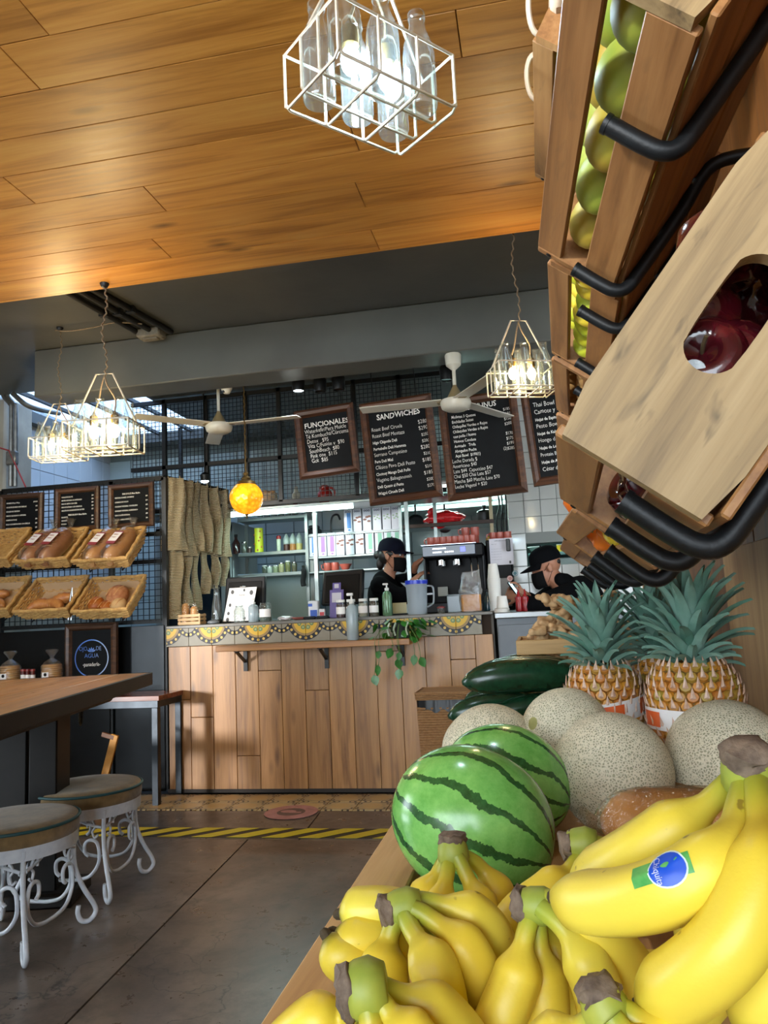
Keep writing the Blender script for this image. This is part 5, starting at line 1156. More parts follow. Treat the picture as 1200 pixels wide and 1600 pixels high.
# stools
WM_ = M('white iron', '#d5dae0', '#bfc6cf', rough=.35, scale=30); FAB = M('stool fabric', '#8a7048', '#665233', rough=.95, scale=16, bmp=.002, bscale=60, sheen=.3); TEAL = M('teal piping', '#17474a', rough=.6)
def stool(loc, rz, label):
    t = thing('scroll_stool', label, 'stool', loc, R(0, 0, rz), 'white scrollwork stools'); r = .222
    MB().lathe([(0, .455), (.12, .456), (.19, .453), (.224, .446), (.232, .435)], 36).build('cushion_top', FAB, t, 80)
    MB().lathe([(.232, .436), (.234, .41), (.230, .385), (.22, .378), (0, .378)], 36).build('cushion_side', FAB, t, 60)
    MB().tube([(.234*math.cos(2*PI*k/40), .234*math.sin(2*PI*k/40), .437) for k in range(40)], .006, 7, True).build('piping', TEAL, t)
    MB().lathe([(.222, .338), (.228, .338), (.228, .384), (.222, .384), (.222, .338)], 36, caps=False).build('ring_band', WM_, t, 30)
    MB().lathe([(0, .372), (.22, .372), (.22, .377), (0, .377)], 24).build('seat_plate', WM_, t, 30)
    w_ = .0075
    for k in range(4):
        a = PI/4+k*PI/2; u = Vector((math.cos(a), math.sin(a), 0)); Z = Vector((0, 0, 1))
        f = lambda rr_, z: u*rr_+Z*z
        MB().tube(spline([f(.222, .372), f(.216, .30), f(.222, .22), f(.252, .14), f(.292, .07), f(.300, .035), f(.275, .010), f(.245, .018), f(.233, .048), f(.236, .075)], 6), .0095, 8).build('leg', WM_, t, 60)
        b = a+PI/2; v = Vector((math.cos(b), math.sin(b), 0))
        def g(s, z, rad=.222):      # along the side between leg a and b, s in 0..1
            q = u.lerp(v, s)*rad*1.02; return q+Z*z
        # low U scroll with curled ends
        U = [g(.18, .20), g(.25, .215), g(.28, .19), g(.22, .165), g(.10, .18), g(.06, .215), g(.11, .25), g(.24, .25), g(.31, .21), g(.30, .15)]
        left = [g(.22, .185), g(.27, .20), g(.27, .235), g(.20, .25), g(.11, .24), g(.075, .20), g(.09, .15), g(.20, .105), g(.36, .09), g(.5, .088)]
        right = [g(1-s_, z) for s_, z in ((.22, .185), (.27, .20), (.27, .235), (.20, .25), (.11, .24), (.075, .20), (.09, .15), (.20, .105), (.36, .09), (.5, .088))]
        m = MB().tube(spline(left+right[::-1][1:], 5), w_, 7); m.build('scroll', WM_, t, 60)
        # upper S brackets
        for s0, sg in ((.04, 1), (.96, -1)):
            h = lambda ds, z: g(s0+sg*ds, z)
            MB().tube(spline([h(.0, .30), h(.12, .31), h(.28, .325), h(.40, .36)], 5), w_*.9, 7).build('brace', WM_, t, 60)
            MB().tube(spline([h(.05, .27), h(.10, .26), h(.13, .285), h(.09, .305), h(.15, .335), h(.21, .33), h(.20, .30)], 5), w_*.7, 6).build('curl', WM_, t, 60)
    return t
stool((-2.0, 2.71, 0), 0, 'white scrollwork stool nearest the camera at the left edge')
stool((-2.04, 3.27, 0), 4, 'white scrollwork stool wholly in view before the high table')
stool((-3.03, 3.85, 0), 0, 'white scrollwork stool cut by the left edge behind the table leg')
# cookie bags and jars on the bench
CK = M('tostada', '#b9894e', '#d3a967', rough=.7, scale=30, bmp=.002)
for i, px in enumerate((16, 81)):
    q = P(px, 1045, Y=4.9); t = thing('cookie_bag', ['clear bag of round cookies at the left edge behind the table', 'clear bag of round cookies beside the logo sign'][i], 'food bag', (q.x, 4.9, bz+.002), group='cookie bags on the bench')
    hgt = P(px, 1040, Y=4.9).z-bz
    n = max(6, int(hgt/.014)+1)
    for k in range(n): MB().lathe([(0, 0), (.066, .001), (.068, .007), (.06, .012), (0, .012)], 18, (.002*math.sin(k*2), .002*math.cos(k*3), .003+k*.0135)).build('cookie', CK, t)
    hz = .01+n*.0135
    MB().lathe([(.06, .001), (.073, .01), (.073, hz-.02), (.05, hz+.01), (.012, hz+.035), (.014, hz+.045), (.045, hz+.085), (.038, hz+.095)], 16, caps=False).build('plastic_bag', BAG, t, 60)
    MB().box((.0, -.0745, hz*.62), (.05, .001, .055)).build('label', LABW, t, smooth=0); MB().lathe([(0, 0), (.012, 0)], 14, T=TM((0, -.0755, hz*.62+.012), (90, 0, 0))).build('label_mark', M('label dark', '#3a342e', rough=.6), t)
for i, px in enumerate((36, 43, 51)):
    q = P(px, 1060, Y=4.86); t = thing('jam_jar', ['left', 'middle', 'right'][i]+' small jam jar with red lid between the cookie bags', 'jar', (q.x, 4.86, bz+.002), group='jam jars on the bench'); hz = P(px, 1046, Y=4.86).z-bz
    MB().lathe([(0, 0), (.016, 0), (.017, .006), (.017, hz-.02), (.014, hz-.012)], 14).build('glass', M('jam red', '#4a1414', rough=.1), t); MB().lathe([(.0155, hz-.014), (.0165, hz-.014), (.0165, hz), (0, hz)], 14).build('lid', M('red lid', '#7d2420', rough=.35), t)
    MB().lathe([(.0173, hz*.5), (.0173, hz*.8)], 14, caps=False).build('label', LABW, t)
# ================================================================ JUTE NETS
def jute():
    m, nt, b = nodes('knitted jute'); v = coords(nt, (1, 1, 1), False)
    w1 = nt.nodes.new('ShaderNodeTexWave'); w1.bands_direction = 'Z'; lk(nt, v, w1.inputs['Vector']); w1.inputs['Scale'].default_value = 28; w1.inputs['Distortion'].default_value = 1.5; w1.inputs['Detail'].default_value = 2
    w2 = nt.nodes.new('ShaderNodeTexWave'); w2.bands_direction = 'X'; lk(nt, v, w2.inputs['Vector']); w2.inputs['Scale'].default_value = 36; w2.inputs['Distortion'].default_value = 2
    f = math_(nt, 'MULTIPLY', w1.outputs['Fac'], math_(nt, 'ADD', math_(nt, 'MULTIPLY', w2.outputs['Fac'], .5), .5))
    lk(nt, ramp(nt, f, [(.05, C('#75674f')), (.4, C('#c4b18c')), (.85, C('#dfcfac'))]), b.inputs['Base Color']); b.inputs['Roughness'].default_value = .95; bump(nt, b, f, .006, 1.0); return m
JU = jute()
pa, pb = P(266, 748, Y=5.20), P(348, 768, Y=5.75)
t = thing('net_rail', 'black rail carrying the jute nets beside the bread rack', 'rail', (0, 0, 0)); MB().bar(pa+Vector((-.03, -.05, .01)), pb+Vector((.02, .04, .01)), .02).build('bar', BLK, t); MB().bar(pb+Vector((.02, .04, .02)), Vector((pb.x+.02, pb.y+.04, CT-.0)), .02).build('upright', BLK, t)
specs = [(0.0, .14, 1.18, 0), (.2, .10, 1.27, 1), (.37, .08, 1.24, 2), (.55, .085, 1.36, 3), (.75, .09, 1.40, 4), (.94, .085, 1.42, 5)]
names = ['jute net nearest the bread rack, reaching the counter', 'second jute net from the bread rack', 'third jute net from the bread rack', 'fourth jute net from the bread rack', 'jute net next to last at right on the rail', 'jute net at the right end of the rail']
for (s, wd, zb, k) in specs:
    q = pa.lerp(pb, s); rr = random.Random(k+20); t = thing('jute_net', names[k], 'net', (q.x+.03, q.y, 0), R(0, 0, 30), 'hanging jute nets'); q_ = q.z
    zm = 1.66+rr.uniform(-.03, .02)
    def strip(z0, z1, w0, w1, off, flare):
        m = MB(); n, c = 22, 22; vs = []
        for i in range(n+1):
            u = i/n; z = z0+(z1-z0)*u; ww = w0+(w1-w0)*u+.012*math.sin(u*7+k)+flare*u*u
            for j in range(c):
                a = 2*PI*j/c; x = ww/2*math.cos(a); y = (.018+.006*math.sin(3*a+k))*math.sin(a)*1.2+off
                y += .016*math.sin(x*70+k*2+u*2.2); x += .008*math.sin(u*6+k*1.3)
                vs.append((x, y, z))
        m.add(vs, [(i*c+j, i*c+(j+1) % c, (i+1)*c+(j+1) % c, (i+1)*c+j) for i in range(n) for j in range(c)]+[list(range(c)), [n*c+j for j in range(c)]]); return m
    strip(q_, zm, wd*.95, wd*1.25, 0, .02).build('upper_fold', JU, t, 80)
    strip(zm+.02, zb, wd*.75, wd*.62, .03, .03).build('lower_fold', JU, t, 80)
    for e in (-.3, .3): MB().tube([(e*wd, 0, q_-.01), (e*wd, .0, q_+.012), (e*wd, .012, q_+.022)], .004, 6).build('loop', JU, t)
# ================================================================ THINGS ON THE COUNTER
ZT = CT+.001
GLS = THIN('clear glass', '#f0f6f4', .03, .07, .05, '#cfdad8'); GEL = THIN('gel bottle', '#dbe6ea', .08, .08, .45, '#b9c8cf'); GRNG = THIN('green gel', '#cfe8d2', .08, .08, .4, '#7fae86'); FROST = THIN('frosted plastic', '#dfe6ea', .3, .08, .55, '#b9c4cc'); WPL = M('white plastic', '#dcdcd8', rough=.35); BPL = M('black plastic', '#08080a', rough=.45, spec=.15); DPL = M('dark grey plastic', '#131417', '#191a1e', rough=.4, scale=10, spec=.25)
def at(px, Y, z=ZT): p = P(px, 960, Y=Y); return Vector((p.x, Y, z))
def hpx(px, py, Y, z=ZT): return P(px, py, Y=Y).z-z
def pump(name, label, loc, r, h, body, flat=False):
    t = thing(name, label, 'bottle', loc, group='pump bottles')
    MB().lathe([(0, 0), (r*.9, 0), (r, .008), (r, h*.62), (r*.8, h*.70), (r*.36, h*.75), (r*.34, h*.77)], 18).build('bottle_body', body, t, 60)
    MB().lathe([(r*.42, h*.765), (r*.44, h*.84), (r*.16, h*.86), (r*.14, h*.93)], 14).build('pump_collar', WPL, t)
    MB().box((-r*.25, 0, h*.965), (r*1.1, r*.42, h*.06), .004).build('pump_head', WPL, t); MB().cyl((0, 0, h*.1), (0, 0, h*.78), .003, n=6).build('dip_tube', WPL, t)
    return t
def jar(label, loc, r, h, lidm, cont, lab=True, group='jars on the counter', fill_=.75):
    t = thing('glass_jar', label, 'jar', loc, group=group)
    MB().lathe([(0, 0), (r*.92, 0), (r, .006), (r, h*.74), (r*.85, h*.84), (r*.83, h*.9)], 18, caps=False).build('glass', GLS, t, 60)
    MB().lathe([(0, .004), (r*.93, .004), (r*.94, h*fill_), (0, h*fill_)], 16).build('contents', cont, t, 40)
    if lidm: MB().lathe([(r*.9, h*.86), (r*.92, h*.86), (r*.92, h*.985), (r*.88, h), (0, h)], 18).build('lid', lidm, t)
    if lab:
        m = MB(); n = 14; vs = []
        for k in range(n+1): a = -PI/2-1.3+2.6*k/n; vs += [((r+.0008)*math.cos(a), (r+.0008)*math.sin(a), h*.22), ((r+.0008)*math.cos(a), (r+.0008)*math.sin(a), h*.6)]
        m.add(vs, [(2*k, 2*k+2, 2*k+3, 2*k+1) for k in range(n)]); m.build('label', LABW, t)
    return t
# small slatted box with two wrapped loaves
p0 = at(300, 5.2); PINE = WOOD('pine slats', '#b08a58', '#cda774', '#dcbb8b', 0, 2, .55, .1, .05)
t = thing('slatted_box', 'small pale slatted wooden box on the left end of the counter', 'box', p0)
for y in (-.05, .05):
    for z in (.014, .040, .066): MB().box((0, y, z), (.17, .007, .019), .001).build('slat', PINE, t, smooth=0)
for x in (-.082, .082):
    for z in (.014, .040, .066): MB().box((x, 0, z), (.007, .09, .019), .001).build('slat', PINE, t, smooth=0)
    for y in (-.042, .042): MB().box((x*.92, y, .04), (.01, .009, .078)).build('corner_post', PINE, t, smooth=0)
MB().box((0, 0, .004), (.16, .09, .005)).build('box_bottom', PINE, t, smooth=0)
for i, (dx, h) in enumerate(((-.045, .15), (.02, .125))):
    o = thing('wrapped_roll', ['taller', 'shorter'][i]+' wrapped bread roll standing in the slatted box', 'bread', p0+Vector((dx, -.005, .008)), group='rolls in the slatted box')
    MB().lathe([(0, 0), (.024, .002), (.029, .02), (.029, h-.02), (.02, h-.004), (0, h)], 16).build('crust', M('golden crust', '#c98c4c', '#dba864', rough=.5, scale=20), o, 80); MB().lathe([(.03, .01), (.031, h-.018), (.012, h+.004), (.018, h+.022)], 14, caps=False).build('film_wrap', BAG, o, 60)
# glass carafe with tongs
t = thing('glass_carafe', 'tall clear glass carafe beside the paper menu', 'carafe', at(339, 5.3)); MB().lathe([(0, .004), (.04, 0), (.043, .02), (.036, .12), (.022, .2), (.02, .25), (.026, .262)], 18, caps=False).build('glass', GLS, t, 60); MB().lathe([(.0, .005), (.038, .005), (.037, .03), (0, .03)], 14).build('dark_base', BPL, t)
for i in (-1, 1): MB().tube([(i*.012, 0, .02), (i*.016, 0, .28)], .004, 6).build('metal_handle', BPL, t)
t = thing('computer_mouse', 'grey mouse lying on the counter by the slatted box', 'mouse', at(333, 5.18)); MB().sph((0, 0, .012), (.045, .03, .016), 14, 8, fn=lambda d: 1 if d.z > -.5 else .9).build('shell', M('mouse grey', '#6c7074', rough=.35), t, 70); MB().box((-.02, 0, .026), (.012, .005, .006), .002).build('wheel', BPL, t)
# point of sale screen seen from the back + paper menu
def screen(label, c, w_, h, tilt, rz, st=True):
    t = thing('pos_screen', label, 'screen', (c.x, c.y, ZT), R(0, 0, rz), 'till screens'); zc = c.z-ZT
    Tm = TM((0, 0, zc), (tilt, 0, 0))
    MB().box((0, 0, 0), (w_, .03, h), .012, T=Tm).build('back_shell', DPL, t); MB().box((0, -.016, -.01), (w_*.82, .008, h*.78), .004, T=Tm).build('back_recess', BPL, t); MB().box((0, .0165, 0), (w_*.93, .002, h*.9), T=Tm).build('display', M('screen dark', '#0a1016', rough=.08), t)
    MB().box((0, -.005, zc*.45), (.07, .03, zc*.9), .006).build('stand', BPL, t); MB().box((0, 0, .008), (.2, .16, .016), .006).build('base', BPL, t)
    return t
screen('till screen at left behind the paper menu', P(384, 930, Y=5.42), .31, .28, -10, 4)
screen('till screen in the middle behind the purple card', P(536, 918, Y=5.42), .32, .26, -14, -6)
q = P(373, 938, Y=5.27); t = thing('paper_menu', 'printed paper menu leaning on a clip stand', 'menu', (q.x, 5.27, ZT), R(-9, 0, 0))
m = MB(); m.add([(-.125, 0, .004), (.085, 0, .004), (.125, 0, .255), (-.085, 0, .255)]+[(-.125, .002, .004), (.085, .002, .004), (.125, .002, .255), (-.085, .002, .255)], [(0, 1, 2, 3), (7, 6, 5, 4), (0, 4, 5, 1), (1, 5, 6, 2), (2, 6, 7, 3), (3, 7, 4, 0)]); m.build('sheet', M('menu paper', '#d9d6d2', rough=.6), t, smooth=0)
INK = M('menu ink', '#4d4c4b', rough=.7)
L = [('Bebidas', .015, .195, .02, 'CENTER', 0, .8)]
for i in range(5):
    L += [('smoothie · jugo', -.05+.012*(4-i)*.5-.01, .165-.03*i, .010, 'CENTER', 0, .7), ('té · café · agua', .05+.012*(4-i)*.5-.01, .165-.03*i, .010, 'CENTER', 0, .7)]
m = text_mesh(L, 0, 1); m.T = None; m.v = [(x, -.0014, y) for x, y, z in m.v]; m.build('print', INK, t, smooth=0)
for x, z, r in ((-.06, .225, .012), (.085, .215, .014), (-.075, .13, .01), (-.085, .07, .01), (.04, .03, .009), (-.09, .025, .012), (.03, .235, .008)): MB().sph((x, -.0014, z), (r, .0006, r*1.3), 10, 6).build('fruit_drawing', INK, t)
MB().box((.02, -.003, .258), (.05, .008, .012), .003).build('clip', STEEL, t); MB().box((-.02, .03, .006), (.22, .07, .012), .003).build('stand_base', BPL, t)
# glass bottle, sanitiser, big jar
t = thing('glass_bottle', 'empty clear bottle before the paper menu', 'bottle', at(374, 5.16)); MB().lathe([(0, .002), (.036, 0), (.038, .01), (.038, .085), (.026, .105), (.024, .118)], 18, caps=False).build('glass', GLS, t, 60); MB().lathe([(.0245, .112), (.027, .112), (.027, .12), (.0245, .12)], 16, caps=False).build('lip', GLS, t)
pump('pump_bottle', 'clear pump bottle beside the paper menu', at(396, 5.17), .036, .165, GEL)
jar('wide open jar with paper label next to the left till screen', at(415, 5.18), .043, .145, None, M('tip notes', '#6a7263', '#3e463f', rough=.7, scale=30), True, fill_=.45)
t = thing('napkin_packet', 'crumpled clear packet of napkins on the counter', 'packet', at(446, 5.2)); MB().sph((0, 0, .016), (.06, .04, .018), 14, 8, fn=lambda d: 1+.25*noise.noise(d*4)).build('film', THIN('packet film', '#e8e4e4', .2, .1, .4, '#cfc8c8'), t, 50); MB().box((0, 0, .010), (.08, .05, .012), .004).build('napkins', M('napkin', '#cfc7c4', rough=.8), t)
t = thing('pink_dish', 'shallow pink dish near the middle of the counter', 'dish', at(468, 5.2)); MB().lathe([(0, .004), (.035, .0), (.055, .016), (.057, .02), (.05, .016), (.03, .008), (0, .008)], 22).build('bowl', M('pink glaze', '#b5685f', rough=.3), t, 60); MB().lathe([(.03, 0), (.03, .003), (.0, .003)], 18).build('foot_ring', M('pink glaze', '#b5685f'), t)
t = thing('milk_pack', 'blue and white milk pack beside the middle till screen', 'carton', at(491, 5.3)); MB().box((0, 0, .065), (.075, .05, .13), .008).build('pack', M('pack white', '#d3d7de', rough=.5), t); MB().box((.004, -.0262, .04), (.05, .001, .05)).build('blue_print', M('pack blue', '#2456b8', rough=.5), t); MB().box((-.02, -.0262, .1), (.03, .001, .02)).build('pale_print', M('pack blue', '#2456b8'), t)
t = thing('small_red_box', 'little red and white box by the milk pack', 'box', at(504, 5.28)); MB().box((0, 0, .035), (.045, .03, .07), .004).build('box_body', M('pack white', '#d3d7de'), t); MB().box((0, -.016, .03), (.03, .001, .035)).build('red_print', M('pack red', '#b3242c', rough=.5), t)
for i, px in enumerate((484, 504)):
    t = thing('card_reader', ['black card terminal lying left on the counter', 'black card terminal lying right beside the purple card'][i], 'card reader', at(px, 5.17), R(0, 0, 10)); MB().box((0, 0, .011), (.085, .05, .02), .006).build('body', BPL, t); MB().box((-.01, 0, .0215), (.045, .035, .002)).build('display', M('reader screen', '#26364a', rough=.1), t)
# purple card stand (code left blank)
q = at(526, 5.24); t = thing('purple_card', 'purple card stand with a white square before the middle till screen', 'card stand', q, R(-8, 0, 0)); PUR = M('purple card', '#4a3a8c', '#43347f', rough=.4)
MB().box((0, 0, .10), (.10, .004, .20), .001).build('card', PUR, t, smooth=0); MB().box((.0, 0, .225), (.06, .004, .05), .001).build('card_top', PUR, t, smooth=0); MB().box((0, -.003, .145), (.068, .001, .068)).build('white_square', M('card white', '#b9b6c2', rough=.5), t, smooth=0); MB().box((0, -.003, .226), (.032, .001, .03)).build('white_square', M('card white', '#b9b6c2'), t, smooth=0); MB().box((0, .03, .004), (.10, .08, .008), .002).build('foot', PUR, t)
m = text_mesh([('PAGA AQUÍ', 0, .07, .014, 'CENTER', .01, .9)], 0, 1); 
for px, lb, cn in ((533, 'dark red jam jar with white lid beside the pump bottle', M('jam dark', '#43131a', rough=.3)), (549, 'jar with white lid behind the pump bottle', M('spice', '#4a3a28', rough=.6)), (568, 'third jar with white lid, pale paste inside', M('pale paste', '#b5ad9c', rough=.6)), (585, 'fourth jar with white lid, brown spice inside', M('spice', '#4a3a28'))):
    jar(lb, at(px, 5.2), .033, .125, WPL, cn)
q = at(550, 4.95, .986); pump('pump_bottle', 'tall pump bottle standing on the wooden ledge', q, .04, hpx(550, 926, 4.95, .986), GEL)
pump('pump_bottle', 'green tinted pump bottle near the plastic jug', at(606, 5.22), .034, .225, GRNG)
t = thing('note_card', 'pale yellow note card behind the green pump bottle', 'card', at(625, 5.4)); MB().box((0, 0, .05), (.10, .003, .075), .001).build('card', M('note yellow', '#c2b48c', rough=.7), t, smooth=0); MB().box((0, .02, .006), (.10, .04, .012), .002).build('holder', BPL, t)
# jug
q = at(653, 5.2); t = thing('plastic_jug', 'frosted plastic jug with a bright blue lid', 'jug', q); h = .232
m = MB(); prof = [(.062, 0), (.064, .006), (.074, h*.9), (.076, h*.91)]; m.lathe(prof, 24, caps=False); m.lathe([(0, .003), (.062, .001)], 24); m.build('jug_body', FROST, t, 60)
MB().lathe([(.077, h*.88), (.078, h*.88), (.078, h*.985), (.07, h), (0, h)], 24).build('lid', M('blue lid', '#1733b8', rough=.3), t)
m = MB(); m.add([(-.07, -.02, h*.80), (-.07, .02, h*.80), (-.072, -.025, h*.93), (-.072, .025, h*.93), (-.108, 0, h*.95)], [(0, 1, 4), (0, 4, 2), (1, 3, 4), (2, 4, 3)]); m.build('spout', FROST, t, 30)
MB().tube(spline([(.072, 0, h*.82), (.105, 0, h*.80), (.115, 0, h*.68), (.112, 0, h*.36), (.10, 0, h*.28), (.068, 0, h*.2)], 5), .009, 8, sx=.7).build('handle', FROST, t, 60); MB().bar((.068, 0, h*.58), (.112, 0, h*.58), .012).build('handle_bridge', FROST, t)
MB().lathe([(0, .006), (.058, .006), (.06, h*.12), (0, h*.12)], 18).build('water', THIN('water', '#e6eef0', .02, .08, .1, '#c0ccd2'), t)
# bits beside the jug
t = thing('small_sauce_cup', 'little clear cup with red lid beside the jug', 'cup', at(690, 5.2)); MB().lathe([(0, 0), (.022, 0), (.028, .035), (.026, .035)], 14, caps=False).build('cup', GLS, t, 60); MB().lathe([(.029, .034), (.029, .042), (.012, .05), (0, .05)], 14).build('lid', M('red lid', '#7d2420'), t)
t = thing('plastic_tub', 'translucent square tub behind the toast bag', 'tub', at(712, 5.42)); m = MB(); m.box((0, 0, .06), (.10, .09, .12), .006); m.build('tub_body', FROST, t); MB().box((0, 0, .122), (.108, .098, .008), .003).build('tub_rim', FROST, t)
# bag of toast
q = at(737, 5.16); t = thing('toast_bag', 'clear plastic bag of brown toast slices at the counter end', 'bread bag', q, R(0, 0, 8)); TO = M('toast brown', '#b9762e', '#cf9447', rough=.6, scale=16, bmp=.002)
for i in range(7):
    MB().box((.0+.004*math.sin(i*2), -.045+i*.015, .06), (.125, .012, .112), .02).build('toast_slice', TO, t)
m = MB(); vs = []; n, c = 12, 20
for i in range(n+1):
    u = i/n; z = .002+.27*u
    for j in range(c):
        a = 2*PI*j/c; w_, d_ = (.072, .064) if u < .45 else (.072-.02*(u-.45), .064-.07*(u-.45))
        ex = 3; ca, sa = math.cos(a), math.sin(a); k = (abs(ca)**ex+abs(sa)**ex)**(-1/ex)
        nz = noise.noise((ca*2, sa*2, z*18))*.016*(.2+u*1.6)
        vs.append(((w_+nz)*k*ca+.03*max(0, u-.6), (d_+nz)*k*sa, z+.03*max(0, u-.7)*ca))
m.add(vs, [(i*c+j, i*c+(j+1) % c, (i+1)*c+(j+1) % c, (i+1)*c+j) for i in range(n) for j in range(c)]); m.build('plastic_bag', THIN('bag film', '#f2f2f0', .12, .10, .06, '#e6e6ea', .02, 30), t, 70)
# trailing plant on the ledge
q = at(625, 4.95, .986); t = thing('trailing_plant', 'trailing green vine in a dark pot at the right end of the ledge', 'plant', q); rr = random.Random(4)
MB().lathe([(0, 0), (.05, 0), (.062, .09), (.066, .10), (.058, .10), (.055, .085), (0, .085)], 18).build('pot', M('dark pot', '#1d2420', rough=.5), t, 50)
LG = M('vine leaf', '#1f5a1c', '#3d8030', rough=.35, scale=30); VS = M('vine stem', '#4d6a30', rough=.6)
def leafm(s):
    m = MB(); o = [(0, 0), (.35, .25), (.42, .55), (.25, .85), (0, 1.1), (-.25, .85), (-.42, .55), (-.35, .25)]
    m.add([(0, .45*s, -.02*s)]+[(x*s, y*s, .06*s*abs(x)) for x, y in o], [(0, 1+i, 1+(i+1) % 8) for i in range(8)]); return m.build('leaf', LG, mesh=True, smooth=80)
LM = [leafm(.05), leafm(.065)]
for i in range(64):
    a = rr.uniform(0, 2*PI); d = rr.uniform(.04, .15); z = .10+rr.uniform(-.11, .03)*min(1, d/.09)
    o = link('leaf', LM[i % 2], t, (d*math.cos(a)*1.25, d*math.sin(a)*.55-.03, max(.012, z)), R(rr.uniform(-70, -10), rr.uniform(-30, 30), math.degrees(a)-90))
for (px, py), ln in (((590, 1046), 3), ((584, 1062), 2), ((625, 1052), 3), ((622, 1036), 2), ((648, 1030), 2), ((657, 1034), 1), ((612, 1020), 1)):
    e = P(px, py, Y=4.82)-q; s0 = Vector((e.x*.35, -.05, .10)); mid = Vector((e.x*.85, -.135, .01))
    MB().tube(spline([s0, mid, (mid+e)/2+Vector((.01, -.01, 0)), e], 5), .0018, 5).build('vine', VS, t)
    link('leaf', LM[1], t, e+Vector((0, 0, .03)), R(-95, rr.uniform(-25, 25), rr.uniform(-30, 30)+180*0)); 
    if ln > 2: link('leaf', LM[0], t, (mid+e)/2+Vector((.01, -.012, .02)), R(-100, 20, 30))
for dx in (-.06, -.02, .06):
    m = MB(); pts = [(dx, -.06, .10), (dx-.01, -.09, .06), (dx, -.10, .02)]; m.tube(spline(pts, 5), .006, 6); m.build('pale_leaf', M('variegated leaf', '#8f9f86', '#b8c0b0', rough=.5, scale=60), t)
# right end: black dispenser, cup stacks, side counter
t = thing('side_counter', 'grey steel side counter continuing right of the wooden counter', 'counter', (-.262, 5.02, 0)); MB().box((.85, .20, .54), (1.68, .34, 1.08)).build('cabinet_body', M('grey cabinet', '#565b60', '#62676c', rough=.45, scale=4), t, smooth=0); MB().box((.85, .19, 1.10), (1.70, .40, .035), .004).build('worktop', M('grey worktop', '#9a9d9e', rough=.3, metal=.3), t); 
for i in range(3): MB().box((.28+i*.55, .024, .54), (.53, .012, 1.0), .003).build('door', M('grey cabinet', '#565b60'), t, smooth=0)
ZS = 1.119
PAPR = M('paper cup', '#dad7d0', rough=.6)
def cupstack(label, loc, n, r, h, st):
    t = thing('cup_stack', label, 'paper cups', loc, group='paper cup stacks'); m = MB(); 
    c = MB().lathe([(r*.72, 0), (r*.74, 0), (r, h), (r*1.08, h), (r*1.08, h+.006), (r*.96, h+.006), (r*.70, .004), (0, .004)][::1], 18).build('paper_cup', PAPR, mesh=True, smooth=40)
    for i in range(n): link('paper_cup', c, t, (0, 0, h+.0065-i*0+i*st), R(180, 0, 0))
    return t
cupstack('tall leaning stack of white paper cups', at(775, 5.3, ZS), 20, .042, .10, .0118)
cupstack('short pair of upside down paper cups on the side counter', at(786, 5.14, ZS), 2, .042, .085, .016)
t = thing('white_lid_pile', 'small pile of white lids beside the paper cups', 'lids', at(784, 5.06, ZS+.001)); 
for i in range(3): MB().lathe([(0, .004), (.03, .004), (.036, .008), (.045, .0), (.046, .006), (.038, .012), (0, .012)], 18, (0, 0, i*.008)).build('lid', PAPR, t)
t = thing('spray_bottle', 'dark teal bottle between the toast bag and the cups', 'bottle', at(763, 5.3)); MB().lathe([(0, 0), (.03, 0), (.032, .01), (.03, .07), (.012, .11), (.011, .13)], 14).build('bottle_body', M('dark teal glass', '#12303a', rough=.15), t, 60); MB().box((-.008, 0, .14), (.04, .016, .022), .004).build('nozzle', BPL, t)
for i, px in enumerate((812, 822)):
    t = thing('sauce_bottle', ['left', 'right'][i]+' red sauce bottle beside the man with the phone', 'bottle', at(px, 5.33, ZS), group='red sauce bottles'); MB().lathe([(0, 0), (.022, 0), (.024, .01), (.024, .09), (.01, .115), (.004, .15), (0, .15)], 14).build('bottle_body', M('sauce red', '#8c1218', rough=.25), t, 60); MB().lathe([(.0245, .08), (.0255, .08), (.0255, .098), (.018, .1)], 14, caps=False).build('collar', M('sauce red', '#8c1218'), t)
# ================================================================ KITCHEN BEHIND THE COUNTER
SSM = M('shelf steel', '#8f9896', '#7d8684', rough=.3, metal=.7, scale=8); DST = M('dark steel', '#2a2e30', '#383d40', rough=.4, metal=.6, scale=10)
MY = 5.72
def mx(px, Y=MY): return P(px, 790, Y=Y).x
def mz(px, py, Y=MY): return P(px, py, Y=Y).z
zb = mz(420, 786); zt = UZ-.01; xa, xb = mx(206), mx(700)
t = thing('wire_mesh_screen', 'black wire mesh screen over the kitchen opening', 'mesh screen', (0, MY, 0))
for px in (258, 324, 387, 440, 560, 632): MB().box((mx(px), 0, (zb+zt)/2), (.035, .03, zt-zb), .002).build('upright', BLK, t, smooth=0)
for z in (zb, mz(360, 722), zt-.02): MB().box(((xa+xb)/2, 0, z), (xb-xa, .03, .035), .002).build('crossbar', BLK, t, smooth=0)
g = grid(xa, xb, zb, zt, .02, .034, .0042).build('wire_grid', BLK, t, smooth=0); g['kind'] = 'stuff'
MB().box((mx(206), .9, (1.5+zt)/2), (.03, .03, zt-1.5)).build('upright', BLK, t, smooth=0)
MB().box(((xa+xb)/2, .22, zb-.03), (xb-xa, .36, .02), .003).build('top_shelf', SSM, t)
MB().box((mx(480), .2, (zb+.95)/2), (.03, .03, zb-.95)).build('shelf_post', SSM, t, smooth=0); MB().box((mx(628), .2, (zb+.95)/2), (.03, .03, zb-.95)).build('shelf_post', SSM, t, smooth=0)
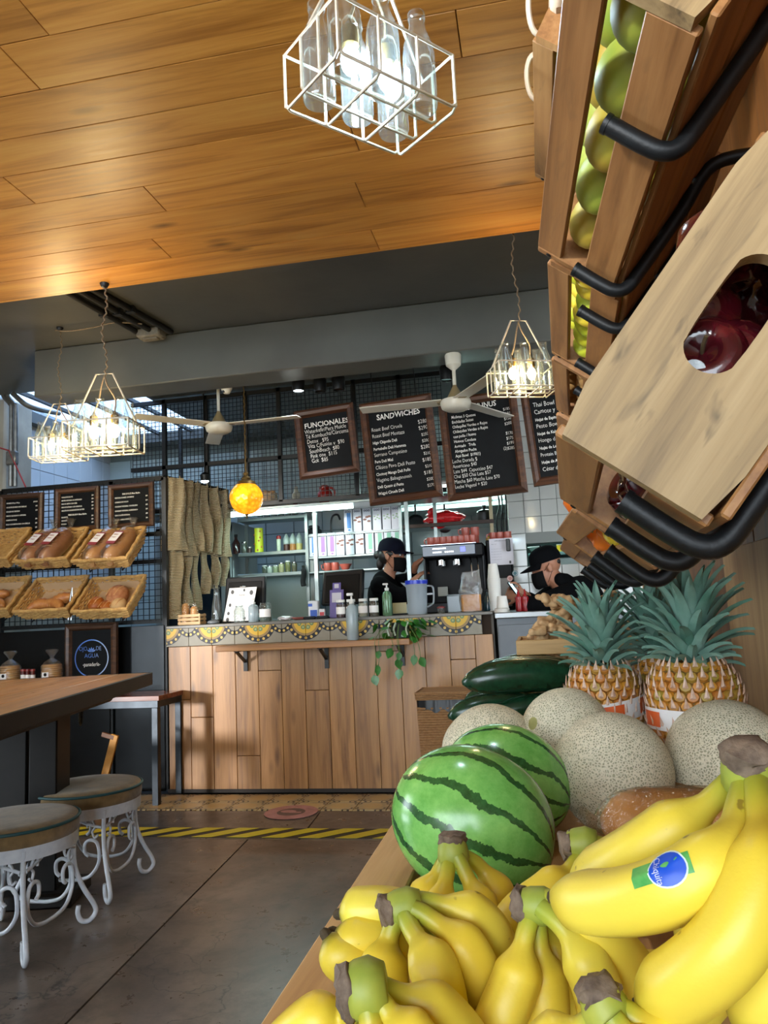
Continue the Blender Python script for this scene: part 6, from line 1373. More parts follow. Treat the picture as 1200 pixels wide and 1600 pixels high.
# things on the top shelf
SZ = zb-.019; YS = MY+.16
q = P(420, 778, Y=YS); t = thing('bread_tub', 'round pale wooden tub of rolls behind the mesh', 'tub', (q.x, YS, SZ)); MB().lathe([(0, 0), (.065, 0), (.07, .12), (.064, .12), (.06, .02)], 20).build('tub_body', M('tub wood', '#a98b68', '#c4a581', rough=.6, scale=20), t, 40)
for k in range(3): MB().sph((.03*math.cos(k*2.1), .03*math.sin(k*2.1), .125), (.032, .032, .024), 12, 8).build('roll', CRUST[1], t, 80)
q = P(463, 778, Y=YS); t = thing('sauce_bottle', 'pale bottle with red foot behind the mesh', 'bottle', (q.x, YS, SZ)); MB().lathe([(0, 0), (.035, 0), (.036, .09), (.016, .13), (.014, .16), (0, .165)], 16).build('bottle_body', M('cream plastic', '#b9b7a2', rough=.4), t, 60); MB().lathe([(.0365, .005), (.0365, .02)], 16, caps=False).build('red_ring', M('sauce red', '#8c1218'), t)
q = P(508, 776, Y=YS); t = thing('red_pitcher', 'red enamel pitcher with loop handle behind the mesh', 'pitcher', (q.x, YS, SZ)); RE = M('red enamel', '#9c2018', rough=.25)
MB().lathe([(0, 0), (.045, 0), (.062, .04), (.06, .085), (.042, .12), (.045, .135), (.04, .135)], 20).build('body', RE, t, 60); MB().tube([(.05+.03*math.cos(2*PI*k/16), 0, .085+.045*math.sin(2*PI*k/16)) for k in range(16)], .009, 8, True).build('handle', RE, t, 60); MB().sph((0, 0, .14), (.04, .04, .015), 14, 6).build('lid', RE, t, 60)
q = P(548, 778, Y=YS); t = thing('folded_cloth', 'pale folded cloth behind the mesh near the sandwich board', 'cloth', (q.x, YS, SZ)); MB().box((0, 0, .015), (.14, .12, .03), .012).build('fold', M('pale cloth', '#9fa9a6', rough=.9), t); MB().box((.01, 0, .04), (.11, .10, .02), .009).build('fold', M('pale cloth', '#9fa9a6'), t)
# shelf unit with cartons
SY = 6.25
def shelfz(px, py, Y=SY): return P(px, py, Y=Y).z
xl_, xm, xr_ = P(366, 860, Y=SY).x, P(480, 860, Y=SY).x, P(628, 860, Y=SY).x
t = thing('steel_shelf_unit', 'steel shelf unit full of drink cartons', 'shelf', (0, SY, 0)); zs1, zs2, zs3 = shelfz(590, 829), shelfz(560, 866), shelfz(540, 890)
for x in (xm, xr_):
    for y in (.0, .30): MB().box((x, y, 1.05), (.025, .025, 2.1)).build('post', SSM, t, smooth=0)
for z in (zs1, zs2, zs3, 1.10, 2.09): MB().box(((xm+xr_)/2, .15, z-.008), (xr_-xm, .30, .016), .002).build('shelf_board', SSM, t, smooth=0)
CWH = M('carton white', '#c3c4cc', rough=.45)
CC = {'blue': M('carton blue', '#2d6fb0', rough=.45), 'purple': M('carton purple', '#9a6aa6', rough=.45), 'brown': M('carton brown', '#6e3b26', rough=.45), 'green': M('carton green', '#6fa58c', rough=.45), 'leaf': M('carton leaf', '#7f9f74', rough=.45)}
CBOX = MB().box((0, 0, .098), (.072, .072, .196), .003).build('carton_body', CWH, mesh=True, smooth=0); CDOT = {}
for k, mm in CC.items():
    m = MB()
    if k in ('brown',):
        for x, z in ((-.018, .10), (.016, .085), (0, .12), (.02, .125)): m.sph((x, -.0364, z), (.016, .0006, .009), 10, 5, T=None)
    elif k == 'leaf':
        for x, z in ((-.02, .12), (.01, .13), (.02, .10), (-.012, .095), (.004, .11)): m.sph((x, -.0364, z), (.009, .0006, .006), 8, 5)
    else: m.box((.006, -.0364, .10), (.034, .001, .13)); m.sph((.006, -.0364, .02), (.012, .0006, .008), 8, 5)
    CDOT[k] = m.build('print', mm, mesh=True, smooth=0)
m = MB()
for x in (-.018, 0, .018): m.tube([(x+.0065*math.cos(2*PI*k/10), -.0364, .175+.0065*math.sin(2*PI*k/10)) for k in range(10)], .0022, 4, True)
CLOGO = m.build('brand_marks', M('carton ink', '#2c2d4a', rough=.5), mesh=True, smooth=0); CCAP = MB().cyl((0, .012, .197), (0, .012, .208), .012, n=10).build('cap', WPL, mesh=True)
ordn = ['first', 'second', 'third', 'fourth', 'fifth', 'sixth', 'seventh', 'eighth', 'ninth', 'tenth']
def cartons(row, z, items, word):
    for i, (px, k) in enumerate(items):
        q = P(px, 850, Y=SY+.04); t = thing('drink_carton', f'{ordn[i]} drink carton from the left on the {word} carton shelf, {k if k != "leaf" else "green dotted"} print', 'carton', (q.x, SY+.045, z+.001), R(0, 0, (i % 3-1)*2), 'drink cartons on the steel shelf')
        link('carton_body', CBOX, t); link('print', CDOT[k], t); link('brand_marks', CLOGO, t)
        if k == 'green': link('cap', CCAP, t)
cartons(0, zs1, [(547, 'blue'), (561, 'brown'), (576, 'brown'), (592, 'leaf'), (607, 'leaf'), (621, 'leaf')], 'upper')
cartons(1, zs2, [(491, 'blue'), (505, 'purple'), (519, 'purple'), (533, 'brown'), (548, 'brown'), (563, 'brown'), (579, 'green'), (594, 'green'), (608, 'green'), (621, 'green')], 'lower')
q = P(491, 826, Y=SY+.1); t = thing('card_printer', 'small black printer on the carton shelf beside the post', 'printer', (q.x, SY+.1, zs1+.001)); MB().box((0, 0, .03), (.11, .1, .06), .01).build('body', BPL, t); MB().box((0, 0, .075), (.08, .08, .03), .008).build('top_cover', DPL, t)
q = P(518, 826, Y=SY+.15); t = thing('bar_tap', 'black arched tap beside the first carton', 'tap', (q.x, SY+.15, zs1+.001)); MB().tube(spline([(0, 0, 0), (0, 0, .12), (.02, 0, .17), (.06, 0, .175), (.08, 0, .13)], 5), .009, 8).build('spout', BLK, t); MB().lathe([(0, 0), (.025, 0), (.022, .02), (0, .02)], 14).build('base', BLK, t)
MUGM = M('terracotta glaze', '#b05a4c', '#a24f42', rough=.3, scale=10)
MGB = MB().lathe([(0, 0), (.030, 0), (.036, .01), (.037, .075), (.034, .075), (.032, .012), (0, .010)], 18).build('mug_body', MUGM, mesh=True, smooth=50)
MGH = MB().tube(spline([(-.034, 0, .062), (-.056, 0, .058), (-.060, 0, .038), (-.052, 0, .02), (-.033, 0, .014)], 4), .0055, 7).build('mug_handle', MUGM, mesh=True, smooth=60)
def mug(loc, rz, label, group, sc=1):
    t = thing('mug', label, 'mug', loc, R(0, 0, rz), group); t.scale = (sc,)*3; link('mug_body', MGB, t); link('mug_handle', MGH, t)
for i, px in enumerate((512, 524)): mug((P(px, 888, Y=SY+.06).x, SY+.06, zs3+.001), 0, ['left', 'right'][i]+' terracotta mug on the shelf under the cartons', 'mugs under the cartons', .9)
q = P(540, 888, Y=SY+.07); t = thing('terracotta_bowl', 'terracotta bowl on the shelf under the cartons', 'bowl', (q.x, SY+.07, zs3+.001)); MB().lathe([(0, .006), (.025, 0), (.03, .006), (.055, .05), (.051, .05), (.028, .012), (0, .012)], 20).build('bowl_body', MUGM, t, 60); MB().lathe([(.022, 0), (.022, .004), (0, .004)], 14).build('foot', MUGM, t)
# left shelves on the back wall
t = thing('wall_shelves', 'three steel wall shelves with bottles and jars at the back left', 'shelf', (0, SY, 0)); za, zb_, zc_ = shelfz(420, 806), shelfz(420, 861), shelfz(420, 895)
for z, d in ((za, .22), (zb_, .24), (zc_, .30)): MB().box(((xl_+xm)/2, .16, z-.015), (xm-xl_-.04, d, .03), .003).build('shelf_board', SSM, t, smooth=0)
for x in (xl_+.01, xm-.04): MB().box((x, .28, 1.5), (.03, .03, 1.2)).build('wall_rail', SSM, t, smooth=0)
MB().box(((xl_+xm)/2, .22, 1.12), (xm-xl_-.04, .4, .05), .004).build('lower_worktop', SSM, t, smooth=0); MB().box(((xl_+xm)/2, .30, .55), (xm-xl_-.08, .2, 1.08)).build('lower_cabinet', SSM, t, smooth=0)
MB().box(((xl_+xm)/2, .31, (zc_+1.145)/2), (xm-xl_-.06, .012, zc_-1.145)).build('splash_panel', M('splash teal', '#9db8b4', rough=.25), t, smooth=0)
def sb(px, z, name, label, prof, mat, lid=None, cat='bottle', dy=.1, lidprof=None):
    q = P(px, 860, Y=SY+dy); t = thing(name, label, cat, (q.x, SY+dy, z+.001), group='bottles and jars on the back shelves'); MB().lathe(prof, 14).build('bottle_body', mat, t, 60)
    if lid: MB().lathe(lidprof, 12).build('lid', lid, t)
sb(369, zb_, 'brown_bottle', 'dark brown bottle at the left end of the middle back shelf', [(0, 0), (.036, 0), (.037, .09), (.014, .13), (.013, .16), (0, .16)], M('brown glass', '#2a1614', rough=.15), BPL, lidprof=[(.015, .15), (.015, .172), (0, .172)])
sb(382, zb_, 'small_jar', 'small glass jar beside the dark brown bottle', [(0, 0), (.026, 0), (.027, .08), (.02, .09), (0, .09)], M('jar murky', '#4c5148', rough=.2), STEEL, 'jar', lidprof=[(.023, .088), (.023, .102), (0, .102)])
sb(390, zb_, 'small_jar', 'short dark jar left of the yellow canister', [(0, 0), (.02, 0), (.021, .04), (0, .045)], M('jar dark', '#3a2c26', rough=.3), STEEL, 'jar', lidprof=[(.02, .044), (.02, .055), (0, .055)])
sb(405, zb_, 'canister', 'tall yellow-green canister with red spots', [(0, 0), (.038, 0), (.038, .205), (0, .206)], M('canister yellow', '#b6c21a', '#c8cc2a', rough=.4, scale=8), M('canister yellow', '#b6c21a'), 'canister', lidprof=[(.039, .2), (.039, .212), (0, .214)])
c = bpy.data.objects['canister']
for k in range(7): MB().sph((.036*math.sin(k*2.2), -.0375*math.cos(math.asin(max(-1, min(1, .9*math.sin(k*2.2))))), .02+.027*k), (.008, .002, .008), 8, 5).build('red_spot', M('canister red', '#b04a2a', rough=.5), c)
sb(436, zb_, 'salt_shaker', 'white shaker with red cap on the middle back shelf', [(0, 0), (.017, 0), (.019, .10), (.015, .11), (0, .11)], M('shaker white', '#b5c0a8', rough=.5), M('sauce red', '#8c1218'), 'shaker', lidprof=[(.02, .106), (.02, .13), (.01, .138), (0, .138)])
for i, (px, c1) in enumerate(((448, '#3a1c14'), (458, '#a5703a'), (468, '#b9ad6a'))):
    sb(px, zb_, 'squeeze_bottle', ['left dark', 'middle amber', 'right pale'][i]+' squeeze bottle on the middle back shelf', [(0, 0), (.027, 0), (.028, .06), (.027, .06), (0, .061)], M('sauce %d' % i, c1, rough=.3), THIN('squeeze film', '#d5e0da', .3, .08, .5, '#b4c2ba'), lidprof=[(.0285, .055), (.0285, .10), (.02, .12), (.004, .15), (0, .15)])
for i, (px, h, c1) in enumerate(((413, .07, '#3d463c'), (421, .065, '#8f9a90'), (430, .065, '#6f7a5c'), (439, .085, '#8b8a64'), (449, .10, '#5c5f3a'), (459, .085, '#4c4a38'))):
    sb(px, zc_, 'storage_jar', ordn[i]+' storage jar from the left on the lowest back shelf', [(0, 0), (.024, 0), (.025, h*.8), (.019, h*.9), (0, h*.9)], M('store %d' % i, c1, rough=.2), STEEL if i % 2 else WPL, 'jar', lidprof=[(.021, h*.88), (.021, h), (0, h)])
for i, px in enumerate(range(408, 474, 11)): sb(px, za, 'tumbler', ordn[i]+' glass tumbler from the left on the top back shelf', [(0, .001), (.026, 0), (.03, .07), (.028, .07), (.024, .006)], GLS, M('tumbler rim', '#aebdb8', rough=.2), 'glass', lidprof=[(.028, .07), (.0305, .07), (.0305, .074), (.028, .074)])
t = thing('black_apron', 'black cloth hanging from the end of the lowest back shelf', 'cloth', P(474, 895, Y=SY-.06)); m = MB(); m.tube(spline([(0, 0, .06), (.005, 0, 0), (-.005, 0, -.07), (0, 0, -.11)], 5), [.02]*3+[.035]*13, 10, sx=.6); m.build('cloth_fold', M('black cloth', '#0c0d0e', rough=.95), t, 60); MB().tube([(0, 0, .05), (0, .03, .09), (0, .05, .07)], .003, 6).build('hook', STEEL, t)
# fridge with dark glass
q = P(350, 850, Y=6.4); t = thing('glass_fridge', 'upright fridge with dark glass door behind the jute nets', 'fridge', (q.x-.28, 6.4, 0)); MB().box((0, .3, 1.02), (.74, .6, 2.0), .01).build('cabinet', M('fridge grey', '#8d9497', rough=.35, metal=.3), t)
for x in (-.31, .31): MB().box((x, -.02, 1.2), (.10, .04, 1.6), .006).build('door_frame', M('fridge grey', '#8d9497'), t)
for z in (.42, 1.97): MB().box((0, -.02, z), (.72, .04, .09), .006).build('door_frame', M('fridge grey', '#8d9497'), t)
MB().box((0, -.005, 1.2), (.54, .012, 1.5)).build('glass_pane', M('fridge glass', '#16202a', rough=.08), t); MB().box((.33, -.055, 1.2), (.02, .02, .4), .004).build('handle', STEEL, t)
# right hand kitchen shelf, bag, pots, hood
RY_ = 6.2; z = P(700, 818, Y=RY_).z; x0, x1 = P(630, 818, Y=RY_).x, P(772, 818, Y=RY_).x
t = thing('pan_shelf', 'steel shelf with wooden edge above the coffee machine', 'shelf', (0, RY_, z)); MB().box(((x0+x1)/2, .15, -.012), (x1-x0, .3, .018), .002).build('shelf_board', SSM, t); MB().box(((x0+x1)/2, -.006, -.004), (x1-x0, .012, .03), .002).build('wood_edge', WOOD('edge wood', '#2e2119', '#44322a', '#5a4436', 0, 1, .6, 0, .1), t)
for px in (680, 768): MB().box((P(px, 818, Y=RY_).x, .02, .12-.3), (.028, .028, .85+.6)).build('post', M('cream post', '#b5a684', rough=.6) if px == 768 else SSM, t, smooth=0)
q = P(694, 812, Y=RY_+.08); t = thing('red_plastic_bag', 'crumpled bright red plastic bag on the pan shelf', 'bag', (q.x, RY_+.1, z)); RB = M('red bag', '#c01218', '#d8262a', rough=.22, scale=9, bmp=.02, bscale=22)
MB().sph((0, 0, .055), (.16, .09, .062), 30, 18, fn=lambda d: 1+.25*noise.noise(d*2.6+Vector((3, 0, 0)))+.12*noise.noise(d*7)).build('bag_body', RB, t, 70); MB().tube(spline([(-.09, 0, .08), (-.115, 0, .115), (-.09, 0, .135), (-.07, 0, .125)], 4), [.035, .03, .028, .026, .025, .025, .025, .022, .02, .02, .018, .016, .01], 9).build('bag_knot', RB, t, 60); MB().sph((-.05, -.07, -.005), (.07, .03, .03), 12, 8, fn=lambda d: 1+.2*noise.noise(d*4)).build('bag_flap', RB, t, 60)
q = P(757, 808, Y=RY_+.1); t = thing('black_pot', 'black pot with lid at the right end of the pan shelf', 'pot', (q.x, RY_+.12, z-.002)); MB().lathe([(0, 0), (.06, 0), (.064, .01), (.064, .085), (0, .086)], 20).build('pot_body', BLK, t, 40); MB().lathe([(.067, .086), (.06, .1), (.015, .115), (.015, .14), (.02, .145), (0, .15)], 18).build('lid', BLK, t, 40)
for i, (px, py, r) in enumerate(((650, 818, .075), (696, 824, .06))):
    q = P(px, py, Y=RY_+.35); t = thing('frying_pan', ['large', 'small'][i]+' black frying pan hanging behind the pan shelf', 'pan', q, group='hanging pans'); MB().lathe([(0, .0), (r*.8, 0), (r, .03), (r*.97, .03), (r*.78, .006), (0, .006)], 24, T=TM((0, 0, 0), (80, 0, 0))).build('pan_body', BLK, t, 40); MB().bar((0, 0, r*.9), (0, .0, r+.14), .016, .008).build('handle', BLK, t)
t = thing('range_hood', 'pale steel range hood high at the back', 'hood', (P(700, 790, Y=7.0).x, 7.05, P(700, 800, Y=7.0).z)); m = MB(); m.prism([(-.75, -.3), (.75, -.3), (.75, .3), (-.75, .3)], 0, .14); m.build('hood_skirt', M('hood enamel', '#a9bdb9', rough=.3, metal=.2), t, smooth=0)
m = MB(); m.add([(-.75, -.3, .14), (.75, -.3, .14), (.75, .3, .14), (-.75, .3, .14), (-.35, .05, .5), (.35, .05, .5), (.35, .3, .5), (-.35, .3, .5)], [(0, 1, 5, 4), (1, 2, 6, 5), (2, 3, 7, 6), (3, 0, 4, 7), (4, 5, 6, 7)]); m.build('hood_slope', M('hood enamel', '#a9bdb9'), t, smooth=0); MB().box((0, -.302, .05), (1.4, .006, .015)).build('hood_lip', SSM, t, smooth=0); MB().box((0, .18, .75), (.5, .24, .52)).build('flue', M('hood enamel', '#a9bdb9'), t, smooth=0)
t = thing('cook_line', 'dark steel cooking range below the hood', 'stove', (P(700, 900, Y=6.9).x-.15, 7.02, 0)); MB().box((0, 0, .5), (1.0, .7, 1.0), .006).build('range_body', DST, t); MB().box((0, .33, 1.15), (1.0, .03, .3), .004).build('back_guard', SSM, t)
for x in (-.32, 0, .32): MB().lathe([(.09, 1.0), (.1, 1.0), (.1, 1.03), (.09, 1.03), (.09, 1.0)], 16, (x, 0, 0), caps=False).build('burner', BLK, t); MB().cyl((x, -.37, .9), (x, -.35, .9), .025).build('knob', BLK, t)
# ---- coffee machine on its back counter
KY = 5.78; bx0, bx1 = P(660, 900, Y=KY).x-.03, P(803, 900, Y=KY).x+.02
t = thing('back_counter', 'dark work counter carrying the coffee machine', 'counter', (0, KY, 0)); MB().box(((bx0+bx1)/2, .20, .55), (bx1-bx0, .46, 1.10)).build('cabinet', DST, t, smooth=0); MB().box(((bx0+bx1)/2, .20, 1.115), (bx1-bx0+.02, .50, .03), .004).build('worktop', SSM, t)
cz = 1.131; xc0, xc1 = P(662, 860, Y=KY).x, P(757, 860, Y=KY).x; w_ = xc1-xc0; top = P(700, 852, Y=KY).z-cz
t = thing('coffee_machine', 'black espresso machine with a lit control panel', 'coffee machine', ((xc0+xc1)/2, KY, cz))
MB().box((0, .25, top/2+.03), (w_, .26, top-.06), .01).build('rear_body', BPL, t); MB().box((0, .15, top-.05), (w_, .46, .10), .012).build('upper_body', BPL, t); MB().box((0, .12, .04), (w_, .40, .08), .01).build('drip_base', DPL, t)
for s in (-1, 1): MB().box((s*(w_/2-.01), .15, top/2), (.02, .42, top-.02), .006).build('side_panel', DPL, t)
MB().box((-.03, -.083, top-.045), (w_*.86, .006, .075), .003).build('control_panel', M('panel dark blue', '#1a2740', rough=.15), t); MB().box((-.03, -.082, top+.001), (w_*.9, .02, .008), .002).build('panel_trim', M('trim silver', '#b9c6d6', rough=.2, metal=.8), t)
LED = M('led white', '#ffffff', emit=(.9, .95, 1, 1), es=3); LBL = M('led blue', '#2a3cff', emit=(.12, .14, 1, 1), es=2.5)
for k in range(5):
    for s in (-.145, -.055): MB().sph((s+k*.014, -.087, top-.055), (.0055, .002, .006), 8, 5).build('button_light', LED, t)
MB().box((-.10, -.0868, top-.028), (.10, .002, .008)).build('brand_strip', LED, t); MB().box((.075, -.0868, top-.042), (.036, .002, .036), .001).build('blue_display', LBL, t)
for x in (-.10, .02): MB().lathe([(.036, 0), (.038, .0), (.036, .045), (.02, .05)], 16, (x, -.0, top-.155)).build('group_head', M('chrome', '#c3c8cc', rough=.12, metal=1), t); MB().tube([(x, 0, top-.15), (x, -.07, top-.16), (x, -.14, top-.17)], [.012, .011, .014], 8).build('portafilter_handle', BPL, t)
for x in (.12, .17): MB().tube(spline([(x, -.03, top-.1), (x+.01, -.07, top-.15), (x+.015, -.08, top-.25)], 4), .005, 7).build('steam_wand', M('chrome', '#c3c8cc'), t)
MB().box((-.10, -.0, .16), (.075, .01, .07), .002).build('tag', M('tag grey', '#8f948f', rough=.5), t)
# mugs on the machine
for i in range(8):
    px = 674+i*9.3; mug((P(px, 850, Y=KY+.03).x, KY+.02, cz+top+.003), 10*(i % 3), ordn[i]+' terracotta mug from the left on the coffee machine', 'mugs on the coffee machine', .85)
for i, px in enumerate((727, 742)): mug((P(px, 832, Y=KY+.10).x, KY+.12, cz+top+.003+.066), 0, ['left', 'right'][i]+' terracotta mug of the upper pair on the coffee machine', 'upper mugs on the coffee machine', .9)
for i, px in enumerate((727, 742)): mug((P(px, 845, Y=KY+.10).x, KY+.12, cz+top+.003), 0, ['left', 'right'][i]+' terracotta mug carrying the upper pair', 'upper mugs on the coffee machine', .86)
xg = P(780, 880, Y=KY).x; gt = P(780, 842, Y=KY).z-cz
t = thing('coffee_grinder', 'black grinder cabinet right of the coffee machine', 'grinder', (xg, KY, cz)); MB().box((0, .2, gt/2), (.19, .32, gt), .01).build('body', BPL, t); MB().box((.075, -.0, gt-.05), (.03, .06, .09), .004).build('side_bracket', BLK, t); MB().box((0, .03, gt*.25), (.15, .03, gt*.4), .004).build('front_panel', M('grinder grey', '#6d6a66', rough=.4, metal=.3), t)
for i, px in enumerate((770, 781, 793)): mug((P(px, 838, Y=KY+.1).x, KY+.14, cz+gt+.003), 180*(i % 2), ['left', 'middle', 'right'][i]+' terracotta cup on the grinder cabinet', 'cups on the grinder', .8)
t = thing('yellow_tray', 'yellow tray behind the cups on the grinder cabinet', 'tray', (xg, KY+.25, cz+gt+.003)); MB().box((0, 0, .02), (.2, .08, .04), .012).build('tray_body', M('yellow plastic', '#c9a41e', rough=.4), t); MB().box((0, -.0, .045), (.16, .05, .012), .005).build('tray_lid', M('yellow plastic', '#c9a41e'), t)
q = P(783, 861, Y=KY-.03); t = thing('paper_notice', 'white printed notice hanging on the grinder cabinet', 'notice', (q.x, KY+.03, q.z)); MB().box((0, 0, 0), (.175, .003, .20), .0005).build('sheet', M('notice paper', '#cfcbd2', rough=.6), t, smooth=0)
m = text_mesh([('AVISO IMPORTANTE', 0, .078, .012, 'CENTER', .01, .85), ('ORDEN · MESA', -.075, .055, .008, 'LEFT', 0, .8)]+[('lavar  limpiar  guardar  cerrar', -.075, .02-.02*i, .007, 'LEFT', 0, .9) for i in range(5)], 0, 1); m.v = [(x, -.0024, y) for x, y, z in m.v]; m.build('print', INK, t, smooth=0); MB().box((.06, -.0024, -.082), (.014, .001, .02)).build('stamp', INK, t, smooth=0)
for i, (px, py, c1) in enumerate(((797, 904, '#c98f86'), (805, 896, '#5a8a96'))):
    q = P(px, py, Y=KY+.03); t = thing('round_sticker', ['pink', 'teal'][i]+' round sticker on the grinder cabinet front', 'sticker', (q.x, KY+.008, q.z)); MB().lathe([(0, 0), (.022, 0), (.022, .002), (0, .002)], 18, T=TM((0, 0, 0), (90, 0, 0))).build('disc', M('sticker %d' % i, c1, rough=.5), t); MB().lathe([(.014, .0025), (.017, .0025)], 18, T=TM((0, 0, 0), (90, 0, 0)), caps=False).build('ring_print', LABW, t)
# cables near the post
t = thing('hanging_cables', 'black cables hanging beside the cream post', 'cable', (0, 0, 0))
for k, px in enumerate((778, 783, 789)): MB().tube(spline([P(px, 770, Y=6.35), P(px+2, 790, Y=6.35), P(px-2+2*k, 812, Y=6.35), P(px+k*2, 840, Y=6.35)], 5), .006, 6).build('cable', BPL, t)
# hatch contents
t = thing('hatch_shelf', 'teal shelf with pans and a yellow cup inside the hatch', 'shelf', P(880, 862, Y=6.9)); MB().box((0, .04, -.02), (.6, .33, .03), .004).build('shelf_board', M('hatch shelf teal', '#4c7a76', rough=.4), t); MB().box((.1, -.1, -.16), (.3, .02, .2), .004).build('microwave_front', M('appliance grey', '#6f8683', rough=.3), t)
t = thing('yellow_cup', 'yellow cup on the hatch shelf', 'cup', P(876, 862, Y=6.87)+Vector((0, 0, .0))); MB().lathe([(0, 0), (.028, 0), (.032, .06), (.03, .06), (.026, .005)], 14).build('cup_body', M('yellow plastic', '#c9a41e'), t, 50); MB().lathe([(.031, .058), (.034, .058), (.034, .064), (.031, .064)], 14, caps=False).build('rim', WPL, t)
t = thing('metal_bowl', 'pale bowl stacked on the hatch shelf', 'bowl', P(838, 864, Y=6.87)); MB().lathe([(0, 0), (.03, 0), (.07, .05), (.068, .05), (.03, .008), (0, .006)], 18).build('bowl_body', M('bowl pale', '#9aa39a', rough=.4), t, 60); MB().lathe([(.069, .048), (.074, .048), (.074, .054), (.069, .054)], 18, caps=False).build('rim', WPL, t)
# ================================================================ WICKER BIN
q = P(688, 1075, Y=4.55); bw = .30; tz = P(688, 1078, Y=4.55).z
t = thing('wicker_bin', 'tall wicker bin lined with a black bag against the counter', 'bin', (P(652, 1100, Y=4.40).x+.15, 4.55, 0)); WB = M('bin weave', '#8a6540', '#a67d52', rough=.7, scale=60)
def weave(z0, z1, w0, w1, n, nm):
    for k in range(n):
        f = k/(n-1); z = z0+(z1-z0)*f; a = (w0+(w1-w0)*f)/2; pts = []
        for (xa_, ya_), (xb_, yb_) in (((-a, -a), (a, -a)), ((a, -a), (a, a)), ((a, a), (-a, a)), ((-a, a), (-a, -a))):
            for i in range(14): u = i/14; x, y = xa_+(xb_-xa_)*u, ya_+(yb_-ya_)*u; o = .002*(1 if (i+k) % 2 else -1); L = math.hypot(x, y); pts.append((x+o*x/L, y+o*y/L, z))
        MB().tube(pts, (z1-z0)/n*.52, 5, True, sx=1).build(nm, WB, t)
weave(.01, tz-.085, .26, .30, 44, 'woven_strand')
MB().box((0, 0, tz/2-.05), (.255, .255, tz-.12)).build('inner_wall', M('bin inner', '#3a2a1a', rough=.9), t, smooth=0)
m = MB(); vs = []; n = 60
for i in range(n):
    a = 2*PI*i/n; ca, sa = math.cos(a), math.sin(a); k = (abs(ca)**8+abs(sa)**8)**(-1/8); j = .004*math.sin(i*2.4)
    vs += [((.157+j)*k*ca, (.157+j)*k*sa, tz-.10+.012*math.sin(i*1.3)), ((.159+j)*k*ca, (.159+j)*k*sa, tz-.04)]
m.add(vs, [(2*i, 2*((i+1) % n), 2*((i+1) % n)+1, 2*i+1) for i in range(n)]); m.build('black_bag', M('bin bag', '#0d0d0f', rough=.3), t, 60)
weave(tz-.036, tz, .315, .32, 5, 'lid_strand'); MB().box((0, 0, tz-.004), (.30, .30, .01), .003).build('lid_top', WB, t)
# ================================================================ PEOPLE
def caps(m, pts, n=12):
    "a tapering limb through (x,y,z,r) joints with rounded ends"
    for a in pts: m.sph(a[:3], a[3], n, 8)
    for a, b in zip(pts, pts[1:]): m.tube([a[:3], b[:3]], [a[3], b[3]], n)
    return m
def fuse(m, vox, name, mat, parent, smooth=6):
    ob = m.build('tmp', mat); md = ob.modifiers.new('r', 'REMESH'); md.mode = 'VOXEL'; md.voxel_size = vox
    sm = ob.modifiers.new('s', 'SMOOTH'); sm.factor = .5; sm.iterations = smooth
    dg = bpy.context.evaluated_depsgraph_get(); me = bpy.data.meshes.new_from_object(ob.evaluated_get(dg)); bpy.data.objects.remove(ob)
    me.materials.clear(); me.materials.append(mat); me.polygons.foreach_set('use_smooth', [True]*len(me.polygons)); me.name = name
    return link(name, me, parent)
SKIN = M('skin tan', '#a8745a', '#9a664c', rough=.5, scale=8); BLKC = M('black shirt', '#060708', '#0a0a0d', rough=.95, scale=12, spec=.1); CAPM = M('black cap', '#06070a', rough=.9, spec=.1); CAPN = M('navy cap', '#0a0d1c', rough=.9, spec=.15); MASK = M('black mask', '#050506', rough=.8, spec=.15); HAIR = M('dark hair', '#14100e', rough=.5); TROU = M('dark trousers', '#15171c', rough=.9)
def head(m, T):
    for c, r in (((-.012, 0, .03), (.098, .077, .097)), ((.028, 0, -.045), (.066, .058, .085)), ((.06, 0, -.10), (.03, .03, .022)), ((.07, 0, .03), (.024, .05, .016))): m.sph(c, r, 18, 12, T=T)
    m.sph((.094, 0, -.022), (.018, .013, .014), 10, 8, T=T); m.sph((.09, 0, .0), (.012, .009, .026), 10, 8, T=T)
    for s in (-1, 1): m.sph((-.008, s*.077, -.012), (.020, .010, .033), 10, 8, T=T); m.sph((.045, s*.045, -.03), (.03, .02, .03), 10, 8, T=T)
    m.sph((.085, 0, -.066), (.014, .024, .009), 10, 6, T=T)
